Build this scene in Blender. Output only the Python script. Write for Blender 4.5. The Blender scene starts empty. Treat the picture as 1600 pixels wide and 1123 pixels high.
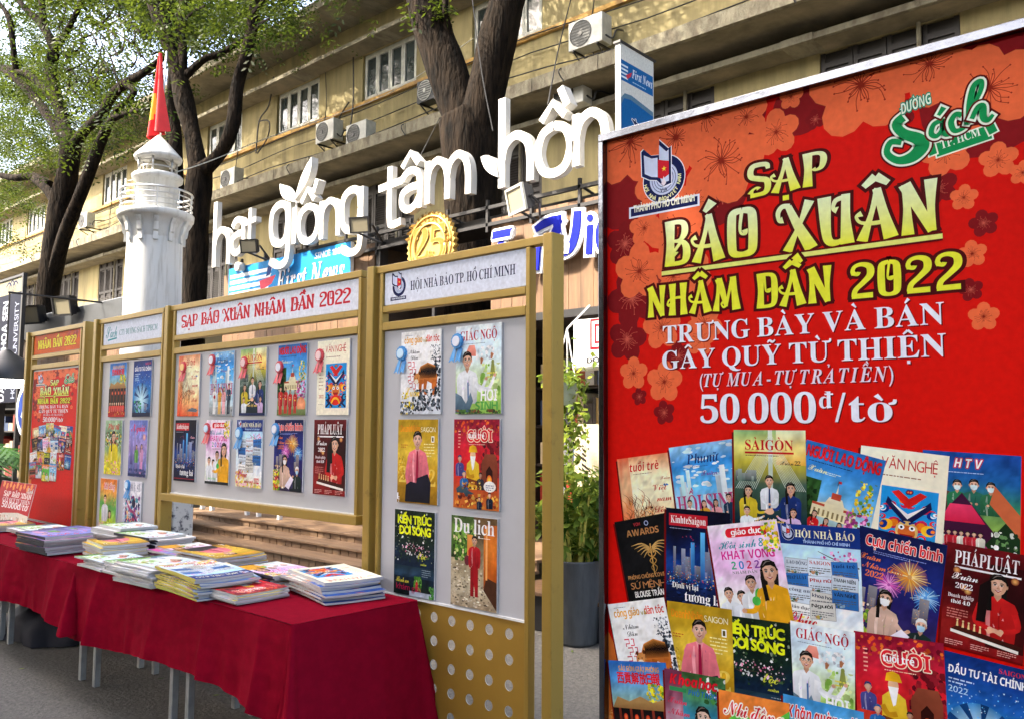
import bpy, bmesh, math, random, unicodedata
from mathutils import Vector, Matrix, noise
from mathutils.geometry import tessellate_polygon
sc = bpy.context.scene
COL = sc.collection
# ---------------------------------------------------------------- camera
F_PX, YAW, PITCH, ROLL, EYE = 1326.07, math.radians(41.915), math.radians(4.579), math.radians(0.356), 1.55
fwd = Vector((-math.sin(YAW) * math.cos(PITCH), math.cos(YAW) * math.cos(PITCH), math.sin(PITCH)))
rgt = fwd.cross(Vector((0, 0, 1))).normalized()
upv = rgt.cross(fwd)
R_ = math.cos(ROLL) * rgt + math.sin(ROLL) * upv
U_ = -math.sin(ROLL) * rgt + math.cos(ROLL) * upv
cam = bpy.data.objects.new('camera', bpy.data.cameras.new('camera'))
COL.objects.link(cam)
cam.data.sensor_width = 36.0
cam.data.lens = F_PX / 1600 * 36.0
cam.data.clip_start, cam.data.clip_end = 0.05, 2000
cam.matrix_world = Matrix(((R_.x, U_.x, -fwd.x, 0), (R_.y, U_.y, -fwd.y, 0), (R_.z, U_.z, -fwd.z, EYE), (0, 0, 0, 1)))
sc.camera = cam
# ---------------------------------------------------------------- light
SUN_AZ, SUN_EL = (-0.62, -0.78), math.radians(46)       # horizontal direction towards the sun
_l = math.hypot(*SUN_AZ)
sun_dir = Vector((SUN_AZ[0] / _l * math.cos(SUN_EL), SUN_AZ[1] / _l * math.cos(SUN_EL), math.sin(SUN_EL)))
w = bpy.data.worlds.new('World'); sc.world = w; w.use_nodes = True
nt = w.node_tree
sky = nt.nodes.new('ShaderNodeTexSky'); sky.sky_type = 'NISHITA'; sky.sun_disc = False
sky.sun_elevation = SUN_EL
sky.sun_rotation = math.atan2(sun_dir.x, sun_dir.y)
sky.air_density = 1.0; sky.dust_density = 7.0; sky.ozone_density = 1.0
bg = nt.nodes['Background']; bg.inputs['Strength'].default_value = 0.15
nt.links.new(sky.outputs[0], bg.inputs['Color'])
sun = bpy.data.objects.new('sun', bpy.data.lights.new('sun', 'SUN'))
COL.objects.link(sun)
sun.data.energy = 2.4; sun.data.angle = math.radians(0.53); sun.data.color = (1.0, 0.90, 0.74)
sun.rotation_euler = sun_dir.to_track_quat('Z', 'Y').to_euler()
sc.view_settings.view_transform = 'Standard'; sc.view_settings.look = 'None'
sc.view_settings.exposure = 2.85; sc.view_settings.gamma = 1.0
sc.cycles.max_bounces = 6; sc.cycles.diffuse_bounces = 3; sc.cycles.transparent_max_bounces = 8

# ---------------------------------------------------------------- helpers
def at(px, py, Y):
    """The point of the vertical plane y = Y seen at a pixel of the 1600 px photograph (used to survey the street)."""
    d = (px - 800) / F_PX * R_ - (py - 561.5) / F_PX * U_ + fwd
    return Vector((0, 0, EYE)) + d * (Y / d.y)

def lin(c):
    if isinstance(c, str):
        c = c.lstrip('#'); c = tuple(int(c[i:i + 2], 16) / 255 for i in (0, 2, 4))
    return tuple((v / 12.92 if v <= 0.04045 else ((v + 0.055) / 1.055) ** 2.4) for v in c[:3])

def mix(a, b, t): return tuple(a[i] + (b[i] - a[i]) * t for i in range(3))

MATS = {}
def mat(name, col=(0.5, 0.5, 0.5), rough=0.6, metal=0.0, var=0.0, scale=6.0, bump=0.0, bscale=40.0, spec=0.5, stretch=(1, 1, 1), col2=None, emit=None, lo=0.4, hi=0.65, detail=6, bdist=0.01):
    if name in MATS: return MATS[name]
    m = bpy.data.materials.new(name); m.use_nodes = True
    n = m.node_tree; b = n.nodes['Principled BSDF']
    if isinstance(col, str): col = lin(col)
    if isinstance(col2, str): col2 = lin(col2)
    b.inputs['Base Color'].default_value = (*col, 1)
    b.inputs['Roughness'].default_value = rough; b.inputs['Metallic'].default_value = metal
    b.inputs['Specular IOR Level'].default_value = spec
    if var or bump or col2:
        tc = n.nodes.new('ShaderNodeTexCoord'); mp = n.nodes.new('ShaderNodeMapping')
        mp.inputs['Scale'].default_value = stretch
        n.links.new(tc.outputs['Object'], mp.inputs['Vector'])
    if var or col2:
        t = n.nodes.new('ShaderNodeTexNoise'); t.inputs['Scale'].default_value = scale; t.inputs['Detail'].default_value = detail
        t.inputs['Roughness'].default_value = 0.65
        n.links.new(mp.outputs[0], t.inputs['Vector'])
        r = n.nodes.new('ShaderNodeValToRGB')
        r.color_ramp.elements[0].position = lo; r.color_ramp.elements[1].position = hi
        c2 = col2 or tuple(v * (1 - var) for v in col)
        r.color_ramp.elements[0].color = (*c2, 1); r.color_ramp.elements[1].color = (*col, 1)
        n.links.new(t.outputs['Fac'], r.inputs['Fac']); n.links.new(r.outputs['Color'], b.inputs['Base Color'])
    if bump:
        t2 = n.nodes.new('ShaderNodeTexNoise'); t2.inputs['Scale'].default_value = bscale; t2.inputs['Detail'].default_value = 5
        n.links.new(mp.outputs[0], t2.inputs['Vector'])
        bp = n.nodes.new('ShaderNodeBump'); bp.inputs['Strength'].default_value = bump; bp.inputs['Distance'].default_value = bdist
        n.links.new(t2.outputs['Fac'], bp.inputs['Height']); n.links.new(bp.outputs[0], b.inputs['Normal'])
    if emit:
        b.inputs['Emission Color'].default_value = (*emit[0], 1); b.inputs['Emission Strength'].default_value = emit[1]
    MATS[name] = m
    return m

def mat_print(name, rough=0.5, grain=0.06, spec=0.1, fine=0.0):
    m = bpy.data.materials.new(name); m.use_nodes = True; n = m.node_tree; b = n.nodes['Principled BSDF']
    a = n.nodes.new('ShaderNodeVertexColor'); a.layer_name = 'Col'
    tc = n.nodes.new('ShaderNodeTexCoord'); t = n.nodes.new('ShaderNodeTexNoise'); t.inputs['Scale'].default_value = 3.5; t.inputs['Detail'].default_value = 8
    n.links.new(tc.outputs['Object'], t.inputs['Vector'])
    mr = n.nodes.new('ShaderNodeMapRange'); mr.inputs['From Min'].default_value = 0.3; mr.inputs['From Max'].default_value = 0.7
    mr.inputs['To Min'].default_value = 1 - grain; mr.inputs['To Max'].default_value = 1.0
    n.links.new(t.outputs['Fac'], mr.inputs['Value'])
    mx = n.nodes.new('ShaderNodeMix'); mx.data_type = 'RGBA'; mx.blend_type = 'MULTIPLY'; mx.inputs['Factor'].default_value = 1
    n.links.new(a.outputs['Color'], mx.inputs['A']); n.links.new(mr.outputs[0], mx.inputs['B'])
    src = mx.outputs['Result']
    if fine:
        t3 = n.nodes.new('ShaderNodeTexNoise'); t3.inputs['Scale'].default_value = 60; t3.inputs['Detail'].default_value = 3
        n.links.new(tc.outputs['Object'], t3.inputs['Vector'])
        m3 = n.nodes.new('ShaderNodeMapRange'); m3.inputs['From Min'].default_value = 0.3; m3.inputs['From Max'].default_value = 0.7
        m3.inputs['To Min'].default_value = 1 - fine; m3.inputs['To Max'].default_value = 1 + fine * .6
        n.links.new(t3.outputs['Fac'], m3.inputs['Value'])
        x3 = n.nodes.new('ShaderNodeMix'); x3.data_type = 'RGBA'; x3.blend_type = 'MULTIPLY'; x3.inputs['Factor'].default_value = 1
        n.links.new(src, x3.inputs['A']); n.links.new(m3.outputs[0], x3.inputs['B']); src = x3.outputs['Result']
    n.links.new(src, b.inputs['Base Color'])
    r2 = n.nodes.new('ShaderNodeMapRange'); r2.inputs['To Min'].default_value = rough - 0.1; r2.inputs['To Max'].default_value = rough + 0.12
    n.links.new(t.outputs['Fac'], r2.inputs['Value']); n.links.new(r2.outputs[0], b.inputs['Roughness'])
    b.inputs['Specular IOR Level'].default_value = spec
    bp = n.nodes.new('ShaderNodeBump'); bp.inputs['Strength'].default_value = 0.08; bp.inputs['Distance'].default_value = 0.004
    n.links.new(t.outputs['Fac'], bp.inputs['Height']); n.links.new(bp.outputs[0], b.inputs['Normal'])
    MATS[name] = m
    return m

def tag(o, label=None, cat=None, group=None, kind=None):
    if label: o['label'] = label
    if cat: o['category'] = cat
    if group: o['group'] = group
    if kind: o['kind'] = kind
    return o

ORG = {}
def thing(name, label, cat, loc=(0, 0, 0), group=None):
    o = bpy.data.objects.new(name, None); COL.objects.link(o); o.empty_display_size = 0.1
    o.location = loc; ORG[o.name] = Vector(loc)
    return tag(o, label, cat, group)

def catmull(pts, n=6, closed=False):
    P = [Vector(p) for p in pts]; out = []; L = len(P)
    if L < 3: return P
    rng = range(L if closed else L - 1)
    for i in rng:
        g = (lambda k: P[k % L]) if closed else (lambda k: P[max(0, min(L - 1, k))])
        a, b, c, d = g(i - 1), g(i), g(i + 1), g(i + 2)
        for k in range(n):
            t = k / n
            out.append(0.5 * ((2 * b) + (c - a) * t + (2 * a - 5 * b + 4 * c - d) * t * t + (3 * b - a - 3 * c + d) * t ** 3))
    if not closed: out.append(P[-1])
    return out

class MB:
    def __init__(s): s.v = []; s.f = []; s.m = []; s.s = []; s.c = None; s.mi = 0; s.sm = False
    def add(s, vs, fs, mi=None, sm=None):
        o = len(s.v); s.v.extend(Vector(p) for p in vs)
        for f in fs:
            s.f.append([o + i for i in f]); s.m.append(s.mi if mi is None else mi); s.s.append(s.sm if sm is None else sm)
        return s
    def box(s, x0, y0, z0, x1, y1, z1, M=None):
        x0, x1 = min(x0, x1), max(x0, x1); y0, y1 = min(y0, y1), max(y0, y1); z0, z1 = min(z0, z1), max(z0, z1)
        vs = [Vector(p) for p in ((x0, y0, z0), (x1, y0, z0), (x1, y1, z0), (x0, y1, z0), (x0, y0, z1), (x1, y0, z1), (x1, y1, z1), (x0, y1, z1))]
        if M is not None: vs = [M @ p for p in vs]
        return s.add(vs, [(3, 2, 1, 0), (4, 5, 6, 7), (0, 1, 5, 4), (1, 2, 6, 5), (2, 3, 7, 6), (3, 0, 4, 7)], sm=False)
    def tube(s, pts, r, n=8, caps=True, M=None, jit=0, seed=0):
        P = [Vector(p) for p in pts]; L = len(P); rs = r if isinstance(r, (list, tuple)) else [r] * L
        o = len(s.v); ref = None; rr = random.Random(seed)
        for i, p in enumerate(P):
            t = (P[min(i + 1, L - 1)] - P[max(i - 1, 0)])
            t = t.normalized() if t.length > 1e-9 else Vector((0, 0, 1))
            if ref is None:
                ref = t.cross(Vector((0, 0, 1)) if abs(t.z) < 0.9 else Vector((1, 0, 0))).normalized()
            ref = (ref - t * ref.dot(t)).normalized(); b = t.cross(ref)
            for k in range(n):
                a = 2 * math.pi * k / n
                q = rs[i] * (1 + (noise.noise(p * 1.3 + Vector((k * 1.7, seed, 0))) * jit if jit else 0))
                v = p + (ref * math.cos(a) + b * math.sin(a)) * q
                s.v.append(M @ v if M is not None else v)
        for i in range(L - 1):
            for k in range(n):
                s.f.append([o + i * n + k, o + i * n + (k + 1) % n, o + (i + 1) * n + (k + 1) % n, o + (i + 1) * n + k]); s.m.append(s.mi); s.s.append(n > 6)
        if caps:
            s.f.append([o + k for k in range(n)][::-1]); s.m.append(s.mi); s.s.append(False)
            s.f.append([o + (L - 1) * n + k for k in range(n)]); s.m.append(s.mi); s.s.append(False)
        return s
    def cyl(s, p0, p1, r0, r1=None, n=16): return s.tube([p0, p1], [r0, r0 if r1 is None else r1], n)
    def lathe(s, prof, cx, cy, n=32, M=None, a0=0, a1=2 * math.pi, sm=True):
        o = len(s.v); full = abs(a1 - a0 - 2 * math.pi) < 1e-6; nn = n if full else n + 1
        for r, z in prof:
            for k in range(nn):
                a = a0 + (a1 - a0) * k / n
                v = Vector((cx + r * math.cos(a), cy + r * math.sin(a), z)); s.v.append(M @ v if M is not None else v)
        for i in range(len(prof) - 1):
            for k in range(n):
                k2 = (k + 1) % nn
                s.f.append([o + i * nn + k, o + i * nn + k2, o + (i + 1) * nn + k2, o + (i + 1) * nn + k]); s.m.append(s.mi); s.s.append(sm)
        return s
    def prism(s, poly, fn, d0, d1):
        """extrude a 2-D outline (counter-clockwise seen from the front) from depth d0 (front) to d1; fn(x, y, d) -> point"""
        n = len(poly); o = len(s.v)
        s.v += [Vector(fn(x, y, d0)) for x, y in poly] + [Vector(fn(x, y, d1)) for x, y in poly]
        tri = tessellate_polygon([[Vector((x, y, 0)) for x, y in poly]])
        for t in tri:
            s.f.append([o + i for i in t]); s.m.append(s.mi); s.s.append(False)
            s.f.append([o + n + i for i in reversed(t)]); s.m.append(s.mi); s.s.append(False)
        for i in range(n):
            j = (i + 1) % n
            s.f.append([o + i, o + n + i, o + n + j, o + j]); s.m.append(s.mi); s.s.append(False)
        return s
    def build(s, name, mats, parent=None, origin=None, label=None, cat=None, group=None, kind=None, bevel=0, colors=None, fixn=False, seg=2):
        if origin is None:
            if parent is not None: origin = ORG[parent.name]
            elif s.v and kind is None:
                xs = [p.x for p in s.v]; ys = [p.y for p in s.v]; origin = Vector(((min(xs) + max(xs)) / 2, (min(ys) + max(ys)) / 2, min(p.z for p in s.v)))
            else: origin = Vector((0, 0, 0))
        origin = Vector(origin)
        me = bpy.data.meshes.new(name)
        me.from_pydata([tuple(p - origin) for p in s.v], [], s.f)
        mats = mats if isinstance(mats, (list, tuple)) else [mats]
        for m in mats: me.materials.append(MATS[m] if isinstance(m, str) else m)
        me.polygons.foreach_set('material_index', s.m); me.polygons.foreach_set('use_smooth', s.s)
        if s.c:
            a = me.color_attributes.new('Col', 'FLOAT_COLOR', 'POINT')
            a.data.foreach_set('color', [x for c in s.c for x in (c[0], c[1], c[2], 1.0)])
        if fixn:
            bm = bmesh.new(); bm.from_mesh(me); bmesh.ops.recalc_face_normals(bm, faces=bm.faces); bm.to_mesh(me); bm.free()
        me.update()
        o = bpy.data.objects.new(name, me); COL.objects.link(o)
        if parent is not None:
            o.parent = parent; ORG[o.name] = origin
        else:
            o.location = origin; ORG[o.name] = origin
        if bevel:
            b = o.modifiers.new('bevel', 'BEVEL'); b.width = bevel; b.segments = seg; b.limit_method = 'ANGLE'; b.angle_limit = math.radians(40)
        return tag(o, label, cat, group, kind)

def copy_tree(o, parent=None, delta=None):
    c = o.copy(); COL.objects.link(c)
    if parent is not None: c.parent = parent
    if delta is not None: c.location = Vector(o.location) + Vector(delta)
    ORG[c.name] = ORG.get(o.name, Vector()) + (Vector(delta) if delta is not None else Vector())
    for ch in list(o.children): copy_tree(ch, c)
    return c

# ---------------------------------------------------------------- lettering
BASE = {'sans': None, 'sansb': (0x1d5d4, 0x1d5ee, 0x1d7ec), 'serif': (0x1d400, 0x1d41a, 0x1d7ce), 'serifi': (0x1d468, 0x1d482, 0x1d7ce), 'script': (0x1d4d0, 0x1d4ea, 0x1d7ce), 'sansi': (0x1d63c, 0x1d656, 0x1d7ec)}
_gl = {}
def _raw(ch):
    if ch in _gl: return _gl[ch]
    c = bpy.data.curves.new('glyph', 'FONT'); c.body = ch; c.size = 1; c.resolution_u = 3
    o = bpy.data.objects.new('glyph', c); COL.objects.link(o)
    me = o.to_mesh()
    vs = [(p.co.x, p.co.y) for p in me.vertices]; fs = [tuple(p.vertices) for p in me.polygons]
    o.to_mesh_clear(); COL.objects.unlink(o); bpy.data.objects.remove(o); bpy.data.curves.remove(c)
    _gl[ch] = (vs, fs)
    return _gl[ch]
_cap = {}
def glyph(ch, style):
    """(verts, faces, advance) with the capital height scaled to 1"""
    k = (ch, style)
    if k in _gl: return _gl[k]
    b = BASE[style]
    def mp(c):
        if b:
            if 'A' <= c <= 'Z': return chr(b[0] + ord(c) - 65)
            if 'a' <= c <= 'z': return chr(b[1] + ord(c) - 97)
            if c.isdigit(): return chr(b[2] + ord(c) - 48)
        return c
    if style not in _cap: _cap[style] = max(y for x, y in _raw(mp('H'))[0])
    h = _cap[style]
    vs, fs = _raw(mp(ch))
    if not vs: _gl[k] = ([], [], 0.3); return _gl[k]
    x0 = min(x for x, y in vs); x1 = max(x for x, y in vs)
    sb = 0.07 if style != 'script' else (-0.16 if ch.isupper() else -0.01)
    _gl[k] = ([((x - x0) / h + sb / 2, y / h) for x, y in vs], fs, (x1 - x0) / h + sb)
    return _gl[k]

# display letters drawn as strokes: (points, widths, closed)
DISP = {
 'S': (0.5, [([(.47, .80), (.44, .93), (.30, .97), (.12, .95), (.05, .80), (.08, .62), (.26, .53), (.43, .45), (.46, .25), (.40, .09), (.24, .05), (.04, .05)], [.09, .13, .14, .15, .15, .15, .16, .16, .15, .14, .12, .14]), ([(.04, .10), (.10, .22), (.20, .27), (.25, .22)], [.15, .07, .07, .13])]),
 'A': (0.62, [([(.34, 1.0), (.22, .5), (.06, .0)], [.12, .09, .19]), ([(.32, 1.0), (.42, .5), (.53, .0)], [.14, .16, .24]), ([(.45, .33), (.22, .33), (.04, .38), (-.02, .50), (.07, .55)], [.08, .08, .06, .06, .12])]),
 'P': (0.55, [([(.13, 1.0), (.14, .5), (.12, .0)], [.22, .17, .22]), ([(.05, .95), (.34, .95), (.46, .88), (.48, .72), (.43, .52), (.30, .46), (.25, .52)], [.1, .1, .13, .15, .12, .07, .12])]),
 'B': (0.56, [([(.13, 1.0), (.14, .5), (.12, .0)], [.22, .17, .22]), ([(.05, .95), (.33, .95), (.44, .87), (.44, .68), (.34, .55), (.20, .54)], [.1, .1, .13, .14, .08, .07]), ([(.24, .54), (.40, .50), (.48, .36), (.47, .14), (.36, .05), (.05, .05)], [.07, .1, .15, .15, .1, .1]), ([(.36, .50), (.27, .38), (.22, .30), (.27, .24)], [.07, .07, .06, .13])]),
 'O': (0.62, [([(.30, .96), (.14, .92), (.10, .75), (.10, .25), (.14, .08), (.30, .04), (.46, .08), (.50, .25), (.50, .75), (.46, .92), (.30, .96)], [.11, .15, .17, .17, .15, .11, .15, .17, .17, .15, .11]), ([(.30, .95), (.26, .62), (.28, .48), (.36, .47), (.35, .55)], [.07, .06, .05, .08, .12])]),
 'X': (0.62, [([(.13, .95), (.30, .52), (.54, .0)], [.12, .17, .24]), ([(.52, 1.0), (.32, .5), (.10, .0)], [.18, .08, .18]), ([(.16, .95), (.02, .96), (-.06, .84), (-.04, .68), (.03, .68)], [.1, .1, .09, .08, .15])]),
 'U': (0.6, [([(.10, 1.0), (.12, .3), (.18, .08), (.32, .05), (.44, .12)], [.24, .17, .15, .11, .08]), ([(.47, 1.0), (.46, .5), (.48, .0)], [.15, .16, .24]), ([(.46, .94), (.30, .90), (.25, .75), (.32, .70)], [.1, .09, .07, .14])]),
 'N': (0.6, [([(.11, .0), (.11, .5), (.10, .97)], [.2, .12, .14]), ([(.08, .98), (.28, .5), (.48, .02)], [.2, .17, .14]), ([(.48, 1.0), (.47, .5), (.48, .02)], [.2, .12, .12])]),
 'H': (0.6, [([(.13, 1.0), (.14, .5), (.12, .0)], [.22, .16, .22]), ([(.47, 1.0), (.46, .5), (.48, .0)], [.22, .16, .22]), ([(.44, .55), (.24, .55), (.04, .50), (-.02, .36), (.05, .33)], [.09, .08, .06, .06, .13])]),
 'M': (0.78, [([(.18, 1.0), (.14, .5), (.08, .0)], [.13, .1, .19]), ([(.16, .98), (.28, .55), (.37, .12)], [.2, .17, .1]), ([(.56, .98), (.46, .55), (.37, .12)], [.12, .08, .08]), ([(.57, 1.0), (.61, .5), (.66, .0)], [.17, .17, .24]), ([(.38, .16), (.30, .1), (.24, .2), (.30, .26)], [.08, .06, .05, .1])]),
 'D': (0.58, [([(.13, 1.0), (.14, .5), (.12, .0)], [.2, .15, .2]), ([(.05, .95), (.36, .95), (.48, .85), (.50, .5), (.48, .15), (.36, .05), (.05, .05)], [.1, .1, .14, .17, .14, .1, .1]), ([(.24, .95), (.26, .62), (.28, .48), (.36, .47), (.35, .55)], [.06, .05, .05, .08, .12])]),
 '2': (0.54, [([(.10, .70), (.06, .80), (.12, .93), (.28, .97), (.44, .88), (.45, .65), (.30, .45), (.12, .25), (.08, .06)], [.14, .1, .1, .12, .16, .16, .13, .12, .12]), ([(.03, .07), (.5, .07)], [.14, .15]), ([(.08, .72), (.17, .68), (.20, .76)], [.1, .07, .1])]),
 '0': (0.54, [([(.26, .96), (.12, .9), (.09, .7), (.09, .3), (.12, .1), (.26, .04), (.40, .1), (.43, .3), (.43, .7), (.40, .9), (.26, .96)], [.1, .14, .16, .16, .14, .1, .14, .16, .16, .14, .1]), ([(.27, .95), (.23, .62), (.24, .48), (.31, .47), (.30, .55)], [.06, .05, .05, .08, .11])]),
}
def ribbon(pts, ws, ext=0.0, n=5, grow=0.0):
    """left and right outline of a stroke of varying width"""
    P = catmull([(x, y, w) for (x, y), w in zip(pts, ws)], n)
    if ext:
        d = Vector((P[0].x - P[1].x, P[0].y - P[1].y, 0)).normalized() * ext; P[0] = P[0] + d
        d = Vector((P[-1].x - P[-2].x, P[-1].y - P[-2].y, 0)).normalized() * ext; P[-1] = P[-1] + d
    Lf, Rt = [], []
    for i, p in enumerate(P):
        a, b = P[max(0, i - 1)], P[min(len(P) - 1, i + 1)]
        t = Vector((b.x - a.x, b.y - a.y)); t = t.normalized() if t.length > 1e-9 else Vector((1, 0))
        w_ = p.z / 2 + grow
        Lf.append((p.x - t.y * w_, p.y + t.x * w_)); Rt.append((p.x + t.y * w_, p.y - t.x * w_))
    return Lf, Rt

MARKS = {'\u0301': 'acute', '\u0300': 'grave', '\u0302': 'circ', '\u0306': 'breve', '\u0303': 'tilde', '\u0309': 'hook', '\u031b': 'horn', '\u0323': 'dot'}
def mark_strokes(marks, cx, top, right, wt):
    out = []; y = top + 0.07; up = any(m == '\u0302' or m == '\u0306' for m in marks)
    for m in marks:
        k = MARKS.get(m)
        if k == 'circ': out += [([(cx - .2, y), (cx, y + .17)], [wt * .7, wt * 1.1]), ([(cx, y + .17), (cx + .2, y)], [wt * 1.1, wt * .7])]
        elif k == 'breve': out.append(([(cx - .17, y + .15), (cx - .08, y + .03), (cx + .08, y + .03), (cx + .17, y + .15)], [wt * .7, wt, wt, wt * .7]))
        elif k == 'dot': out.append(([(cx - .07, -.2), (cx + .07, -.2)], [.15, .15]))
        elif k == 'horn': out.append(([(right - .08, .93 if top > .9 else top - .06), (right + .06, top - .02), (right + .09, top + .1)], [wt * .6, wt, wt * .8]))
        else:
            ox, oy = (.17, .12) if up else (0, 0)
            if k == 'acute': out.append(([(cx + ox - .07, y + oy), (cx + ox + .1, y + oy + .2)], [wt * .6, wt * 1.4]))
            if k == 'grave': out.append(([(cx + ox + .07, y + oy), (cx + ox - .1, y + oy + .2)], [wt * .6, wt * 1.4]))
            if k == 'tilde': out.append(([(cx + ox - .2, y + oy + .03), (cx + ox - .09, y + oy + .13), (cx + ox + .07, y + oy + .05), (cx + ox + .2, y + oy + .15)], [wt * .6, wt, wt, wt * .6]))
            if k == 'hook': out.append(([(cx + ox - .07, y + oy + .16), (cx + ox + .06, y + oy + .17), (cx + ox + .06, y + oy + .09), (cx + ox, y + oy)], [wt * .7, wt, wt, wt * .7]))
    return out

# ---------------------------------------------------------------- printed artwork: flat sheets of coloured shapes, each layer a hair above the last
class Art:
    def __init__(s, w, h, x0=0.0, y0=0.0, res=48):
        s.w, s.h, s.x0, s.y0 = w, h, x0, y0; s.v = []; s.f = []; s.c = []
        s.nx = res; s.ny = max(8, int(res * h / w)); s.hm = [[0] * s.nx for _ in range(s.ny)]
    def _cells(s, vs):
        xs = [p[0] for p in vs]; ys = [p[1] for p in vs]
        i0 = int((min(xs) - s.x0) / s.w * s.nx); i1 = int((max(xs) - s.x0) / s.w * s.nx); j0 = int((min(ys) - s.y0) / s.h * s.ny); j1 = int((max(ys) - s.y0) / s.h * s.ny)
        cl = lambda a, n: max(0, min(n - 1, a))
        return cl(i0, s.nx), cl(i1, s.nx), cl(j0, s.ny), cl(j1, s.ny)
    def put(s, vs, fs, cols, depth=1):
        if not vs: return
        i0, i1, j0, j1 = s._cells(vs)
        l = 1 + max(max(r[i0:i1 + 1]) for r in s.hm[j0:j1 + 1])
        for r in s.hm[j0:j1 + 1]:
            for i in range(i0, i1 + 1): r[i] = l + depth - 1
        o = len(s.v)
        if len(vs[0]) == 3: s.v += [(p[0], p[1], l + p[2]) for p in vs]
        else: s.v += [(p[0], p[1], l) for p in vs]
        s.f += [[o + i for i in f] for f in fs]; s.c += cols
    def col(s, c): return lin(c) if isinstance(c, str) else c
    def rect(s, x0, y0, x1, y1, c, top=None):
        c = s.col(c); t = s.col(top) if top else c
        s.put([(x0, y0), (x1, y0), (x1, y1), (x0, y1)], [(0, 1, 2, 3)], [c, c, t, t])
    def poly(s, pts, c, top=None):
        c = s.col(c)
        tri = tessellate_polygon([[Vector((x, y, 0)) for x, y in pts]])
        if top:
            t = s.col(top); ys = [p[1] for p in pts]; a, b = min(ys), max(ys)
            cs = [mix(c, t, (p[1] - a) / max(1e-6, b - a)) for p in pts]
        else: cs = [c] * len(pts)
        # keep the faces turned to the front (+z)
        fs = []
        for t3 in tri:
            p, q, r = (pts[i] for i in t3)
            fs.append(t3 if (q[0] - p[0]) * (r[1] - p[1]) - (q[1] - p[1]) * (r[0] - p[0]) > 0 else t3[::-1])
        s.put([tuple(p[:2]) for p in pts], fs, cs)
    def ell(s, cx, cy, rx, ry, c, rot=0, n=14, inner=None):
        c = s.col(c); ca, sa = math.cos(rot), math.sin(rot)
        ring = [(cx + rx * math.cos(2 * math.pi * i / n) * ca - ry * math.sin(2 * math.pi * i / n) * sa, cy + rx * math.cos(2 * math.pi * i / n) * sa + ry * math.sin(2 * math.pi * i / n) * ca) for i in range(n)]
        s.put(ring + [(cx, cy)], [(i, (i + 1) % n, n) for i in range(n)], [c] * n + [s.col(inner) if inner else c])
    def stroke(s, pts, wd, c, n=4, grow=0.0, ext=0.0, colfn=None):
        ws = wd if isinstance(wd, (list, tuple)) else [wd] * len(pts)
        L, R = ribbon(pts, ws, ext, n, grow); m = len(L)
        vs = L + R; c = s.col(c) if c else None
        s.put(vs, [(i, m + i, m + i + 1, i + 1) for i in range(m - 1)], [colfn(p) for p in vs] if colfn else [c] * len(vs))
    def text(s, t, x, y, h, c, style='sansb', width=None, align='l', rot=0.0, top=None, outline=None, shear=0.0, track=0.0, sx=1.0):
        """one line of lettering: x, y baseline start, h capital height; outline=(colour, extra)"""
        items = []; cur = 0.0; wt = {'sans': .09, 'sansb': .15, 'serif': .11, 'serifi': .1, 'script': .09, 'sansi': .14, 'disp': .15}[style]
        for ch in t:
            if ch == ' ': cur += 0.34; continue
            bar = ch in 'đĐ'
            d = unicodedata.normalize('NFD', {'đ': 'd', 'Đ': 'D'}.get(ch, ch)); b, marks = d[0], d[1:]
            if style == 'disp' and b in DISP:
                adv, st = DISP[b]; topy = 1.0
                items.append(('s', st, cur)); xr = adv - .06
            else:
                stl = style if style != 'disp' else 'serif'
                vs, fs, adv = glyph(b, stl); topy = max([p[1] for p in vs] + [.5]) if vs else 1
                items.append(('g', (vs, fs), cur)); xr = adv - .05
                if bar: items.append(('s', [([(-.06, .5), (.3, .5)], [.1, .1]) if b == 'D' else ([(adv * .45, .83), (adv * 1.05, .83)], [.09, .09])], cur))
            if marks: items.append(('s', mark_strokes(marks, adv / 2, topy, xr, wt), cur))
            cur += adv + track
        cur -= track
        k = h * sx
        if width: k = width / cur
        x -= {'l': 0, 'c': k * cur / 2, 'r': k * cur}[align]
        ca, sa = math.cos(rot), math.sin(rot)
        def T(px, py):
            u, v = px * k + shear * py * h, py * h
            return (x + u * ca - v * sa, y + u * sa + v * ca)
        c = s.col(c); tc = s.col(top) if top else None
        cf = lambda yy: mix(c, tc, max(0, min(1, yy))) if tc else c
        for ps in ((1, 0) if outline else (0,)):
            for kind, data, ox in items:
                if kind == 'g':
                    vs, fs = data
                    if ps:
                        oc = s.col(outline[0]); g = outline[1] / h
                        for a in range(8):
                            dx, dy = g * math.cos(a * math.pi / 4), g * math.sin(a * math.pi / 4)
                            s.put([T(p[0] + ox + dx, p[1] + dy) for p in vs], fs, [oc] * len(vs))
                    else: s.put([T(p[0] + ox, p[1]) for p in vs], fs, [cf(p[1]) for p in vs])
                else:
                    for pts, ws in data:
                        g = outline[1] / h if ps else 0
                        L, R = ribbon([(p[0] + ox, p[1]) for p in pts], ws, g, 5 if len(pts) > 2 else 3, g); m = len(L); vs = L + R
                        oc = s.col(outline[0]) if ps else None
                        s.put([T(*p) for p in vs], [(i, m + i, m + i + 1, i + 1) for i in range(m - 1)], [oc if ps else cf(p[1]) for p in vs])
        return k * cur
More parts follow.
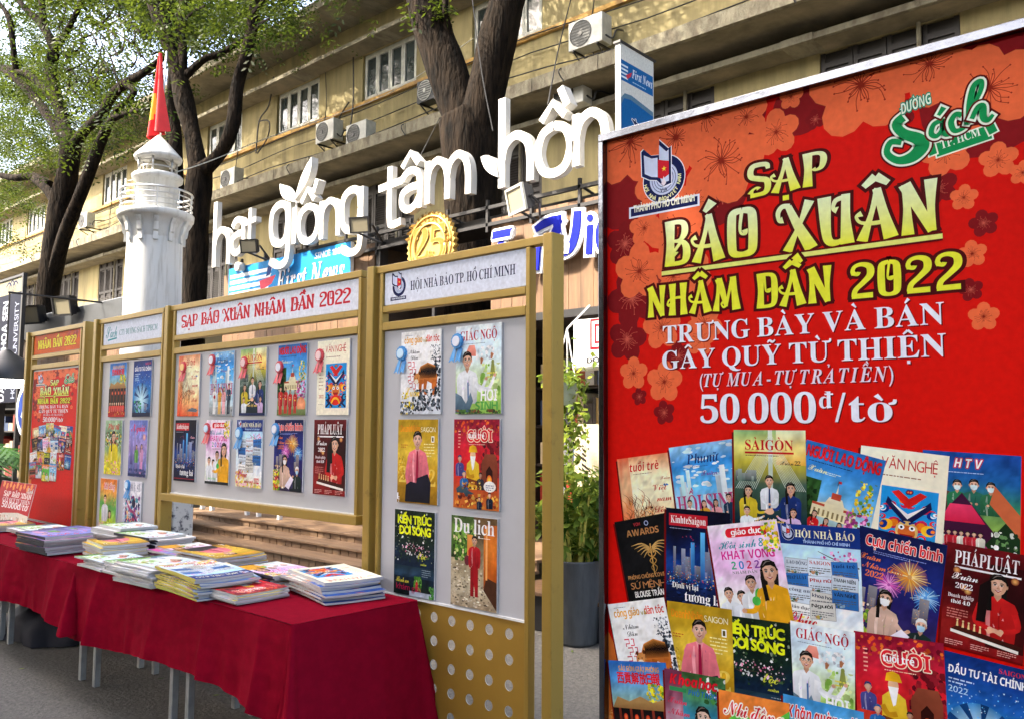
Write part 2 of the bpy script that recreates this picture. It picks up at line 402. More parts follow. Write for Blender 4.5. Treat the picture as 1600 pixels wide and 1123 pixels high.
    def photo(s, x0, y0, x1, y1, rows, nx=24, ny=34, jit=0.25, seed=1, fr=3.0):
        """a soft photographic ground: rows of colours from bottom to top, broken by noise"""
        rows = [s.col(c) for c in rows]; rr = random.Random(seed); vs = []; cs = []
        for j in range(ny + 1):
            for i in range(nx + 1):
                u, v = i / nx, j / ny
                q = v * (len(rows) - 1) + noise.noise(Vector((u * fr, v * fr, seed * 7.3))) * jit * 2
                q = max(0, min(len(rows) - 1.001, q)); a = int(q)
                cc = mix(rows[a], rows[a + 1], q - a); b = 1 + 1.3 * jit * (rr.random() - .5) + 1.3 * jit * noise.noise(Vector((u * fr * 3, v * fr * 3, seed * 3.1))) + .9 * jit * noise.noise(Vector((u * fr * 8, v * fr * 8, seed * 1.7)))
                vs.append((x0 + (x1 - x0) * u, y0 + (y1 - y0) * v)); cs.append(tuple(min(1, max(0, k * b)) for k in cc))
        fs = [(j * (nx + 1) + i, j * (nx + 1) + i + 1, (j + 1) * (nx + 1) + i + 1, (j + 1) * (nx + 1) + i) for j in range(ny) for i in range(nx)]
        s.put(vs, fs, cs)
    def dots(s, x0, y0, x1, y1, pal, n, r0, r1, seed=1, sides=6, sq=1.0):
        rr = random.Random(seed); vs = []; fs = []; cs = []; n = int(n * 1.5)
        for k in range(n):
            cx, cy = x0 + rr.random() * (x1 - x0), y0 + rr.random() * (y1 - y0); r = (r0 + rr.random() * (r1 - r0)) * .85; q_ = .62 + .7 * rr.random(); c = tuple(min(.9, v * q_) for v in s.col(rr.choice(pal))); o = len(vs); a0 = rr.random() * 6
            for i in range(sides):
                a = a0 + 2 * math.pi * i / sides; q = r * (0.6 + 0.6 * rr.random())
                vs.append((max(x0, min(x1, cx + q * math.cos(a))), max(y0, min(y1, cy + q * sq * math.sin(a))), k * .02)); cs.append(c)
            fs.append(list(range(o, o + sides)))
        s.put(vs, fs, cs, depth=1 + int(n * .02))
    def lines(s, x, y, wd, n, h, c, seed=1, gap=1.8):
        """rows too small to read in the photograph: short dashes"""
        rr = random.Random(seed); c = s.col(c); vs = []; fs = []
        for k in range(n):
            u = x; yy = y - k * h * gap; e = x + wd * (1 if k < n - 1 else .7)
            while u < e:
                l = h * (1 + 3 * rr.random()); o = len(vs); b = min(e, u + l)
                vs += [(u, yy), (b, yy), (b, yy + h * .7), (u, yy + h * .7)]; fs.append((o, o + 1, o + 2, o + 3)); u += l + h * .6
        s.put(vs, fs, [c] * len(vs))
    def flower(s, cx, cy, r, c, stam, rot=0.3, petals=5, dark=None, n=12):
        for i in range(petals):
            a = rot + 2 * math.pi * i / petals
            s.ell(cx + .56 * r * math.cos(a), cy + .56 * r * math.sin(a), .46 * r, .42 * r, c, a, n)
        s.ell(cx, cy, .36 * r, .36 * r, c, 0, 10)
        if stam and r > 0.008:
            rr = random.Random(int(cx * 1e4)); vs = []; fs = []; sc_ = s.col(stam)
            for i in range(24 if r > .02 else 11):
                a = rot + 2 * math.pi * (i + rr.random() * .5) / (24 if r > .02 else 11); l = r * (.22 + .36 * rr.random()); b = a + (rr.random() - .5) * .7
                wd = r * .014
                p = [(cx, cy), (cx + l * .6 * math.cos(a), cy + l * .6 * math.sin(a)), (cx + l * math.cos(b), cy + l * math.sin(b))]
                L, R = ribbon(p, [wd * 1.5, wd, wd], 0, 3); m = len(L); o = len(vs); vs += [(q[0], q[1], i * .02) for q in L + R]; fs += [(o + k, o + m + k, o + m + k + 1, o + k + 1) for k in range(m - 1)]
                o = len(vs); e = p[-1]; d = wd * 1.6; vs += [(e[0] - d, e[1], i * .02 + .01), (e[0], e[1] - d, i * .02 + .01), (e[0] + d, e[1], i * .02 + .01), (e[0], e[1] + d, i * .02 + .01)]; fs.append((o, o + 1, o + 2, o + 3))
            s.put(vs, fs, [sc_] * len(vs))
    def person(s, x, y, h, top='#c03030', skin='#d8a585', hair='#15100e', bottom=None, long=False, tie=None, mask=None, face=True, arms=None, legs=0.0, collar=None, glasses=False):
        """printed picture of a person: x centre, y lower edge of the figure, h height of head and body"""
        hd = h * (.30 if not legs else .15); hy = y + h - hd * .62; r = hd * .40; sk = s.col(skin); dk = mix(sk, (.25, .09, .05), .35)
        tp = s.col(top); dt = tuple(v * .55 for v in tp); sh = r * 2.35; ny = hy - hd * .62; by = y + (legs * h if legs else 0)
        if long: s.poly([(x - r * 1.15, hy + r * .3), (x - r * 1.3, ny - r * 1.6), (x - r * .3, ny - r * 1.9), (x + r * .9, ny - r * .4), (x + r * 1.15, hy + r * .3), (x, hy + r * 1.3)], hair)
        if legs:
            bt = s.col(bottom or '#222222')
            s.poly([(x - r * 1.5, by + h * .06), (x - r * 1.5, y), (x - r * .2, y), (x, by), (x + r * .3, y), (x + r * 1.5, y), (x + r * 1.5, by + h * .06)], bt)
        s.poly([(x - sh * .92, by), (x - sh, ny - r * 1.3), (x - sh * .82, ny - r * .45), (x - r * .5, ny + r * .1), (x + r * .5, ny + r * .1), (x + sh * .82, ny - r * .45), (x + sh, ny - r * 1.3), (x + sh * .92, by)], tuple(v * .62 for v in tp), tp)
        s.stroke([(x - sh * .35, ny - r * .5), (x - sh * .4, (by + ny) / 2), (x - sh * .3, by)], [r * .2, r * .5, r * .3], mix(tp, (1, 1, 1), .18), 3); s.stroke([(x + sh * .2, ny - r * .9), (x + sh * .12, (by + ny) / 2), (x + sh * .25, by)], [r * .06, r * .2, r * .1], tuple(v * .6 for v in tp), 3)
        s.poly([(x + sh * .45, by), (x + sh * .55, ny - r), (x + sh, ny - r * 1.3), (x + sh * .92, by)], dt, tp)
        q = random.Random(int(x * 997 + y * 331 + h * 77))
        for _ in range(9):
            fx, fy = x + sh * q.uniform(-.75, .75), by + (ny - r * .7 - by) * q.random(); d = q.uniform(.25, .6) * r
            s.stroke([(fx, fy), (fx + d * q.uniform(-.5, .5), fy - d)], [r * .03, r * q.uniform(.1, .26), r * .03][:2], tuple(v * q.uniform(.5, 1.25) for v in tp) if q.random() < .7 else mix(tp, (1, 1, 1), .3), 2)
        s.poly([(x - r * .42, ny + r * .15), (x, ny - r * .45), (x + r * .42, ny + r * .15), (x + r * .36, hy - r * .5), (x - r * .36, hy - r * .5)], dk)
        if collar: s.poly([(x - r * .6, ny + r * .15), (x - r * .2, ny - r * .9), (x, ny - r * .4), (x + r * .2, ny - r * .9), (x + r * .6, ny + r * .15), (x, ny - r * .1)], collar)
        if tie: s.poly([(x - r * .18, ny - r * .2), (x + r * .18, ny - r * .2), (x + r * .3, by + r * .5), (x, by), (x - r * .3, by + r * .5)], tie)
        if arms:
            for pts in arms:
                P = [(x + a * r, ny + b * r) for a, b in pts]
                s.stroke(P, [r * .75, r * .65, r * .5][:len(P)] if len(P) <= 3 else r * .6, tuple(v * .9 for v in tp), 4)
                s.ell(P[-1][0], P[-1][1], r * .34, r * .3, sk, 0, 8)
        s.ell(x - r * .95, hy - r * .05, r * .16, r * .28, dk, 0, 8); s.ell(x + r * .95, hy - r * .05, r * .16, r * .28, dk, 0, 8)
        s.ell(x, hy, r * .92, r * 1.22, mix(sk, dk, .35), 0, 16, inner=mix(sk, (1, .9, .8), .25)); s.ell(x - r * .4, hy - r * .35, r * .2, r * .16, mix(sk, (.9, .45, .35), .35), 0, 8)
        s.poly([(x + r * .25, hy - r * 1.12), (x + r * .7, hy - r * .75), (x + r * .92, hy), (x + r * .75, hy + r * .6), (x + r * .5, hy - r * .1)], mix(sk, dk, .6))
        s.poly([(x - r * .98, hy - r * .05), (x - r * 1.05, hy + r * .7), (x - r * .6, hy + r * 1.35), (x + r * .2, hy + r * 1.45), (x + r * .85, hy + r * 1.1), (x + r * 1.05, hy + r * .4), (x + r * .98, hy), (x + r * .8, hy + r * .5), (x + r * .3, hy + r * .78), (x - r * .35, hy + r * .72), (x - r * .82, hy + r * .45)], hair)
        if long: s.poly([(x - r * .95, hy + r * .4), (x - r * 1.25, hy - r * .6), (x - r * 1.1, ny - r * 1.8), (x - r * .55, ny - r * 1.7), (x - r * .72, hy - r * .7), (x - r * .8, hy + .3 * r)], hair)
        s.stroke([(x - r * .7, hy + r * .75), (x - r * .2, hy + r * 1.2), (x + r * .35, hy + r * 1.22)], [r * .04, r * .14, r * .04], mix(s.col(hair), (.6, .5, .45), .25), 3)
        if face and r > .012:
            for e in (-1, 1):
                s.ell(x + e * r * .38, hy + r * .07, r * .24, r * .14, dk, 0, 8); s.ell(x + e * r * .38, hy + r * .05, r * .2, r * .10, '#efe4dc', 0, 8); s.ell(x + e * r * .38, hy + r * .06, r * .11, r * .11, '#140a08', 0, 8); s.stroke([(x + e * r * .16, hy + r * .1), (x + e * r * .38, hy + r * .18), (x + e * r * .6, hy + r * .1)], r * .06, '#180c08', 3)
                s.stroke([(x + e * r * .17, hy + r * .27), (x + e * r * .42, hy + r * .34), (x + e * r * .62, hy + r * .24)], [r * .08, r * .12, r * .05], '#20120c', 3)
                if glasses: s.stroke([(x + e * r * .1, hy + r * .1), (x + e * r * .2, hy - r * .15), (x + e * r * .6, hy - r * .15), (x + e * r * .7, hy + r * .15), (x + e * r * .2, hy + r * .22)], r * .05, '#201512', 3)
            if not mask:
                s.poly([(x + r * .03, hy + r * .1), (x + r * .2, hy - r * .36), (x - r * .18, hy - r * .38)], mix(dk, sk, .35)); s.ell(x + r * .01, hy - r * .38, r * .2, r * .06, mix(dk, (.1, .03, .02), .4), 0, 8)
                s.poly([(x - r * .42, hy - r * .58), (x, hy - r * .54), (x + r * .42, hy - r * .58), (x, hy - r * .88)], '#a02c34')
                s.poly([(x - r * .28, hy - r * .61), (x + r * .28, hy - r * .61), (x, hy - r * .71)], '#f8efe8')
        if mask: s.poly([(x - r * .8, hy - r * .1), (x, hy), (x + r * .8, hy - r * .1), (x + r * .62, hy - r * .95), (x, hy - r * 1.25), (x - r * .62, hy - r * .95)], mask)
    def paste(s, a, M, clip=None):
        """set another sheet's artwork into this one; M maps its x, y"""
        zs = max(p[2] for p in a.v)
        s.put([(*M(p[0], p[1]), p[2] - 1) for p in a.v], a.f, list(a.c), depth=int(zs) + 1)
    def build(s, name, fn, m, parent=None, back=None, dz=2e-5, keep=None, **kw):
        """fn(x, y, d): sheet point, d metres proud of the face; back = thickness of the board behind"""
        b = MB(); b.c = []
        if keep:                                        # drop what runs past the sheet's edge
            x0, y0, x1, y1 = keep
            cl = lambda p: (max(x0, min(x1, p[0])), max(y0, min(y1, p[1])), p[2])
            s.v = [cl(p) for p in s.v]
        vs = [fn(p[0], p[1], p[2] * dz) for p in s.v]
        b.v = [Vector(p) for p in vs]; b.f = [list(f) for f in s.f]; b.c = list(s.c); b.m = [0] * len(b.f); b.s = [False] * len(b.f)
        if back:
            x0, y0, x1, y1 = keep or (s.x0, s.y0, s.x0 + s.w, s.y0 + s.h); e = [(x0, y0), (x1, y0), (x1, y1), (x0, y1)]; wc = (.75, .75, .74)
            b.add([fn(x, y, 0) for x, y in e] + [fn(x, y, -back) for x, y in e], [(0, 1, 2, 3), (7, 6, 5, 4)] + [(i, 4 + i, 4 + (i + 1) % 4, (i + 1) % 4) for i in range(4)], 0, False); b.c += [wc] * 8
        return b.build(name, m, parent, **kw)

# ---------------------------------------------------------------- the magazine covers (sheet 1 wide, 1.4 high)
def sheet(c='#ffffff', rows=None, **k):
    a = Art(1, 1.4); a.rect(0, 0, 1, 1.4, c)
    if rows: a.photo(0, 0, 1, 1.4, rows, **k)
    return a
def towers(a, y0, x0, x1, n, hmin, hmax, cols, seed, win=None):
    rr = random.Random(seed)
    for i in range(n):
        x = x0 + (x1 - x0) * rr.random(); wd = .04 + .07 * rr.random(); h = hmin + (hmax - hmin) * rr.random(); c = a.col(rr.choice(cols))
        a.rect(x, y0, x + wd, y0 + h, c, mix(c, (1, 1, 1), .25))
        if win: a.dots(x, y0, x + wd, y0 + h, win, 9, .004, .009, seed + i, 4)
def cv_young():
    a = sheet('#f0e6b8', ['#e0552a', '#f2b878', '#f4ecc4', '#f3e9be', '#ee9a6a'], jit=.16, seed=3)
    a.photo(0, 0, .22, 1.4, ['#e2502c', '#ea8a58', '#f0c090', '#e86a44'], 4, 14, .2, 9)
    a.text('tuổi trẻ', .5, 1.17, .13, '#c8201c', 'sansi', width=.56, align='c'); a.lines(.28, 1.12, .5, 1, .012, '#70402a', 4)
    rr = random.Random(5)
    for k in range(70):
        x = .08 + .5 * rr.random(); y = .25 + .5 * rr.random() * (1 - abs(x - .33)); l = .1 + .12 * rr.random(); b = rr.random() * 1.4 + .6
        a.stroke([(x, y), (x + l * .5 * math.cos(b), y + l * .6 * math.sin(b)), (x + l * math.cos(b + .5), y + l * math.sin(b))], [.012, .009, .003], rr.choice(['#8a3a18', '#c06428', '#50200e', '#e08a40']), 3)
    a.dots(.42, .45, .58, .6, ['#7a3416', '#e8b070', '#301408'], 12, .01, .025, 6)
    for i, t in enumerate(['Việt', 'nam', 'Đổi', 'Mới']): a.text(t, .62 + (i % 2) * .04, .84 - i * .17, .1, '#c0281e', 'script')
    a.text('Xuân', .78, 1.0, .05, '#b05a20', 'script'); a.dots(.82, .9, .92, .95, ['#2c74b8'], 5, .01, .02, 3)
    a.poly([(.45, .12), (.9, .09), (.97, .14), (.7, .2)], '#6a7684'); a.lines(.5, .16, .4, 2, .02, '#2c3440', 8)
    return a
def cv_women():
    a = sheet('#8cc8ee', ['#9aa4a8', '#b8ccd4', '#a8d6f2', '#58aee6', '#2c86d2', '#8fc6ee'], jit=.22, seed=11)
    a.dots(.02, .8, .98, 1.38, ['#e8f4fc', '#c4e2f6'], 24, .03, .09, 12, 7, .4)
    a.text('Phunữ', .5, 1.14, .13, '#16306e', 'serifi', width=.5, align='c'); a.lines(.3, 1.09, .4, 1, .011, '#1c4080', 3)
    a.text('Xuân', .46, .96, .07, '#7848a0', 'script'); a.lines(.62, .98, .25, 3, .012, '#405a88', 5)
    towers(a, .42, .02, .95, 12, .15, .55, ['#8aa6b4', '#a9bcc6', '#6f94a8', '#c6d4da'], 21); a.rect(.12, .4, .18, 1.0, '#6fa6b0', '#c6e6ea'); a.rect(.22, .4, .28, 1.06, '#7fb2bc', '#d0ecf0'); a.rect(.74, .4, .82, 1.08, '#b6c4cc', '#e0eaf0')
    a.text('HỒI SINH', .5, .47, .24, '#b03a72', 'serif', width=.96, align='c')
    a.rect(0, 0, 1, .2, '#8d9294', '#a9aeb0'); a.dots(0, 0, 1, .2, ['#7e8486', '#a4aaac'], 30, .01, .04, 3)
    for x, c, b, lg, h in ((.22, '#f2f0ee', '#e8e6e4', 0, .62), (.44, '#e2a22a', '#e8b040', 1, .6), (.62, '#f0a4a8', '#f0a4a8', 1, .6), (.82, '#1c3450', '#16283c', 0, .66)):
        a.person(x, .04, h, c, bottom=b, long=bool(lg), legs=.45, arms=[[(-2, -2), (-1.2, -3.2)], [(2, -2), (1.2, -3.2)]])
    a.ell(.22, .42, .04, .045, '#a01c24')
    return a
def cv_saigon():
    a = sheet('#c8dc60', ['#101c20', '#0d2838', '#304838', '#3e5c50', '#b8ac30', '#e8e27c', '#88b878'], jit=.12, seed=4, ny=20)
    a.photo(.6, .95, 1, 1.4, ['#e8b040', '#f2d680', '#e8eec0'], 5, 6, .2, 6)
    a.rect(.49, .35, .55, 1.4, '#8fa49a', '#e8f0d8')
    for i in range(11):
        a.stroke([(.52, 1.36 - i * .03), (.02 + i * .028, .62)], .005, '#d8e6da', 2); a.stroke([(.52, 1.36 - i * .03), (.99 - i * .025, .62)], .005, '#e2eedd', 2)
    a.text('SÀIGÒN', .5, 1.14, .13, '#c4161c', 'serif', width=.68, align='c'); a.rect(.16, 1.09, .84, 1.115, '#c4161c'); a.lines(.17, 1.06, .66, 1, .012, '#203020', 7)
    a.text('Xuân 22', .66, .95, .05, '#38402c', 'script')
    towers(a, .72, 0, .48, 9, .06, .16, ['#5a7468', '#3c5850', '#2a423c'], 8)
    a.person(.5, .36, .46, '#e9eef4', tie='#1c3a66', arms=[[(-2, -2), (-1.5, -3.4), (0, -3.9)], [(2, -2), (1.5, -3.4), (0, -3.9)]])
    a.person(.2, .22, .46, '#d8c02c', long=True, arms=[[(1.5, -1.5), (2.5, -3.4), (4.4, -3.2)]]); a.person(.79, .24, .5, '#1c3272', long=True, arms=[[(-2, -1.6), (-3.2, -3), (-4.4, -3)]])
    a.person(.18, .04, .36, '#e4ecf4', arms=[[(2, -1), (4, -.6), (5.5, .2)]]); a.person(.82, .05, .36, '#d0b2dc', long=True, arms=[[(-2, -1), (-4, -.6), (-5, .2)]])
    a.ell(.5, .34, .06, .04, '#dcae8e'); a.text('Sức bật mới', .5, .19, .07, '#e2c060', 'script', width=.4, align='c')
    a.rect(0, 0, 1, .06, '#16264e', '#1a2a50')
    return a
def cv_labour():
    a = sheet('#2c78c8', ['#7c8a5c', '#8fa07a', '#a8d0e6', '#5aaae0', '#2f80cc', '#2468b4'], jit=.1, seed=5)
    a.photo(0, .35, .3, .95, ['#28401e', '#1c3818', '#2c5424'], 6, 7, .5, 8); a.dots(.0, .4, .28, .95, ['#1a3014', '#3c6a2a', '#0f2410'], 40, .02, .05, 9)
    a.text('NGƯỜI LAO ĐỘNG', .5, 1.21, .14, '#d81e28', 'sansb', width=.94, align='c', outline=('#7a1018', .006)); a.lines(.08, 1.16, .8, 1, .014, '#16203c', 3)
    a.text('Xuân', .1, 1.04, .07, '#e8e6a0', 'script'); a.lines(.32, 1.06, .2, 2, .012, '#cfe2c0', 4)
    a.poly([(.24, .5), (.24, .66), (.4, .7), (.44, .78), (.5, .78), (.52, .95), (.54, .78), (.6, .78), (.64, .7), (.8, .66), (.8, .5)], '#e6d9a6', '#f2ead0'); a.rect(.46, .76, .58, .84, '#b8452c'); a.rect(.24, .64, .4, .67, '#b8452c'); a.rect(.64, .64, .8, .67, '#b8452c')
    for i in range(9): a.rect(.27 + i * .06, .52, .295 + i * .06, .6, '#8c7a50')
    a.rect(.505, .94, .515, 1.0, '#505050'); a.rect(.515, .97, .55, 1.0, '#d01c20')
    a.dots(.74, .66, .98, 1.08, ['#e8c828', '#f0d840', '#c8a818', '#5c8a2c'], 46, .015, .035, 5); a.dots(.68, .3, .98, .68, ['#c04a9a', '#a43a80', '#e08ac0', '#6a8a3c', '#8a2c6c'], 56, .015, .04, 6); a.ell(.84, .2, .14, .16, '#e08058', inner='#f0a478')
    a.rect(0, 0, 1, .12, '#60703c', '#708050')
    for i, x in enumerate((.12, .3, .46, .63)): a.person(x, .02 + .02 * (i % 2), .56 - .03 * i, '#c81a1e', bottom='#c01820', long=i != 0, legs=.3, arms=[[(-2, -1.6), (-1.8, -3), (-.2, -2.6)], [(2, -1.6), (1.8, -3), (.2, -2.6)]])
    for i, x in enumerate((.12, .3, .46, .63)): a.ell(x, .34 - .015 * i, .016, .016, '#f0c828')
    return a
def cv_arts():
    a = sheet('#f2ead0'); a.text('VĂN NGHỆ', .57, 1.17, .13, '#c2382c', 'sans', width=.64, align='c'); a.lines(.28, 1.08, .62, 1, .018, '#8a5a3a', 4, 1); a.lines(.08, 1.24, .12, 4, .012, '#8a5a4a', 5)
    a.lines(.06, .82, .14, 6, .022, '#a88468', 9, 3); a.text('2022', .07, .32, .06, '#b84a34', 'serif', width=.15); a.lines(.06, .2, .2, 1, .01, '#806858', 2)
    a.rect(.28, .13, .92, .96, '#1b8ad0')
    rr = random.Random(2); pal = ['#d8201c', '#141a4a', '#f0b020', '#ffffff', '#16a0d8', '#c81a48', '#0c2c80', '#e87818']
    for k in range(18):
        x = .28 + .32 * rr.random(); y = .13 + .83 * rr.random(); r = .03 + .06 * rr.random()
        for q, c in ((r, rr.choice(pal)), (r * .65, rr.choice(pal)), (r * .3, rr.choice(pal))):
            for sx in (x, 1.2 - x): a.ell(max(.28 + q, min(.92 - q, sx)), max(.13 + q, min(.96 - q, y)), q, q * .8, c, rr.random(), 10)
    a.poly([(.4, .9), (.6, .72), (.8, .9), (.72, .93), (.6, .84), (.48, .93)], '#d8201c'); a.poly([(.36, .84), (.6, .6), (.84, .84), (.86, .76), (.6, .52), (.34, .76)], '#141a4a'); a.poly([(.4, .78), (.6, .6), (.8, .78), (.6, .66)], '#ffffff')
    a.ell(.6, .46, .13, .12, '#e8c070'); a.ell(.6, .44, .1, .09, '#d86a28')
    for e in (-1, 1): a.ell(.6 + e * .06, .5, .035, .03, '#ffffff'); a.ell(.6 + e * .06, .5, .015, .015, '#101010'); a.stroke([(.6 + e * .02, .55), (.6 + e * .1, .58)], [.03, .01], '#0c2c80', 2)
    a.poly([(.52, .42), (.68, .42), (.64, .36), (.56, .36)], '#a01410'); a.ell(.6, .28, .16, .1, '#d8281c'); a.stroke([(.46, .2), (.54, .3), (.66, .3), (.74, .2)], .04, '#f0b020', 3); a.stroke([(.3, .15), (.42, .22), (.5, .15)], .04, '#141a4a', 3); a.stroke([(.9, .15), (.78, .22), (.7, .15)], .04, '#141a4a', 3)
    return a
def cv_tv():
    a = sheet('#1c4f9a', ['#6a8a3c', '#58a04c', '#8ab050', '#2f7a58', '#1c5a9a', '#1c4aa0'], jit=.2, seed=8)
    a.text('H T V', .48, 1.23, .1, '#f4f4f0', 'sansi', width=.3, align='c', outline=('#c02838', .012)); a.lines(.25, 1.17, .55, 1, .01, '#c0d4ec', 3)
    for i in range(4): a.person(.2 + i * .17, .72, .4 - .02 * (i % 2), ['#6a4030', '#2c7a50', '#2a6a58', '#30704a'][i], mask='#cfe6ea', arms=[[(-2, -1.8), (-.6, -2.8)], [(2, -1.8), (.6, -2.8)]])
    a.poly([(.75, 1.05), (1, .75), (1, .5), (.7, .85)], '#c8643c'); a.poly([(.05, .5), (.42, .95), (.78, .5), (.42, .05)], '#3a1230'); a.poly([(.2, .62), (.3, .82), (.52, .82), (.66, .62)], '#d82048', '#e83c68')
    a.ell(.42, .35, .28, .07, '#b02a70', inner='#e060a0')
    for i in range(8): a.person(.16 + i * .065, .36, .17, ['#d02838', '#f0ead8', '#c82030'][i % 3], face=False)
    a.dots(.1, .08, .7, .25, ['#2a0c24', '#100818'], 24, .03, .06, 4); a.poly([(.66, .4), (.86, .66), (1, .5), (1, .3), (.84, .14)], '#183018'); a.dots(.72, .3, .98, .56, ['#e0e6d8', '#608a50', '#203a20'], 24, .015, .04, 6); a.poly([(.6, .12), (.72, .26), (.84, .12), (.72, 0), (.6, 0)], '#2c58a8')
    return a
def cv_awards():
    a = sheet('#0c0c0e', ['#08080a', '#121214', '#0c0c0e'], jit=.3, seed=2); a.text('VOH', .42, 1.28, .05, '#b8343a', 'sansb', width=.13, align='c'); a.ell(.6, 1.3, .04, .04, '#a8b4d8'); a.ell(.6, 1.3, .028, .028, '#16203a')
    a.text('AWARDS', .5, 1.13, .1, '#b07a4a', 'sansb', width=.62, align='c'); a.stroke([(.58, .5), (.6, .98)], [.012, .022], '#c89a50', 2)
    for e in (-1, 1):
        for k in range(5): a.stroke([(.6 + e * .02, .92 - k * .02), (.6 + e * (.16 - .02 * k), 1.0 - k * .035), (.6 + e * (.36 - .05 * k), .98 - k * .05)], [.02, .02, .004], '#c8a05c', 3)
        a.stroke([(.6, .9), (.6 + e * .07, .82), (.6 - e * .06, .72), (.6 + e * .05, .62), (.6, .54)], [.016, .018, .016, .012, .008], '#b88a44', 4)
    a.text('PHÒNG CHỐNG COVID - 19', .5, .47, .06, '#c08850', 'sansb', width=.86, align='c'); a.text('SỨ MỆNH', .42, .32, .1, '#b87e4c', 'sans', width=.66, align='c'); a.text('BLOUSE TRẮNG', .44, .19, .09, '#e8e6e2', 'sansb', width=.6, align='c'); a.lines(.2, .09, .6, 2, .01, '#585858', 4)
    return a
def cv_econ():
    a = sheet('#0a1030', ['#080c1e', '#0e1c48', '#123a86', '#0c1c50', '#080a22', '#0a0a1e'], jit=.3, seed=9)
    a.rect(.05, 1.16, .66, 1.33, '#b81c2a'); a.text('KinhteSaigon', .355, 1.2, .1, '#f4f0ea', 'serif', width=.56, align='c'); a.lines(.06, 1.12, .5, 1, .012, '#a0a8c0', 5)
    towers(a, .42, .0, .95, 20, .12, .5, ['#10306c', '#0c2254', '#1a4a98', '#0a1a40'], 5, ['#6ab4f0', '#2c7ad0', '#b8e0f8', '#e04a50']); a.rect(.55, .42, .62, 1.1, '#16408c', '#5ab0f0'); a.rect(.4, .42, .46, .95, '#143878', '#4aa0e8')
    a.dots(0, .34, 1, .52, ['#4aa8f0', '#e08a30', '#f0d080', '#1c5cb0', '#c0404c'], 90, .005, .016, 7, 4); a.dots(0, .1, 1, .36, ['#0c1a44', '#16306e', '#081028'], 50, .02, .06, 8, 6, .4)
    a.text('Xuân', .74, .98, .06, '#e8a8b0', 'script'); a.lines(.8, .92, .1, 3, .012, '#c0c8d8', 3)
    a.text('Định vị lại', .1, .3, .075, '#f0eee8', 'serif', width=.42); a.text('tương lai', .3, .14, .13, '#ffffff', 'serif', width=.62); a.stroke([(.03, .06), (.97, .06)], .012, '#a81c2c', 2); a.dots(.2, .9, .5, 1.1, ['#d02c40', '#e85060'], 5, .006, .014, 3, 4)
    return a
def cv_school():
    a = sheet('#f2d4ee', ['#f6f2d4', '#e4f2c0', '#f4e4f0', '#e8b8e4', '#f0c8ee', '#f6e8f4'], jit=.15, seed=14)
    a.rect(.3, 1.22, .8, 1.34, '#d01c2c'); a.ell(.3, 1.28, .05, .06, '#d01c2c'); a.ell(.8, 1.28, .05, .06, '#d01c2c'); a.text('giáo dục', .55, 1.25, .075, '#ffffff', 'sansb', width=.44, align='c')
    a.text('Hồi sinh &', .46, 1.08, .1, '#1c8a9a', 'script', width=.66, align='c'); a.text('KHÁT VỌNG', .52, .94, .11, '#d0208a', 'sansb', width=.76, align='c')
    for i, (ch, c) in enumerate(zip('2022', ('#18a070', '#1c7ab8', '#d02858', '#8a3aa0'))): a.text(ch, .26 + i * .11, .81, .1, c, 'sansb')
    a.text('NHÂM DẦN', .44, .75, .035, '#707070', 'serif', width=.36, align='c'); a.dots(.76, 1.0, .99, 1.38, ['#f0c818', '#e8b010', '#f6e040', '#6a9a30'], 46, .015, .04, 3)
    a.poly([(.02, .02), (.02, .3), (.2, .55), (.45, .35), (.6, .02)], '#e8e8ea')
    a.person(.16, .08, .52, '#e8ecf2', arms=[[(2, -1.5), (4, -1.8), (5.5, -1.2)]]); a.person(.34, .05, .5, '#e4e8f0', arms=[[(2, -1.4), (3.5, -1.5)]]); a.person(.5, .14, .6, '#eef0f4', arms=[[(-1, -2), (0, -3), (1, -2.6)]])
    a.person(.78, .02, .9, '#e8a81c', long=True, arms=[[(-2, -1.6), (-2.6, -2.8), (-4, -2.8)]]); a.poly([(.6, .0), (.68, .4), (.92, .4), (.98, .0)], '#e8a81c'); a.ell(.54, .4, .06, .06, '#48b048'); a.stroke([(.54, .44), (.56, .52), (.6, .56)], [.02, .03, .01], '#58b840', 3)
    a.rect(0, 0, 1, .06, '#202428'); a.text('cho tri thức', .12, .1, .05, '#58c060', 'serif')
    return a
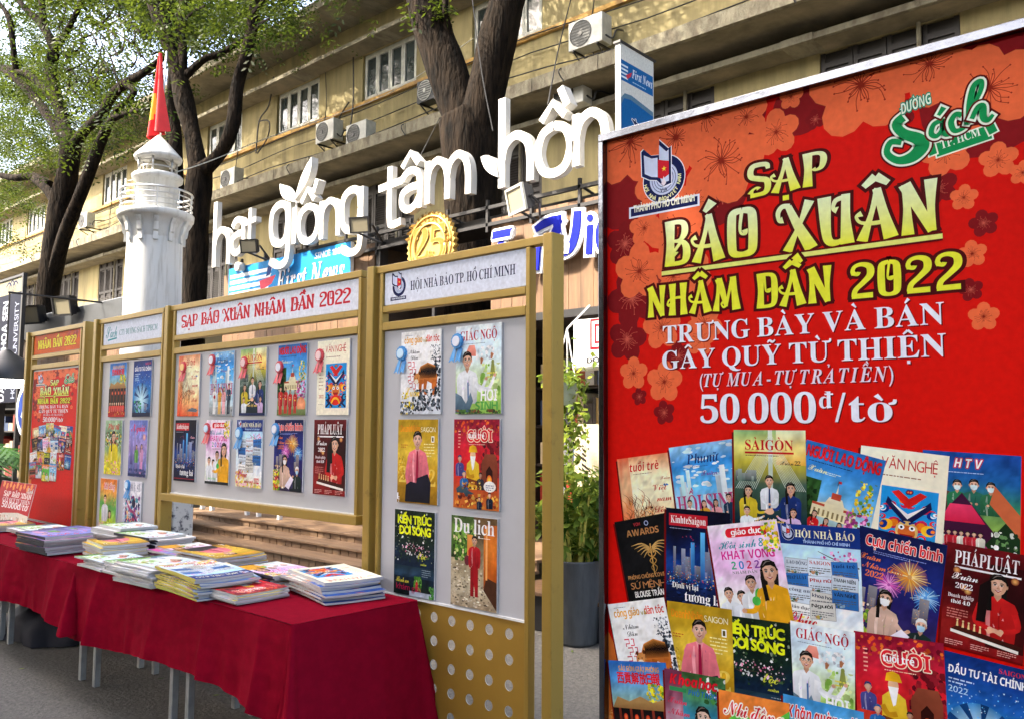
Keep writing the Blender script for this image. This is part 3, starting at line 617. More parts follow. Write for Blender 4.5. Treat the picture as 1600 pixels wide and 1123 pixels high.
def cv_press():
    a = sheet('#cfe4f6', ['#e8e6c0', '#e4eef8', '#d4e8f8', '#b8dcf4', '#98ccf0'], jit=.1, seed=5)
    a.rect(0, 1.16, 1, 1.4, '#14307c'); emblem(a, .13, 1.29, .075); a.text('HỘI NHÀ BÁO', .58, 1.25, .085, '#f4ecc0', 'serif', width=.72, align='c'); a.text('THÀNH PHỐ HỒ CHÍ MINH', .6, 1.185, .035, '#a8c4f0', 'sansb', width=.56, align='c')
    a.stroke([(.5, 1.1), (.7, 1.02), (.98, .94)], [.006, .012, .016], '#4c3830', 4); a.dots(.52, .88, .98, 1.12, ['#d060a8', '#e890c8', '#b84088', '#f0b8dc'], 34, .012, .03, 4)
    rr = random.Random(3)
    for i, t in enumerate(['LAO ĐỘNG', 'SAIGON', 'tuổi trẻ', 'PHÁP LUẬT', 'Phụ nữ', 'THANH NIÊN', 'công an', 'khoa học', 'VĂN NGHỆ', 'giáo dục', 'Người']):
        x, y = .07 + (i % 3) * .27 + rr.random() * .05, .82 - (i // 3) * .17 + rr.random() * .05; r = rr.random() * .2 - .1
        q = lambda u, v: (x + u * math.cos(r) - v * math.sin(r), y + u * math.sin(r) + v * math.cos(r))
        c = rr.choice(['#e6e4de', '#d6d4cc', '#f0eee8', '#2c6ab0', '#c8d4e0']); a.poly([q(0, -.06), q(.31, -.06), q(.31, .15), q(0, .15)], '#6c7078'); a.poly([q(.004, -.056), q(.306, -.056), q(.306, .146), q(.004, .146)], c)
        a.text(t, *q(.02, .08), .04, rr.choice(['#b01c24', '#16204a', '#202020']), rr.choice(['serif', 'sansb']), width=.26, rot=r); a.lines(x + .02, y + .03, .26, 3, .014, '#4c4e54', i); a.dots(x + .02, y - .05, x + .15, y + .0, ['#7a94a8', '#b08060', '#c8b050', '#405a38'], 8, .01, .03, i)
    a.dots(0, 0, .34, .32, ['#f0c828', '#e8b820', '#f6e060', '#d86aa0'], 40, .015, .04, 8); a.dots(.1, .0, 1, .12, ['#f4dc50', '#f8e880', '#f0a8c0'], 44, .015, .05, 9)
    a.text('Chúc', .1, .2, .16, '#c81c20', 'script', width=.36); a.text('xuân mới 2022', .34, .09, .1, '#c81c20', 'script', width=.58)
    return a
def cv_veteran():
    a = sheet('#16205e', ['#383050', '#2c2458', '#241e64', '#1c2a78', '#141c58', '#101848'], jit=.15, seed=6)
    a.text('Cựu chiến binh', .53, 1.19, .13, '#d8262e', 'sansb', width=.88, align='c', outline=('#f4dcd8', .008)); a.lines(.2, 1.13, .6, 2, .012, '#8090d0', 4)
    def burst(x, y, r, cols, n, sd):
        rr = random.Random(sd)
        for i in range(n):
            b = 2 * math.pi * i / n + rr.random() * .2; l = r * (.6 + .4 * rr.random()); a.stroke([(x + .1 * r * math.cos(b), y + .1 * r * math.sin(b)), (x + l * math.cos(b), y + l * math.sin(b) - .02)], [.01, .004], rr.choice(cols), 2)
    a.ell(.64, .93, .2, .18, '#5a3468', inner='#d09a58'); a.ell(.42, .78, .15, .15, '#4a2a78', inner='#c050b0'); a.ell(.84, .74, .14, .14, '#1c3c90', inner='#60a8f0')
    burst(.64, .93, .25, ['#f0c050', '#f8e0a0', '#e09030'], 40, 1); burst(.42, .78, .18, ['#e060c0', '#f0a0e0'], 28, 2); burst(.84, .74, .18, ['#60b0f0', '#b0e0ff'], 28, 3)
    towers(a, .4, .0, .9, 10, .1, .36, ['#2c2850', '#3a3048', '#40384e'], 4, ['#e0b060', '#c08040'])
    for i, t in enumerate(['Xuân', 'Nhâm Dần', '2022']): a.text(t, .05 + i * .04, 1.02 - i * .1, .07, '#e87830', 'script' if i < 2 else 'serifi')
    a.dots(.0, .05, .5, .5, ['#e8c0a0', '#f0d8c8', '#d89080', '#c0a070', '#a05858'], 50, .02, .05, 5); a.dots(0, .0, .25, .42, ['#e8d020', '#90b030', '#f0e040', '#5a8a28', '#d02c30'], 46, .02, .05, 7)
    a.person(.4, .1, .62, '#d8b4a0', long=True, mask='#f4f6f8', glasses=True, arms=[[(2, -2), (3.2, -3), (4, -2.6)]]); a.person(.83, .0, .5, '#1c2c28', hair='#d4d4d0', mask='#a8d0ea'); a.poly([(.42, .1), (.62, .3), (.72, .24), (.56, .04)], '#e4dcf0')
    a.rect(.6, .0, 1, .06, '#101820')
    return a
def cv_law():
    a = sheet('#5a0c10', ['#7a1014', '#8a1a18', '#5c0c10', '#3c080c', '#4a0a0e', '#6a1016'], jit=.2, seed=7)
    a.photo(.55, .1, 1, 1.2, ['#400a0c', '#240608', '#2c0608'], 5, 8, .3, 4)
    a.text('PHÁPLUẬT', .5, 1.13, .18, '#f6eeee', 'serif', width=.78, align='c'); a.rect(.12, 1.07, .92, 1.095, '#efe6e6')
    for x, y in ((.15, 1.04), (.85, 1.03), (.25, .82), (.3, .78)): a.ell(x, y, .05, .05, '#6a1214', inner='#f8b060')
    a.text('Xuân', .1, .92, .09, '#f0e6e6', 'script'); a.text('2022', .14, .8, .07, '#f0e6e6', 'serifi'); a.text('Doanh nghiệp', .06, .67, .05, '#f0dede', 'serif', width=.32); a.text('thời 4.0', .1, .59, .05, '#ffffff', 'serif', width=.24); a.lines(.06, .5, .26, 4, .02, '#c87870', 3)
    a.person(.66, .22, .88, '#c81c1c', long=True, arms=[[(-2, -1.6), (-2.3, -3.4), (-.6, -4)], [(2, -1.6), (2.4, -3.4), (.6, -4.1)]])
    a.poly([(.42, .42), (.44, .9), (.56, 1.0), (.55, .7), (.53, .42)], '#14090a'); a.stroke([(.56, .3), (.64, .34), (.74, .3)], [.06, .06, .05], '#dca484', 4)
    a.poly([(.12, .24), (.2, .3), (.98, .2), (.96, .13)], '#2c0e0c', '#4a1c14'); a.poly([(.12, .2), (.94, .1), (.94, .14), (.12, .24)], '#efe6dc')
    for i in range(5): a.stroke([(.2 + i * .07, .29 - i * .008), (.2 + i * .07, .36 - i * .008)], [.03, .014], '#e8c88a', 2); a.ell(.2 + i * .07, .375 - i * .008, .013, .013, '#e8c88a', 0, 7)
    for i in range(3): a.lines(.06 + i * .32, .08, .22, 3, .015, '#e0a098', 5 + i)
    return a
def cv_faith():
    a = sheet('#f4f2ee', ['#d4dae2', '#f0f0f2', '#faf8f4', '#f6f4f0'], jit=.08, seed=3)
    a.lines(.1, 1.33, .3, 1, .012, '#606870', 3); a.text('công giáo', .08, 1.2, .11, '#e2a020', 'sansb', width=.46); a.text('dân tộc', .62, 1.2, .11, '#d83c28', 'sansb', width=.34); a.text('và', .555, 1.2, .06, '#b0a030', 'sansb')
    a.dots(.74, .9, .98, 1.15, ['#4a525c', '#8a929a', '#30363e'], 34, .01, .035, 4, 3); a.dots(.82, .35, 1, .95, ['#2c3440', '#525c6a', '#1c2028', '#8a94a0'], 60, .02, .05, 5, 4)
    a.text('Nhâm', .2, 1.02, .07, '#181818', 'script'); a.text('Dần', .26, .92, .07, '#181818', 'script')
    for i in range(4):
        y = .88 - i * .12; b = .18 + (i % 2) * .04
        a.stroke([(b, y), (b + .08, y), (b + .08, y - .06), (b + .02, y - .06), (b + .02, y - .1)], .018, '#c81c3c', 1); a.stroke([(b + .12, y), (b + .16, y), (b + .16, y - .09), (b + .1, y - .09)], .018, '#c81c3c', 1)
    # the prowling tiger
    a.poly([(.4, .62), (.5, .8), (.68, .86), (.86, .8), (.92, .62), (.9, .44), (.8, .5), (.66, .56), (.56, .5), (.5, .56)], '#b85a20', '#d88a3a'); a.ell(.42, .6, .085, .09, '#d08a48'); a.ell(.4, .55, .05, .04, '#efe2cc'); a.ell(.36, .68, .025, .03, '#5a2c12'); a.ell(.48, .69, .025, .03, '#5a2c12')
    for x in (.52, .64, .84): a.stroke([(x, .58), (x - .02, .44), (x + .0, .32)], [.09, .07, .06], '#b8601f', 3)
    rr = random.Random(6)
    for i in range(22): x = .5 + .4 * i / 22; a.stroke([(x, .84 - abs(x - .68) * .3), (x + .015, .72), (x - .01, .6)], [.006, .018, .006], '#1c0e08', 3)
    for e in (-1, 1): a.ell(.4 + e * .03, .61, .012, .01, '#101010', 0, 6)
    a.dots(.3, .05, 1, .42, ['#20242c', '#5a6470', '#8c98a4', '#38404a', '#c4ccd4', '#101418'], 90, .02, .06, 7, 4); a.dots(0, .0, .35, .22, ['#202830', '#606a76', '#d8c020'], 34, .02, .05, 8, 4); a.text('Xuân', .12, .3, .16, '#e6c01c', 'script', width=.36); a.dots(.03, .26, .22, .38, ['#e6d01c', '#c8b010'], 12, .015, .03, 5)
    return a
def cv_boss():
    a = sheet('#c89a1c', ['#8a6410', '#a87c14', '#c89a1c', '#dab83a', '#c09a20', '#b08c1a'], jit=.08, seed=2, fr=1.5)
    a.text('DoanhNhân', .06, 1.19, .11, '#e08a18', 'sansb', width=.5); a.text('SAIGON', .58, 1.19, .08, '#f0e6c0', 'sans', width=.36); a.rect(.84, 1.02, .91, 1.12, '#f4f0dc'); a.rect(.855, 1.035, .895, 1.105, '#5a4a18')
    a.text('2', .03, .34, .26, '#e0c050', 'serif', width=.22); a.text('2', .76, .3, .26, '#e0c050', 'serif', width=.2); a.lines(.66, .98, .26, 5, .022, '#f0e2a0', 3, 2.2); a.lines(.08, .96, .18, 2, .02, '#b0501c', 4); a.dots(.02, .4, .18, .8, ['#d8b840', '#e8cc60', '#a88018'], 24, .01, .03, 4)
    a.person(.5, .34, .88, '#ee7a88', tie='#a0103c', collar='#f49aa4', skin='#d0a08a', arms=[[(-2, -1.8), (-2.5, -4), (-2, -6)], [(2, -1.8), (2.5, -4), (2, -6)]])
    a.poly([(.2, .02), (.22, .3), (.34, .36), (.48, .34), (.5, .42), (.76, .5), (.84, .36), (.82, .02)], '#14141e', '#1e1c2c'); a.lines(.03, .08, .03, 4, .02, '#ffffff', 2); a.rect(.0, .05, .03, .16, '#f0f0f0')
    return a
def cv_arch():
    a = sheet('#0c1a18', ['#16241e', '#0c1c2c', '#0e2038', '#10241c', '#0a1612', '#1a2a1c'], jit=.35, seed=4)
    a.dots(.02, .55, .98, 1.38, ['#1c3420', '#2c4c2c', '#0c1c14', '#88947c', '#d8e0dc', '#3c5a34'], 150, .008, .03, 3, 5)
    a.text('KIẾN TRÚC', .5, 1.18, .13, '#dce61c', 'sans', width=.84, align='c', outline=('#dce61c', .008)); a.text('ĐỜI SỐNG', .52, 1.0, .13, '#dce61c', 'sans', width=.78, align='c', outline=('#dce61c', .008))
    for i in range(5): a.stroke([(.1 + i * .18, .8), (.3 + i * .12, .7 + .04 * (i % 3)), (.5 + i * .1, .74)], [.006, .01, .004], '#3a3228', 4)
    a.dots(.2, .66, .9, .86, ['#f0e8ec', '#e8b8cc', '#d06a90'], 34, .008, .022, 5); a.text('lộc', .6, .62, .12, '#d0d83c', 'script'); a.text('xuân', .66, .52, .05, '#d0d83c', 'script'); a.photo(.0, .3, 1, .48, ['#16283c', '#28445c', '#182c38'], 8, 3, .4, 8)
    a.lines(.7, .44, .22, 4, .014, '#8a9ca8', 3, 2.4); a.dots(.5, .1, .7, .34, ['#4c8a30', '#6aa840', '#2c5c20'], 26, .02, .045, 4); a.person(.58, .06, .22, '#c81c28', long=True, face=False, legs=.3, bottom='#c81c28'); a.photo(.4, 0, 1, .08, ['#c4ccdc', '#a8b4c8'], 6, 2, .15, 5); a.dots(.88, .0, 1, .2, ['#3c7a34', '#5a9a48'], 16, .02, .05, 6)
    a.text('Bình an', .06, .2, .08, '#d8d040', 'script', width=.32); a.text('khám gan', .06, .08, .1, '#b01c4c', 'sans', width=.62)
    return a
def cv_bliss():
    a = sheet('#dcecf0', ['#88b850', '#a8cc68', '#cfe4b0', '#dceef0', '#cfe4f4', '#e8f2f8'], jit=.1, seed=6)
    a.text('GIÁC NGỘ', .5, 1.16, .15, '#b01c34', 'serif', width=.82, align='c'); a.lines(.12, 1.1, .76, 1, .012, '#607888', 3); a.poly([(.2, .92), (.3, 1.08), (.42, 1.08), (.48, .9)], '#d87868', '#e89a88'); a.dots(.45, .84, .85, 1.06, ['#ffffff', '#c4d0d8', '#e8eef2'], 20, .02, .06, 4)
    a.dots(.55, .2, .98, .78, ['#a0c860', '#78a840', '#c0dc88', '#d8e8a0'], 40, .03, .08, 5); a.stroke([(.82, .56), (.82, .78)], [.12, .06], '#8a9448', 2); a.ell(.82, .8, .03, .04, '#8a9448')
    a.person(.26, .16, .84, '#ecf0f4', glasses=True, arms=[[(2, -2), (3, -3.2), (4.2, -1.4)], [(2, -2.4), (4.6, -3), (6, -.9)]]); a.stroke([(.28, .5), (.29, .2)], [.03, .03], '#4a70a0', 2)
    for x, y in ((.57, .78), (.79, .85)):
        for k in range(4): a.stroke([(x, y), (x - .01 + k * .018, y + .1 - .012 * abs(k - 1))], [.03, .014], '#b07048', 2)
    a.poly([(.0, .34), (.14, .28), (.24, .16), (.34, .34), (.4, .2), (.3, .02), (.0, .02)], '#3c5468', '#6a8496'); a.text('HỘI', .56, .2, .18, '#f6faf8', 'sansb', width=.36); a.text('SINH', .44, .06, .13, '#50a048', 'sansb', width=.5); a.lines(.7, .62, .16, 2, .03, '#e8dc50', 6, 2)
    a.dots(0, 0, 1, .07, ['#2c4a2c', '#48702c', '#7a5030'], 34, .02, .05, 7)
    return a
def cv_cartoon():
    a = sheet('#cc1a26', ['#c8702c', '#b84a20', '#c02420', '#d01c28', '#c01c34', '#8a1430'], jit=.12, seed=8)
    a.dots(0, 1.14, 1, 1.39, ['#d04a1c', '#801028', '#e87028', '#a81c30'], 60, .015, .045, 3); a.dots(.6, .5, 1, 1.1, ['#7a1420', '#5c0c1c', '#901c24'], 50, .03, .07, 4)
    a.text('CƯỜI', .58, 1.05, .18, '#d8202c', 'sansb', width=.56, align='c', outline=('#f4d8c0', .012)); a.text('tuổi trẻ', .5, 1.1, .085, '#ffffff', 'sansb', width=.36, align='c'); a.lines(.34, 1.0, .5, 1, .012, '#f0c8b0', 4); a.lines(.1, 1.2, .05, 6, .025, '#f0a898', 5, 2)
    a.poly([(.62, .3), (.62, .72), (.7, .86), (.92, .86), (.96, .72), (.96, .3)], '#6a2c1c', '#84402a'); a.poly([(.72, .36), (.72, .6), (.79, .68), (.86, .6), (.86, .36)], '#2c0c08'); a.ell(.79, .44, .06, .1, '#d8481c', inner='#f8d040')
    a.poly([(.28, .3), (.3, .7), (.42, .8), (.56, .7), (.6, .3)], '#d8a818', '#e8c838'); a.ell(.43, .84, .06, .07, '#e0b088'); a.poly([(.37, .82), (.49, .82), (.45, .62), (.42, .6)], '#f0ece8'); a.poly([(.34, .88), (.36, .97), (.43, 1.0), (.5, .97), (.53, .88)], '#e0a818'); a.stroke([(.3, .6), (.36, .5), (.46, .52)], .06, '#c89018', 3); a.poly([(.26, .4), (.6, .36), (.64, .42), (.3, .48)], '#7c3818')
    a.person(.14, .5, .34, '#48488c', face=False, hair='#28306a'); a.person(.24, .26, .34, '#2468b0', face=False, hair='#1c4c8c'); a.person(.6, .3, .28, '#30303c', face=False, skin='#b88060'); a.poly([(.06, .3), (.16, .36), (.34, .28), (.46, .24), (.3, .18), (.18, .22), (.12, .14)], '#1c3440', '#48606c')
    a.ell(.8, .36, .13, .085, '#f4f2ec'); a.lines(.72, .37, .16, 3, .018, '#304080', 3); a.dots(.05, .02, 1, .24, ['#e09a38', '#c8601c', '#f0b850', '#9c3818', '#601c18'], 60, .02, .05, 9); a.person(.58, .0, .2, '#14203c', face=False); a.person(.8, .02, .26, '#101c34', face=False)
    a.dots(.2, .3, .62, .42, ['#c88a28', '#e8c060', '#503018', '#a85420'], 40, .012, .03, 12)
    return a
def cv_invest():
    a = sheet('#12408c', ['#0c1c3c', '#12548c', '#2c8ac8', '#1c5cb0', '#123a86', '#102c70'], jit=.15, seed=3)
    a.text('ĐẦU TƯ TÀI CHÍNH', .52, 1.14, .1, '#f4f8fc', 'sansb', width=.9, align='c'); a.text('SAIGON', .8, 1.28, .06, '#d03040', 'serif', width=.3, align='c'); a.lines(.08, 1.06, .3, 2, .025, '#b8d0ec', 3); a.text('2022', .08, .9, .08, '#a8cce8', 'sans', width=.24)
    a.ell(.48, .42, .42, .42, '#2c7ab8', inner='#c8ecf8', n=24)
    for i in range(7): b = -.5 + i * .62; a.poly([(.48 + .1 * math.cos(b), .42 + .1 * math.sin(b)), (.48 + .42 * math.cos(b), .42 + .42 * math.sin(b)), (.48 + .42 * math.cos(b + .24), .42 + .42 * math.sin(b + .24))], '#0e3a70')
    a.dots(.1, .6, 1, 1.05, ['#a8e0ff', '#e0f6ff', '#5ab0e8'], 44, .004, .016, 5, 4); towers(a, .12, .2, .8, 10, .1, .3, ['#143c6c', '#6ab0d8', '#245c94'], 6, ['#d8f0ff']); a.dots(.1, .1, .5, .4, ['#1c7a4c', '#3cb070', '#0c4a3c'], 30, .02, .05, 8); a.rect(0, 0, 1, .1, '#0c1a3c')
    return a
def cv_chinese():
    a = sheet('#7ab0e0', ['#401810', '#201010', '#5a3a20', '#8ab0a0', '#58a0dc', '#2c6cc0'], jit=.12, seed=5)
    a.text('SÀI GÒN GIẢI PHÓNG', .52, 1.26, .07, '#e0a020', 'sansb', width=.7, align='c')
    a.text('西貢解放日報', .5, 1.1, .12, '#d81c24', 'sans', width=.74, align='c', outline=('#d81c24', .005))
    a.dots(.6, .45, 1, 1.1, ['#e8d018', '#f0e030', '#a8b828', '#5a8a28', '#d0b010'], 90, .015, .045, 4); a.photo(0, .0, 1, .74, ['#2a0e0c', '#1c1412', '#281c18', '#0c0c0e'], 8, 6, .4, 6); a.poly([(.0, .74), (.1, .9), (.3, .84), (.5, .92), (.7, .84), (.9, .9), (1, .74)], '#8a6438', '#b89058')
    for i in range(5): a.rect(.1 + i * .19, .3, .14 + i * .19, .74, '#4c1c14', '#803020'); a.ell(.21 + i * .19, .62, .035, .05, '#c81c1c', inner='#f08040')
    for i in range(7): a.person(.1 + i * .13, .12, .28, '#d83c34', face=False, skin='#e0b090')
    a.rect(0, 0, 1, .14, '#b81c1c', '#a01818'); a.dots(0, .02, 1, .14, ['#e05030', '#f0b040', '#801010'], 34, .01, .03, 8)
    return a
def cv_science():
    a = sheet('#3c88a8', ['#c8c0d0', '#a8c8d4', '#58a8c0', '#2c7a98', '#4a8a58', '#38582c'], jit=.18, seed=7)
    a.photo(0, .3, .3, 1.4, ['#5c7a3c', '#c8a0b0', '#8a4a60', '#6a2c48'], 4, 8, .3, 8); a.dots(.6, 1.0, 1, 1.4, ['#2c5c2c', '#e8ece8', '#488a40'], 30, .03, .06, 3)
    a.text('Khoahọc', .48, 1.2, .14, '#d81c2c', 'sansi', width=.8, align='c', outline=('#8a1018', .006)); a.rect(.08, 1.1, .36, 1.16, '#2c8a50'); a.text('PHỔ THÔNG', .66, 1.08, .08, '#1c5ca8', 'sansi', width=.54, align='c')
    for i, t in enumerate(['Xuân', 'Nhâm', 'Dần', '2022']): a.text(t, .05, .92 - i * .16, .09, '#d02c4c', 'script' if i < 3 else 'serif')
    a.person(.62, .05, .92, '#e4ecf0', long=True, skin='#ecc4ac')
    return a
def cv_kids():
    a = sheet('#5ab04a', ['#f0d840', '#a8c838', '#58b048', '#e87830', '#f08a38'], jit=.12, seed=9)
    a.poly([(.0, .9), (.3, 1.2), (.6, 1.0), (1, 1.3), (1, .5), (0, .5)], '#58b840'); a.text('Nhi đồng', .5, 1.1, .18, '#d02430', 'script', width=.84, align='c', outline=('#f8f0e0', .02)); a.text('TP HỒ CHÍ MINH', .6, 1.02, .05, '#f4f8e8', 'sansb', width=.6, align='c')
    a.person(.3, .1, .7, '#f0d838', skin='#e8b890'); a.person(.68, .06, .66, '#e8f0f4', skin='#e8b890', long=True); a.dots(0, 0, 1, .2, ['#d8e040', '#58a838', '#f0f0c0'], 30, .03, .07, 4)
    return a
def cv_scarf():
    a = sheet('#6ab8e4', ['#58a048', '#a8d8f0', '#6ab8e8', '#3c90d0'], jit=.15, seed=10)
    a.text('Khăn quàng đỏ', .5, 1.14, .15, '#d01c28', 'sansi', width=.9, align='c', outline=('#f4f0ec', .012)); a.dots(.1, .8, .9, 1.1, ['#e8f4fc'], 14, .04, .1, 3, 7, .5); a.person(.34, .0, .72, '#f0f2f4', tie='#d01c28'); a.person(.68, .0, .68, '#e8eef4', tie='#d01c28', long=True)
    return a
def cv_travel():
    a = sheet('#b09870', ['#a89478', '#c4b89c', '#b4a484', '#8a7a5c', '#5a4a34', '#6a5030'], jit=.25, seed=4)
    a.dots(.0, .0, .9, .66, ['#d8ccb4', '#8a7c64', '#6a5c48', '#c0b498', '#e4dac4', '#4c4034'], 150, .012, .045, 3, 5, .5); a.photo(.72, .3, 1, 1.3, ['#8a3c14', '#c8641c', '#d87a28', '#b85a1c'], 4, 9, .15, 4); a.poly([(.72, .3), (1, .02), (1, .44), (.78, .5)], '#4a2c1c')
    a.rect(.76, .46, .8, 1.28, '#e8a058', '#f0b070'); a.photo(.0, .74, .5, 1.4, ['#2c3c1c', '#486a28', '#7a9c48', '#3c5028'], 8, 8, .5, 7); a.dots(.05, .7, .55, 1.3, ['#6aa038', '#3c6a24', '#9cc058', '#e8d8a8', '#2a401c'], 80, .02, .05, 8); a.rect(.36, .8, .48, 1.12, '#d08038', '#d89048'); a.ell(.36, .72, .06, .08, '#6a2c34')
    a.text('Du lịch', .5, 1.14, .22, '#f8f4ee', 'serif', width=.9, align='c'); a.lines(.6, 1.08, .36, 1, .014, '#f0e8dc', 2)
    a.person(.52, .18, .94, '#b81c24', skin='#c89878', bottom='#98141c', legs=.5, arms=[[(-1.8, -2), (-2, -4), (-1.7, -6)], [(1.8, -2), (2, -4), (1.7, -6)]]); a.poly([(.46, .48), (.5, .8), (.6, .5), (.56, .2), (.5, .4)], '#a4161e')
    return a
def cv_yellow():
    a = sheet('#9cc080', ['#e8d830', '#d8c838', '#88a870', '#5a7a58', '#a8c8a0'], jit=.3, seed=13); a.text('Phụ nữ', .5, 1.16, .15, '#c81c28', 'sansi', width=.66, align='c'); a.dots(0, .7, 1, 1.1, ['#d8e4d0', '#507048', '#304a38', '#e0c830', '#c04838'], 60, .02, .06, 4)
    a.person(.52, .2, .94, '#ecd81c', long=True, arms=[[(-2, -2), (-2, -4), (0, -4.6)], [(2, -2), (2, -4), (0, -4.6)]]); a.dots(.0, .0, 1, .36, ['#f0e020', '#e8d010', '#f8f080', '#e890a0', '#a8b828'], 70, .03, .06, 5)
    return a
def cv_violet():
    a = sheet('#7a70b8', ['#40487c', '#787cb8', '#a890c8', '#8a8cd0', '#6878c0'], jit=.25, seed=12); a.text('Người', .5, 1.12, .2, '#d02838', 'script', width=.76, align='c'); a.rect(.1, .3, .24, 1.0, '#4a4480', '#9088c8'); a.rect(.3, .4, .4, 1.1, '#5c5090', '#a898d0')
    a.person(.44, .1, .7, '#6ab048', legs=.35, bottom='#786a9c', long=True); a.person(.72, .08, .74, '#e0a0c8', legs=.4, bottom='#d890b8', long=True); a.ell(.84, .98, .08, .08, '#c07a90', inner='#f0c8b0'); a.dots(0, 0, 1, .2, ['#404878', '#786c9c', '#30386a'], 40, .03, .06, 4); a.rect(.0, .02, 1, .07, '#203058')
    return a
def cv_green():
    a = sheet('#e88a38', ['#d0d048', '#a8c848', '#58a850', '#e8a048', '#e87a30'], jit=.2, seed=15); a.text('Nhi đồng', .55, 1.14, .14, '#d82c30', 'sansi', width=.66, align='c', outline=('#f8f0e0', .015)); a.text('Tết', .66, .78, .15, '#28a04c', 'script'); a.person(.32, .3, .7, '#e8ecf0'); a.person(.62, .02, .6, '#b8d838', long=True, face=False); a.dots(0, .0, 1, .3, ['#f0e4b0', '#c8d850', '#e8b090'], 50, .03, .07, 5)
    return a
def cv_abstract():
    a = sheet('#d0d4dc', ['#58a0b8', '#b8c4d0', '#d8d8e0', '#e4e4ea'], jit=.25, seed=16); a.text('NGHỆ SĨ', .5, 1.16, .16, '#9aa0ac', 'serif', width=.84, align='c'); a.dots(.1, .1, .95, 1.05, ['#3c4a8c', '#7c3c80', '#c0486a', '#58a0c0', '#283468', '#e0b070', '#48a8b8'], 110, .02, .09, 5, 5); a.ell(.6, .86, .1, .11, '#2c2c48'); a.stroke([(.2, .9), (.4, .7), (.7, .6), (.9, .3)], [.03, .08, .06, .02], '#b04878', 5)
    return a
def star(a, x, y, r, c):
    a.poly([(x + (r if i % 2 == 0 else r * .4) * math.sin(i * math.pi / 5), y + (r if i % 2 == 0 else r * .4) * math.cos(i * math.pi / 5)) for i in range(10)], c)
def emblem(a, x, y, r, words=False):
    """the journalists' association badge: ring, folded paper and pen nib"""
    P = lambda *q: [(x + u * r, y + v * r * (1.14 if v > 0 else 1)) for u, v in q]
    pap = P((-.98, 1.12), (-.95, .2), (-.6, .02), (-.25, -.06), (.06, -.38), (.42, -.3), (.42, 1.08), (.3, 1.02), (-.12, 1.4), (-.14, .86), (-.5, .9), (-.86, 1.2))
    a.ell(x + .1 * r, y - .1 * r, 1.06 * r, 1.06 * r, '#e8ecf8', n=36); a.ell(x + .1 * r, y - .1 * r, 1.02 * r, 1.02 * r, '#141c50', n=36); a.ell(x + .1 * r, y - .1 * r, .7 * r, .7 * r, '#c4cdea', n=30)
    for q in (.6, .48, .36): a.ell(x + .1 * r, y - .1 * r, q * r, q * r, '#141c50', n=26); a.ell(x + .1 * r, y - .1 * r, (q - .025) * r, (q - .025) * r, '#c4cdea', n=26)
    cx, cy = sum(p[0] for p in pap) / 12, sum(p[1] for p in pap) / 12
    a.poly([(cx + (u - cx) * 1.13, cy + (v - cy) * 1.1) for u, v in pap], '#e8ecf8'); a.poly([(cx + (u - cx) * 1.07, cy + (v - cy) * 1.05) for u, v in pap], '#141c50')
    a.poly(P((-.9, 1.0), (-.86, .26), (-.5, .08), (-.2, .02), (-.2, .78), (-.5, .8)), '#cfd8f2'); a.poly(P((-.12, 1.26), (-.12, .1), (.0, -.26), (.36, -.24), (.36, 1.0), (.24, .94)), '#cfd8f2')
    a.poly(P((-.18, .7), (-.18, .0), (.06, -.1), (.36, .04), (.36, .56), (.1, .62)), '#d42030'); a.poly(P((.1, .02), (-.02, -.3), (.1, -.42), (.22, -.3)), '#f0e4ec'); star(a, x + .12 * r, y + .34 * r, .13 * r, '#f4d83c')
    if words:
        a.text('VJA', x + .1 * r, y - .66 * r, .16 * r, '#141c50', 'sansb', width=.36 * r, align='c')
        t = 'HỘI NHÀ BÁO VIỆT NAM'; n = len(t)
        for i, ch in enumerate(t):
            b = math.radians(186 + i * 167 / (n - 1))
            a.text(ch, x + .1 * r + .94 * r * math.cos(b), y - .1 * r + .94 * r * math.sin(b), .16 * r, '#f0f0b0', 'sansb', rot=b + math.pi / 2, align='c')
            
COVERS = dict(young=cv_young, women=cv_women, saigon=cv_saigon, labour=cv_labour, arts=cv_arts, tv=cv_tv, awards=cv_awards, econ=cv_econ, school=cv_school, press=cv_press, veteran=cv_veteran, law=cv_law, faith=cv_faith, boss=cv_boss, arch=cv_arch, bliss=cv_bliss, cartoon=cv_cartoon, invest=cv_invest, chinese=cv_chinese, science=cv_science, kids=cv_kids, scarf=cv_scarf, travel=cv_travel, yellow=cv_yellow, violet=cv_violet, green=cv_green, abstract=cv_abstract)
_cv = {}
def cover(k):
    if k not in _cv:
        a = _cv[k] = COVERS[k]()
        for i, (q, c) in enumerate(zip(a.v, a.c)):
            f = 1 + .34 * noise.noise(Vector((q[0] * 7, q[1] * 7, 3.7))) + .22 * noise.noise(Vector((q[0] * 25, q[1] * 25, 9.1)))
            a.c[i] = tuple(min(.92, v * f) for v in c)
    return _cv[k]

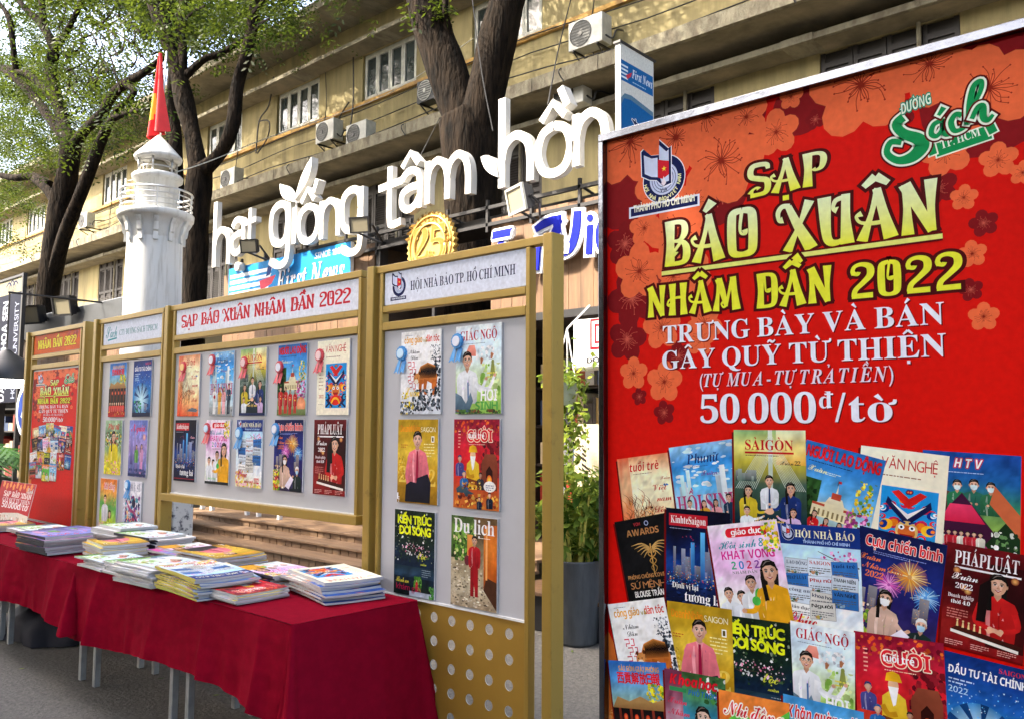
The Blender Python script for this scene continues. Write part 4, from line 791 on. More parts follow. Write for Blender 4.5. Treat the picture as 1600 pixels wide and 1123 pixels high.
def split_art(a, lim=.11):
    """the same artwork cut into small faces, so that it can follow a bent sheet"""
    s = Art(a.w, a.h, a.x0, a.y0)
    def go(p, q, r):
        L = [math.dist(p[0][:2], q[0][:2]), math.dist(q[0][:2], r[0][:2]), math.dist(r[0][:2], p[0][:2])]; m = max(L)
        if m < lim:
            o = len(s.v); s.v += [p[0], q[0], r[0]]; s.c += [p[1], q[1], r[1]]; s.f.append([o, o + 1, o + 2]); return
        k = L.index(m); p, q, r = ((p, q, r), (q, r, p), (r, p, q))[k]
        h = (tuple((i + j) / 2 for i, j in zip(p[0], q[0])), mix(p[1], q[1], .5)); go(p, h, r); go(h, q, r)
    for f in a.f:
        for k in range(1, len(f) - 1): go(*[(a.v[i], a.c[i]) for i in (f[0], f[k], f[k + 1])])
    return s
_sp = {}
def split_cover(k):
    if k not in _sp: _sp[k] = split_art(cover(k))
    return _sp[k]

# ---------------------------------------------------------------- the big red sheet (drawn in metres on its own plane)
YB = 1.95
def banner_art():
    B = lambda px, py: (lambda p: (p.x, p.z))(at(px, py, YB))
    x0, z0, x1, z1 = -1.389, 0.055, -0.325, 2.365
    a = Art(x1 - x0, z1 - z0, x0, z0, res=160)
    a.photo(x0, z0, x1, z1, ['#cc0c05', '#d40e06', '#d61006', '#cf0e06'], 6, 8, .05, 3)
    def fl(px, py, rpx, c='#ea6a3e', st='#8c2414', rot=.3):
        x, y = B(px, py); x2, y2 = B(px, py + rpx); a.flower(x, y, abs(y2 - y) * 1.08, c, st, rot)
    def disc(px, py, rpx, c='#841016'):
        x, y = B(px, py); x2, y2 = B(px, py + rpx); a.ell(x, y, abs(y2 - y), abs(y2 - y), c, n=24)
    D, DS = '#7c1016', '#c85a48'
    for q in ((968, 305, 54), (1150, 178, 50), (1250, 168, 44), (1540, 150, 96), (1600, 95, 60)): disc(*q)
    for q in ((1122, 305, 44, 1.0), (977, 381, 33, .2), (988, 466, 44, .7), (1025, 440, 26, .4), (980, 530, 33, .1), (1060, 556, 22, .5)): fl(*q[:3], D, DS, q[3])
    for q in ((1274, 187, 15), (1405, 176, 24), (1467, 293, 26), (1537, 349, 20), (1517, 453, 17), (999, 619, 13), (1038, 644, 18)): fl(*q, D, DS, .5)
    for q in ((985, 222, 66, .2), (1056, 215, 60, .9), (1105, 180, 52, .4), (1127, 251, 66, 1.3), (1030, 300, 42, .3), (1345, 133, 76, .35), (1452, 100, 62, .9), (1546, 138, 66, .5), (1084, 318, 36, 1.2), (1007, 357, 26, .3), (1058, 362, 52, .6), (999, 424, 42, .3), (1080, 428, 34, .8), (1052, 432, 28, .2), (1034, 512, 32, .4), (1100, 506, 30, .9), (1094, 530, 24, .2), (990, 583, 24, .3), (1038, 596, 30, .25), (1166, 183, 34, .5), (1213, 207, 34, .35), (1236, 152, 18, .2), (1478, 238, 36, .5), (1560, 250, 26, .3), (1506, 309, 19, .2), (1519, 397, 20, .4), (1537, 495, 21, .3), (1598, 270, 18, .1)): fl(q[0], q[1], q[2], rot=q[3])
    # badge of the city's journalists
    x, y = B(1034, 277); r = (B(1036, 240)[1] - B(1036, 275.5)[1]); emblem(a, x, y, r, True)
    (u0, v0), (u1, v1) = B(986, 340), B(1090, 306); a.rect(u0 - .006, v0 - .004, u1 + .006, v1 + .004, '#dfe4f4'); a.rect(u0, v0 + .001, u1, v1 - .001, '#141c50'); a.text('THÀNH PHỐ HỒ CHÍ MINH', (u0 + u1) / 2, v0 + .011, .020, '#f2f2da', 'sansb', width=(u1 - u0) * .92, align='c')
    # headings
    OUT = ('#4a0a0c', .007)
    def head(t, l, r, hpx, top, bot):
        (xa, ya), (xb, _) = B(*l), B(*r); h = B(l[0], l[1] - hpx)[1] - ya
        a.text(t, xa, ya, h, bot, 'disp', width=xb - xa, top=top, outline=OUT, track=.06)
    head('SẠP', (1170, 310), (1293, 290), 50, '#e8f0b8', '#e8e838'); head('BÁO', (1038, 418), (1187, 398), 70, '#e4f0c0', '#e8e838'); head('XUÂN', (1222, 395), (1470, 364), 74, '#e4f0c0', '#e8e838')
    (xa, ya), (xb, _) = B(1034, 428), B(1473, 370); a.rect(xa, ya - .010, xb, ya + .010, '#5a0a0c'); a.rect(xa, ya - .0055, xb, ya + .0055, '#e4e678')
    head('NHÂM', (1012, 497), (1158, 484), 48, '#e8e838', '#e8e838'); head('DẦN', (1181, 483), (1302, 473), 54, '#e8e838', '#e8e838'); head('2022', (1329, 468), (1505, 455), 54, '#e8e838', '#e8e838')
    def wr(t, l, r, hpx, st='serif', c='#eaecf6', sh=0.0):
        (xa, ya), (xb, _) = B(*l), B(*r); h = B(l[0], l[1] - hpx)[1] - ya
        a.text(t, xa + .003, ya - .003, h, '#6a0808', st, width=xb - xa, shear=sh); a.text(t, xa, ya, h, c, st, width=xb - xa, shear=sh)
    wr('TRƯNG BÀY VÀ BÁN', (1035, 537), (1477, 509), 27); wr('GÂY QUỸ TỪ THIỆN', (1034, 577), (1480, 558), 28); wr('(TỰ MUA - TỰ TRẢ TIỀN)', (1093, 604), (1397, 596), 20, 'serifi', '#e6d8e4')
    wr('50.000', (1093, 660), (1277, 657), 42); wr('đ', (1279, 637), (1301, 637), 26); wr('/', (1303, 658), (1324, 658), 44); wr('tờ', (1325, 658), (1397, 656), 42)
    # the bookstreet's green signature
    S = lambda pts: [B(1150 + u / 3.5556, 60 + v / 3.5556) for u, v in pts]
    k = B(1400, 100)[1] - B(1400, 110)[1]
    def brush(pts, ws):
        for g, c in ((.0085, '#5a0a0a'), (.0045, '#e4f0dc'), (0, '#10904e')):
            a.stroke(S(pts), [w_ * k / 35.56 for w_ in ws], c, 6, g, g)
    for g, c in ((.003, '#e4f0dc'), (0, '#10904e')):
        pts = S([(1110, 625), (1415, 520)]); a.stroke(pts, .030, c, 2, g, g)
    for g, c in ((.003, '#e4f0dc'), (0, '#10904e')): a.stroke(S([(1068, 628), (1110, 612)]), .024, c, 2, g, g); a.stroke(S([(1395, 512), (1440, 488)]), .024, c, 2, g, g)
    p, q = S([(1140, 607), (1365, 528)]); a.text('TP. HCM', p[0], p[1] - .004, .018, '#e8f4e4', 'serif', width=(q[0] - p[0]) * 1.0, rot=math.atan2(q[1] - p[1], q[0] - p[0]))
    brush([(930, 440), (890, 480), (930, 530), (1010, 560), (1035, 600), (980, 660), (900, 680), (840, 640), (860, 580), (920, 580)], [50, 46, 50, 62, 72, 60, 40, 34, 34, 30])
    brush([(1150, 455), (1100, 480), (1085, 530), (1115, 545), (1150, 500), (1165, 450), (1160, 530), (1190, 535)], [24, 26, 28, 24, 20, 28, 26, 20]); brush([(1125, 430), (1155, 385)], [18, 30])
    brush([(1255, 430), (1220, 425), (1195, 470), (1215, 515), (1265, 500), (1290, 460)], [30, 26, 30, 26, 20, 18]); brush([(1280, 480), (1310, 400), (1360, 290), (1360, 240), (1320, 270), (1300, 370), (1300, 470)], [16, 18, 24, 26, 28, 34, 36]); brush([(1310, 450), (1340, 390), (1370, 380), (1375, 440), (1400, 455), (1430, 425)], [24, 26, 34, 34, 28, 16])
    p, q = S([(920, 425), (1095, 380)]); a.text('ĐƯỜNG', p[0], p[1], .024, '#e4f0dc', 'sansi', width=q[0] - p[0], rot=.16, outline=('#0c8a68', .003))
    # wave pattern at the foot
    (u1, v1) = B(966, 1000)
    a.poly([(x0, z0), (x0, B(938, 955)[1]), (B(946, 965)[0], B(946, 985)[1]), (B(962, 1010)[0], B(962, 1010)[1]), (u1 + .04, v1 - .1), (u1 + .04, z0)], '#d8702c')
    for j in range(22):
        for i in range(5):
            cx, cy = x0 - .01 + i * .05 + (j % 2) * .025, z0 + (21 - j) * .034
            if cy > B(950, 1000 - 0)[1] - (cx - x0) * .8 + .0 or cx > u1 + .02: continue
            for rr_, c in ((.026, '#e49a50'), (.021, '#d8702c'), (.016, '#e49a50'), (.011, '#d8702c'), (.006, '#e49a50')): a.ell(max(cx, x0 + rr_), cy, rr_, rr_, c, n=14)
    # the fanned covers, back row first
    for k_, tl, tr in (('young', (964, 717), (1046, 706)), ('women', (1045, 699), (1145, 685)), ('tv', (1442, 702), (1596, 712)), ('arts', (1346, 695), (1484, 712)), ('labour', (1261, 686), (1385, 719)), ('saigon', (1147, 671), (1259, 672)),
                       ('awards', (960, 815), (1041, 800)), ('econ', (1041, 792), (1141, 801)), ('law', (1480, 845), (1610, 868)), ('veteran', (1344, 820), (1481, 851)), ('press', (1215, 816), (1344, 825)), ('school', (1106, 821), (1214, 810)),
                       ('invest', (1475, 1014), (1612, 1048)), ('cartoon', (1335, 984), (1475, 1004)), ('bliss', (1236, 968), (1337, 987)), ('arch', (1124, 958), (1236, 973)), ('boss', (1044, 937), (1145, 951)), ('faith', (951, 943), (1039, 932)),
                       ('chinese', (952, 1030), (1042, 1034)), ('science', (1040, 1042), (1135, 1059)), ('scarf', (1225, 1082), (1351, 1111)), ('kids', (1125, 1075), (1235, 1097))):
        (xa, ya), (xb, yb) = B(*tl), B(*tr); wd = math.hypot(xb - xa, yb - ya); r = math.atan2(yb - ya, xb - xa); c, s_ = math.cos(r), math.sin(r)
        M = lambda u, v: (xa + wd * (u * c - (v - 1.4) * s_), ya + wd * (u * s_ + (v - 1.4) * c))
        cl = lambda p: (min(p[0], x1 - .001), max(p[1], z0 + .001))
        M2 = lambda u, v: cl(M(max(-.03, min(1, u)), max(-.03, min(1.4, v))))
        M3 = lambda u, v: cl(M(max(0, min(1, u)), max(0, min(1.4, v))))
        a.poly([M2(-.03, -.03), M2(1.0, -.03), M2(1.0, 1.4), M2(-.03, 1.37)], '#6a0606')
        a.paste(cover(k_), M3)
    return a, (x0, z0, x1, z1)

# ---------------------------------------------------------------- materials
mat_print('printed_sheet', fine=.13); mat_print('printed_vinyl', 0.5, 0.04, 0.06, .09); mat_print('printed_paper', 0.5, 0.05, 0.25, .1)
mat('asphalt', (0.165, 0.152, 0.13), 0.9, var=0.55, scale=38, bump=0.9, bscale=55, detail=12, lo=.3, hi=.7, bdist=.012)
mat('gold_paint', (0.36, 0.235, 0.045), 0.36, .3, col2=(0.22, 0.14, 0.03), lo=.22, hi=.42, scale=16, bump=0.05, bscale=30)
mat('gold_sheet', (0.40, 0.235, 0.035), 0.42, .2, var=0.12, scale=3, bump=.05, bscale=12)
mat('grey_board', (0.50, 0.505, 0.53), 0.32, var=0.06, scale=3, bump=.04, bscale=6)
mat('white_board', (0.70, 0.72, 0.80), 0.35, var=0.05, scale=5)
mat('chrome', (0.13, 0.14, 0.165), 0.18, 1.0, bump=.12, bscale=14)
mat('steel', (0.55, 0.55, 0.54), 0.35, 0.9)
mat('galvanised', (0.42, 0.43, 0.42), 0.5, 0.4, var=.25, scale=9)
mat('black_metal', (0.018, 0.018, 0.02), 0.45, var=.3, scale=8)
mat('dark_paint', (0.035, 0.04, 0.045), 0.5, var=.3, scale=5)
mat('white_paint', (0.80, 0.80, 0.78), 0.45, var=.10, scale=3, stretch=(3, 3, .5), bump=.05, bscale=18)
mat('tower_paint', (0.56, 0.565, 0.55), 0.55, col2=(0.34, 0.33, 0.295), scale=2.6, stretch=(5, 5, .5), lo=.26, hi=.5, bump=.08, bscale=30)
mat('acrylic_white', (0.56, 0.55, 0.52), 0.3, var=.05, scale=5)
mat('facade', (0.31, 0.255, 0.115), 0.88, col2=(0.13, 0.108, 0.052), scale=1.1, stretch=(2.2, 1, .3), lo=.26, hi=.62, bump=.25, bscale=20, detail=10)
mat('facade_trim', (0.23, 0.21, 0.145), 0.9, col2=(0.13, 0.11, 0.075), scale=1.6, stretch=(2.5, 1, 1.2), lo=.40, hi=.58, bump=.5, bscale=16, detail=12, bdist=.03)
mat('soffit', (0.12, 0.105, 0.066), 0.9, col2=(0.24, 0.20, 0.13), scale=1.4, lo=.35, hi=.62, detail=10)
mat('sill_ochre', (0.46, 0.27, 0.07), 0.85, col2=(0.2, 0.12, 0.05), scale=3, lo=.35, hi=.55)
mat('frame_grey', (0.50, 0.50, 0.44), 0.6, var=.3, scale=6)
mat('window_glass', (0.045, 0.06, 0.06), 0.06, spec=0.9, var=.5, scale=1.2)
mat('shutter_wood', (0.022, 0.017, 0.014), 0.6, var=.3, scale=6)
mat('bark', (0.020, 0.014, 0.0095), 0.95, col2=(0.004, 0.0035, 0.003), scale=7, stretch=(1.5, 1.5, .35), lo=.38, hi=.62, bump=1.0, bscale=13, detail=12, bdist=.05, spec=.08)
mat('wood_clad', (0.185, 0.098, 0.044), 0.6, col2=(0.09, 0.048, 0.023), scale=3.5, stretch=(5, 5, .4), lo=.3, hi=.65, bump=.12, bscale=40)
mat('deck_wood', (0.18, 0.108, 0.058), 0.65, col2=(0.10, 0.06, 0.033), scale=4, stretch=(.6, 4, 4), lo=.3, hi=.65, bump=.1, bscale=50)
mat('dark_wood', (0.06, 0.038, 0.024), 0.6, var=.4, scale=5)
mat('room_shade', (0.02, 0.019, 0.018), 0.9)  # near-black base colour stands in for the shade of unlit interiors
mat('cloth', (0.235, 0.003, 0.016), 1.0, var=.15, scale=22, bump=.4, bscale=420, spec=.03, bdist=.003)
mat('paper_edge', (0.66, 0.65, 0.63), 0.8, var=.35, scale=6, stretch=(1, 1, 60))
mat('yellow_edge', (0.72, 0.62, 0.12), 0.7, var=.25, scale=6, stretch=(1, 1, 60))
mat('dark_edge', (0.05, 0.05, 0.07), 0.6, var=.4, scale=6, stretch=(1, 1, 60))
mat('flag_red', (0.60, 0.012, 0.015), 0.7, var=.2, scale=4); mat('flag_yellow', (0.75, 0.5, 0.02), 0.7)
mat('ac_white', (0.55, 0.55, 0.50), 0.5, var=.22, scale=5); mat('ac_grille', (0.10, 0.105, 0.10), 0.6, var=.3, scale=20)
mat('lamp_glass', (0.28, 0.25, 0.17), 0.2, spec=.8); mat('gold_foil', (0.62, 0.40, 0.11), 0.35, 0.35, bump=.1, bscale=12)
mat('planter', (0.075, 0.08, 0.082), 0.7, var=.4, scale=4, stretch=(3, 3, .6), bump=.12, bscale=30)
mat('pot_white', (0.62, 0.64, 0.52), 0.5, var=.15, scale=8); mat('soil', (0.05, 0.035, 0.025), 0.95)
mat('lightbox', (0.80, 0.80, 0.78), 0.35); mat('blue_rim', (0.02, 0.12, 0.42), .4)
mat('ribbon_red', (0.62, 0.05, 0.07), .45); mat('ribbon_blue', (0.05, 0.28, 0.62), .45); mat('badge_white', (0.72, 0.74, 0.82), .45); mat('badge_pink', (0.80, 0.55, 0.55), .45); mat('badge_gold', (0.85, 0.55, 0.2), .45); mat('badge_blue', (0.55, 0.75, 0.9), .45)
mat('newsprint', (.66, .66, .64), .8, col2=(.12, .12, .14), scale=16, lo=.36, hi=.46); mat('bag_cloth', (0.012, 0.012, 0.02), .8, bump=.3, bscale=12); mat('cable', (0.02, 0.02, 0.02), .6)
mat('led_glow', (0.9, 0.9, 0.9), .3, emit=((1, .97, .9), 5.0))

def mat_leaf(name, a, b, trans=0.5):
    m = bpy.data.materials.new(name); m.use_nodes = True; n = m.node_tree; p = n.nodes['Principled BSDF']; out = n.nodes['Material Output']
    vc = n.nodes.new('ShaderNodeVertexColor'); vc.layer_name = 'Col'
    rm = n.nodes.new('ShaderNodeMix'); rm.data_type = 'RGBA'; rm.inputs['A'].default_value = (*a, 1); rm.inputs['B'].default_value = (*b, 1)
    sp = n.nodes.new('ShaderNodeSeparateColor'); n.links.new(vc.outputs['Color'], sp.inputs[0]); n.links.new(sp.outputs[0], rm.inputs['Factor'])
    n.links.new(rm.outputs['Result'], p.inputs['Base Color']); p.inputs['Roughness'].default_value = .55; p.inputs['Specular IOR Level'].default_value = .15
    tr = n.nodes.new('ShaderNodeBsdfTranslucent'); br = n.nodes.new('ShaderNodeHueSaturation'); br.inputs['Value'].default_value = 1.6; br.inputs['Hue'].default_value = .48
    n.links.new(rm.outputs['Result'], br.inputs['Color']); n.links.new(br.outputs[0], tr.inputs['Color'])
    ms = n.nodes.new('ShaderNodeMixShader'); ms.inputs[0].default_value = trans
    n.links.new(p.outputs[0], ms.inputs[1]); n.links.new(tr.outputs[0], ms.inputs[2]); n.links.new(ms.outputs[0], out.inputs['Surface'])
    MATS[name] = m
mat_leaf('tree_leaf', (0.006, 0.016, 0.003), (0.050, 0.080, 0.008), .4); mat_leaf('pot_leaf', (0.025, 0.075, 0.010), (0.21, 0.28, 0.04), .4); mat_leaf('palm_leaf', (0.010, 0.045, 0.010), (0.05, 0.13, 0.025), .35)

def leaves(name, pts, size, m, parent=None, seed=1, aspect=.45, flat=.6, spine=0, **kw):
    """pts: list of (point, tone); each becomes a leaf-sized face, or a short spray of paired leaflets when spine > 0"""
    rr = random.Random(seed); b = MB(); b.c = []
    for p, tone in pts:
        d = Vector((rr.gauss(0, 1), rr.gauss(0, 1), rr.gauss(0, flat) - .25)).normalized(); up = Vector((rr.gauss(0, .45), rr.gauss(0, .45), 1)).normalized()
        sd = d.cross(up).normalized(); L = size * (.6 + .8 * rr.random()); t = max(0, min(1, tone + rr.gauss(0, .22)))
        if spine:
            for k in range(spine):
                o = p + d * (L * 1.0 * k); ll = L * (1 - .35 * abs(k / spine - .4))
                for e in (-1, 1):
                    q = o + sd * (e * ll * .1); r = q + (sd * e * .9 + d * .45 - up * .15) * ll; wv = (d * .9 - sd * e * .3) * ll * aspect * .5; n = len(b.v)
                    b.v += [q, (q + r) / 2 + wv, r, (q + r) / 2 - wv]; b.f.append([n, n + 1, n + 2, n + 3]); b.c += [(t, t, t)] * 4
        else:
            n = len(b.v); mid = p + d * L * .5; wv = sd * L * aspect * .5
            b.v += [p, mid + wv - up * L * .05, p + d * L - up * L * .12, mid - wv - up * L * .05]; b.f.append([n, n + 1, n + 2, n + 3]); b.c += [(t, t, t)] * 4
    b.m = [0] * len(b.f); b.s = [False] * len(b.f)
    return b.build(name, m, parent, **kw)

# ---------------------------------------------------------------- ground and the old building
g = MB()
N = 60
for j in range(N + 1):
    for i in range(N + 1):
        f = lambda u: math.copysign(abs(u) ** 2.6, u)
        x, y = -4 + 130 * f(i / N * 2 - 1), 2 + 130 * f(j / N * 2 - 1)
        g.v.append(Vector((x, y, noise.noise(Vector((x * .8, y * .8, 0))) * .006 - .006)))
for j in range(N):
    for i in range(N): g.f.append([j * (N + 1) + i, j * (N + 1) + i + 1, (j + 1) * (N + 1) + i + 1, (j + 1) * (N + 1) + i]); g.m.append(0); g.s.append(True)
g.build('ground', 'asphalt', origin=(0, 0, 0), kind='structure')

YW = 14.0; XL, XR = -74.0, 9.0
WX = [-9.72 + 4.2 * k for k in range(-15, 5)]          # left edges of the window bays
bld = thing('apartment_building', 'long old yellow apartment building with stained ledges behind the trees', 'building', (-20, YW, 0))
wl = MB()
for z0, z1 in ((0, 2.6), (4.6, 5.5), (7.97, 10.33), (11.67, 12.65)): wl.box(XL, YW, z0, XR, YW + .3, z1)
for z0, z1 in ((2.6, 4.6), (5.5, 7.97), (10.33, 11.67)):
    xs = [XL] + [v for x in WX for v in (x, x + 2.2)] + [XR]
    for a, b in zip(xs[::2], xs[1::2]): wl.box(a, YW, z0, b, YW + .3, z1)
wl.box(XL, YW + .3, 0, XR, YW + 9, 12.6); wl.box(XL, YW - .0, 12.9, XR, YW + 9, 13.7)
wl.build('wall', 'facade', bld)
def ledge(y0, z0, z1, name, rag=.0):
    b = MB(); n = 150
    for i in range(n):
        x0, x1 = XL + (XR - XL) * i / n, XL + (XR - XL) * (i + 1) / n
        j = rag * noise.noise(Vector((x0 * 1.3, z0, 0)))
        b.box(x0, y0 + j, z0 + j * .6, x1 + .0, YW - .003, z1 + abs(j) * .5)
    return b.build(name, 'facade_trim', bld)
ledge(12.7, 8.34, 8.62, 'balcony_slab', .02); ledge(13.4, 11.68, 11.78, 'sunshade', .04); ledge(13.4, 7.985, 8.09, 'sunshade', .04); ledge(12.75, 12.652, 12.897, 'eave', .05); ledge(13.3, 4.3, 4.42, 'sunshade', .03)
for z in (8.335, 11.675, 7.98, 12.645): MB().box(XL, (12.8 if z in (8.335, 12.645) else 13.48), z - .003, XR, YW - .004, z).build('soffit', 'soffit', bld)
sb = MB(); sb.box(XL, YW - .09, 10.22, XR, YW - .002, 10.32); sb.build('sill', 'sill_ochre', bld)
def window(x, z0, z1, shutter):
    fr = MB()
    if shutter:
        for k in range(4):
            a = x + .02 + k * .545; fr.box(a, YW + .06, z0 + .02, a + .53, YW + .1, z1 - .02)
            fr.box(a, YW + .02, z0 + .02, a + .07, YW + .06, z1 - .02); fr.box(a + .46, YW + .02, z0 + .02, a + .53, YW + .06, z1 - .02)
            for zz in (z0 + .02, (z0 + z1) / 2, z1 - .28): fr.box(a + .07, YW + .02, zz, a + .46, YW + .06, zz + .1)
            z = z0 + .16
            while z < z1 - .34:
                if abs(z - (z0 + z1) / 2) > .12:
                    n = len(fr.v); fr.add([(a + .08, YW + .02, z), (a + .45, YW + .02, z), (a + .45, YW + .055, z + .05), (a + .08, YW + .055, z + .05)], [(0, 1, 2, 3)])
                z += .06
        return fr.build('shutter', 'shutter_wood', bld)
    fr.box(x, YW + .08, z0, x + .06, YW + .16, z1); fr.box(x + 2.14, YW + .08, z0, x + 2.2, YW + .16, z1); fr.box(x + .06, YW + .08, z0, x + 2.14, YW + .16, z0 + .06); fr.box(x + .06, YW + .08, z1 - .06, x + 2.14, YW + .16, z1)
    for k in range(4):
        a = x + .06 + k * .52
        fr.box(a + .005, YW + .05, z0 + .07, a + .075, YW + .11, z1 - .07); fr.box(a + .445, YW + .05, z0 + .07, a + .515, YW + .11, z1 - .07); fr.box(a + .075, YW + .05, z0 + .07, a + .445, YW + .11, z0 + .15); fr.box(a + .075, YW + .05, z1 - .15, a + .445, YW + .11, z1 - .07)
    o = fr.build('window', 'frame_grey', bld)
    gl = MB(); rr = random.Random(int(x * 10))
    for k in range(4):
        a = x + .06 + k * .52 + .07; t = rr.gauss(0, .012); u = rr.gauss(0, .012)
        gl.add([(a, YW + .09, z0 + .14), (a + .38, YW + .09 + t, z0 + .14), (a + .38, YW + .09 + t + u, z1 - .14), (a, YW + .09 + u, z1 - .14)], [(0, 1, 2, 3)])
    gl.build('pane', 'window_glass', o)
for x in WX:
    window(x, 10.33, 11.67, False)
    if x > -60: window(x, 5.5, 7.97, True)
MB().box(XL, YW + .2, 2.6, XR, YW + .28, 4.6).build('ground_floor_dark', 'room_shade', bld)  # matte near-black plate stands in for the darkness of the openings
for k in range(18): MB().tube([(-60 + k * 4.2 + 1.5, 13.93, 5), (-60 + k * 4.2 + 1.5, 13.93, 8), (-60 + k * 4.2 + 1.52, 13.93, 8.6)], .035, 6).build('drain_pipe', 'facade_trim', bld)
cb = MB()
for pts in ([(400, 240), (405, 190), (420, 165), (428, 120)], [(404, 190), (420, 190), (418, 215), (402, 240)], [(545, 215), (552, 160), (552, 90)], [(515, 225), (530, 185), (545, 160)]):
    cb.tube(catmull([at(x, y, 13.85) for x, y in pts]), .022, 5)
for z_, y_ in ((9.75, 13.9), (8.95, 13.2), (10.14, 13.88)):
    cb.tube(catmull([(XL + k * 3.1, y_, z_ + .09 * math.sin(k * 2.3) + .05 * math.sin(k * 5.1)) for k in range(27)], 3), .016, 4)
for k in range(14):
    x_ = -62 + k * 4.7; cb.tube(catmull([(x_, 13.9, 11.6), (x_ + .1, 13.88, 10.6), (x_ - .05, 13.9, 9.8), (x_ + .2, 13.7, 9.0), (x_ + .15, 12.68, 8.6), (x_ + .25, 12.66, 8.3)]), .014, 4)
cb.build('cable', 'cable', bld)

# air conditioners on the building
def ac(cx, cy, Y, s=1.0, ladder=True, label='', back=False):
    p = at(cx, cy, Y); w_, d_, h_ = .82 * s, .32 * s, .58 * s
    t = thing('air_conditioner', label, 'air conditioner', (p.x, p.y, p.z - h_ / 2), 'air conditioner units on the old building')
    x, y, z = p.x, p.y, p.z - h_ / 2
    MB().box(x - w_ / 2, y, z, x + w_ / 2, y + d_, z + h_).build('casing', 'ac_white' if not back else 'dark_paint', t, bevel=.012)
    f = MB(); cx_, cz_ = x - w_ * .13, z + h_ / 2
    f.add([(cx_ + .25 * s * math.cos(a / 20 * 6.2832), y - .004, cz_ + .25 * s * math.sin(a / 20 * 6.2832)) for a in range(20)], [tuple(range(20))])
    f.build('fan_opening', 'ac_grille', t)
    gr = MB()
    for k in range(9): q = -.24 + k * .06; l = math.sqrt(max(.001, .0625 - q * q)); gr.box(cx_ - l * s, y - .014, cz_ + q * s - .004, cx_ + l * s, y - .006, cz_ + q * s + .004)
    gr.tube([(cx_ + .255 * s * math.cos(a / 20 * 6.2832), y - .01, cz_ + .255 * s * math.sin(a / 20 * 6.2832)) for a in range(21)], .008, 5); gr.cyl((cx_, y - .02, cz_), (cx_, y - .002, cz_), .05 * s, n=10)
    gr.build('fan_grille', 'ac_white' if back else 'black_metal', t)
    if ladder:
        k = MB()
        for e in (-1, 1): k.box(x + e * w_ * .35 - .02, y - .02, z - .04, x + e * w_ * .35 + .02, YW - .01, z - .002); k.tube([(x + e * w_ * .35, y + .02, z - .04), (x + e * w_ * .35, YW - .02, z - .36)], .018, 5)
        k.build('bracket', 'black_metal', t)
    pi = MB(); pi.tube(catmull([(x + w_ / 2, y + .12, z + .15), (x + w_ / 2 + .14, y + .16, z + .05), (x + w_ / 2 + .2, y + .22, z + .22), (x + w_ / 2 + .18, 13.93, z + .3)]), .02, 5); pi.build('pipe', 'cable', t)
ac(507, 205, 13.45, label='air conditioner on a bracket, the higher of two left of the big trunk')
ac(556, 209, 13.1, label='low air conditioner standing on the ledge left of the big forked trunk', ladder=False)
ac(914, 50, 13.45, 1.05, label='air conditioner on a bracket high above the last rooftop letters')
ac(887, 145, 13.1, .95, label='air conditioner under the balcony ledge just above the last rooftop letters', ladder=False)
ac(668, 140, 13.45, .95, label='dark air conditioner half hidden behind the big forked trunk', back=True)
ac(129, 345, 13.3, 1.0, label='air conditioner on the facade between the left tree and the lighthouse')
ac(355, 279, 13.1, 1.0, label='air conditioner on the ledge right of the lighthouse trees, above the letter h', ladder=False)

# ---------------------------------------------------------------- trees
def limb(mb, pts, seed, n=12):
    """pts: (px, py, Y, radius in px of the photograph)"""
    P = []
    for px, py, Y, r in pts:
        p = at(px, py, Y); d = (p - Vector((0, 0, EYE))).dot(fwd); P.append((p.x, p.y, p.z, r * d / F_PX))
    q4 = catmull([Vector(p) for p in P], 5)
    mb.sm = True
    mb.tube([Vector(p[:3]) for p in q4], [max(.012, p[3]) for p in q4], n, True, jit=.22, seed=seed)
def px_cloud(polys, n, y0, y1, seed, tone=(.2, .7)):
    """leaf sprays spread through the crown's volume, gathered in clumps"""
    rr = random.Random(seed); out = []
    while len(out) < n:
        x0, yy0, x1, yy1, wt = rr.choices(polys, [q[4] for q in polys])[0]
        px, py, Y = rr.uniform(x0, x1), rr.uniform(yy0, yy1), (rr.uniform(7.5, y1) if rr.random() < .94 else rr.uniform(y0, 7.2))
        c = at(px, py, Y); t = rr.uniform(*tone); k = int(rr.uniform(8, 30)); s = rr.uniform(.25, .7)
        if noise.noise(Vector((px * .016, py * .016, seed))) < -.11: continue
        for _ in range(k): out.append((c + Vector((rr.gauss(0, s), rr.gauss(0, s), rr.gauss(0, s * .35))), t))
    return out
mb = MB()
limb(mb, [(738, 600, 7.3, 42), (737, 420, 7.3, 39), (737, 320, 7.3, 42), (735, 235, 7.3, 48), (728, 190, 7.3, 44)], 1, 18)
limb(mb, [(742, 230, 7.35, 30), (712, 150, 7.3, 33), (686, 75, 7.2, 30), (662, 10, 7.1, 26), (630, -90, 7.0, 20)], 2, 14); limb(mb, [(740, 225, 7.3, 34), (758, 150, 7.35, 31), (775, 70, 7.4, 30), (795, -10, 7.5, 28), (830, -120, 7.6, 22)], 3, 14); limb(mb, [(690, 90, 7.2, 20), (700, 55, 7.2, 9), (696, 20, 7.1, 5), (698, -30, 7.1, 3)], 4, 8)
tr = thing('street_tree', 'thick forked rough-barked trunk rising behind the white letters', 'tree', tuple(at(738, 600, 7.3)), 'street trees along the pavement')
limb(mb, [(738, 598, 7.3, 42), (740, 700, 7.3, 46), (742, 790, 7.3, 52)], 5, 18)
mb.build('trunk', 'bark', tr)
rr = random.Random(3); pts = []
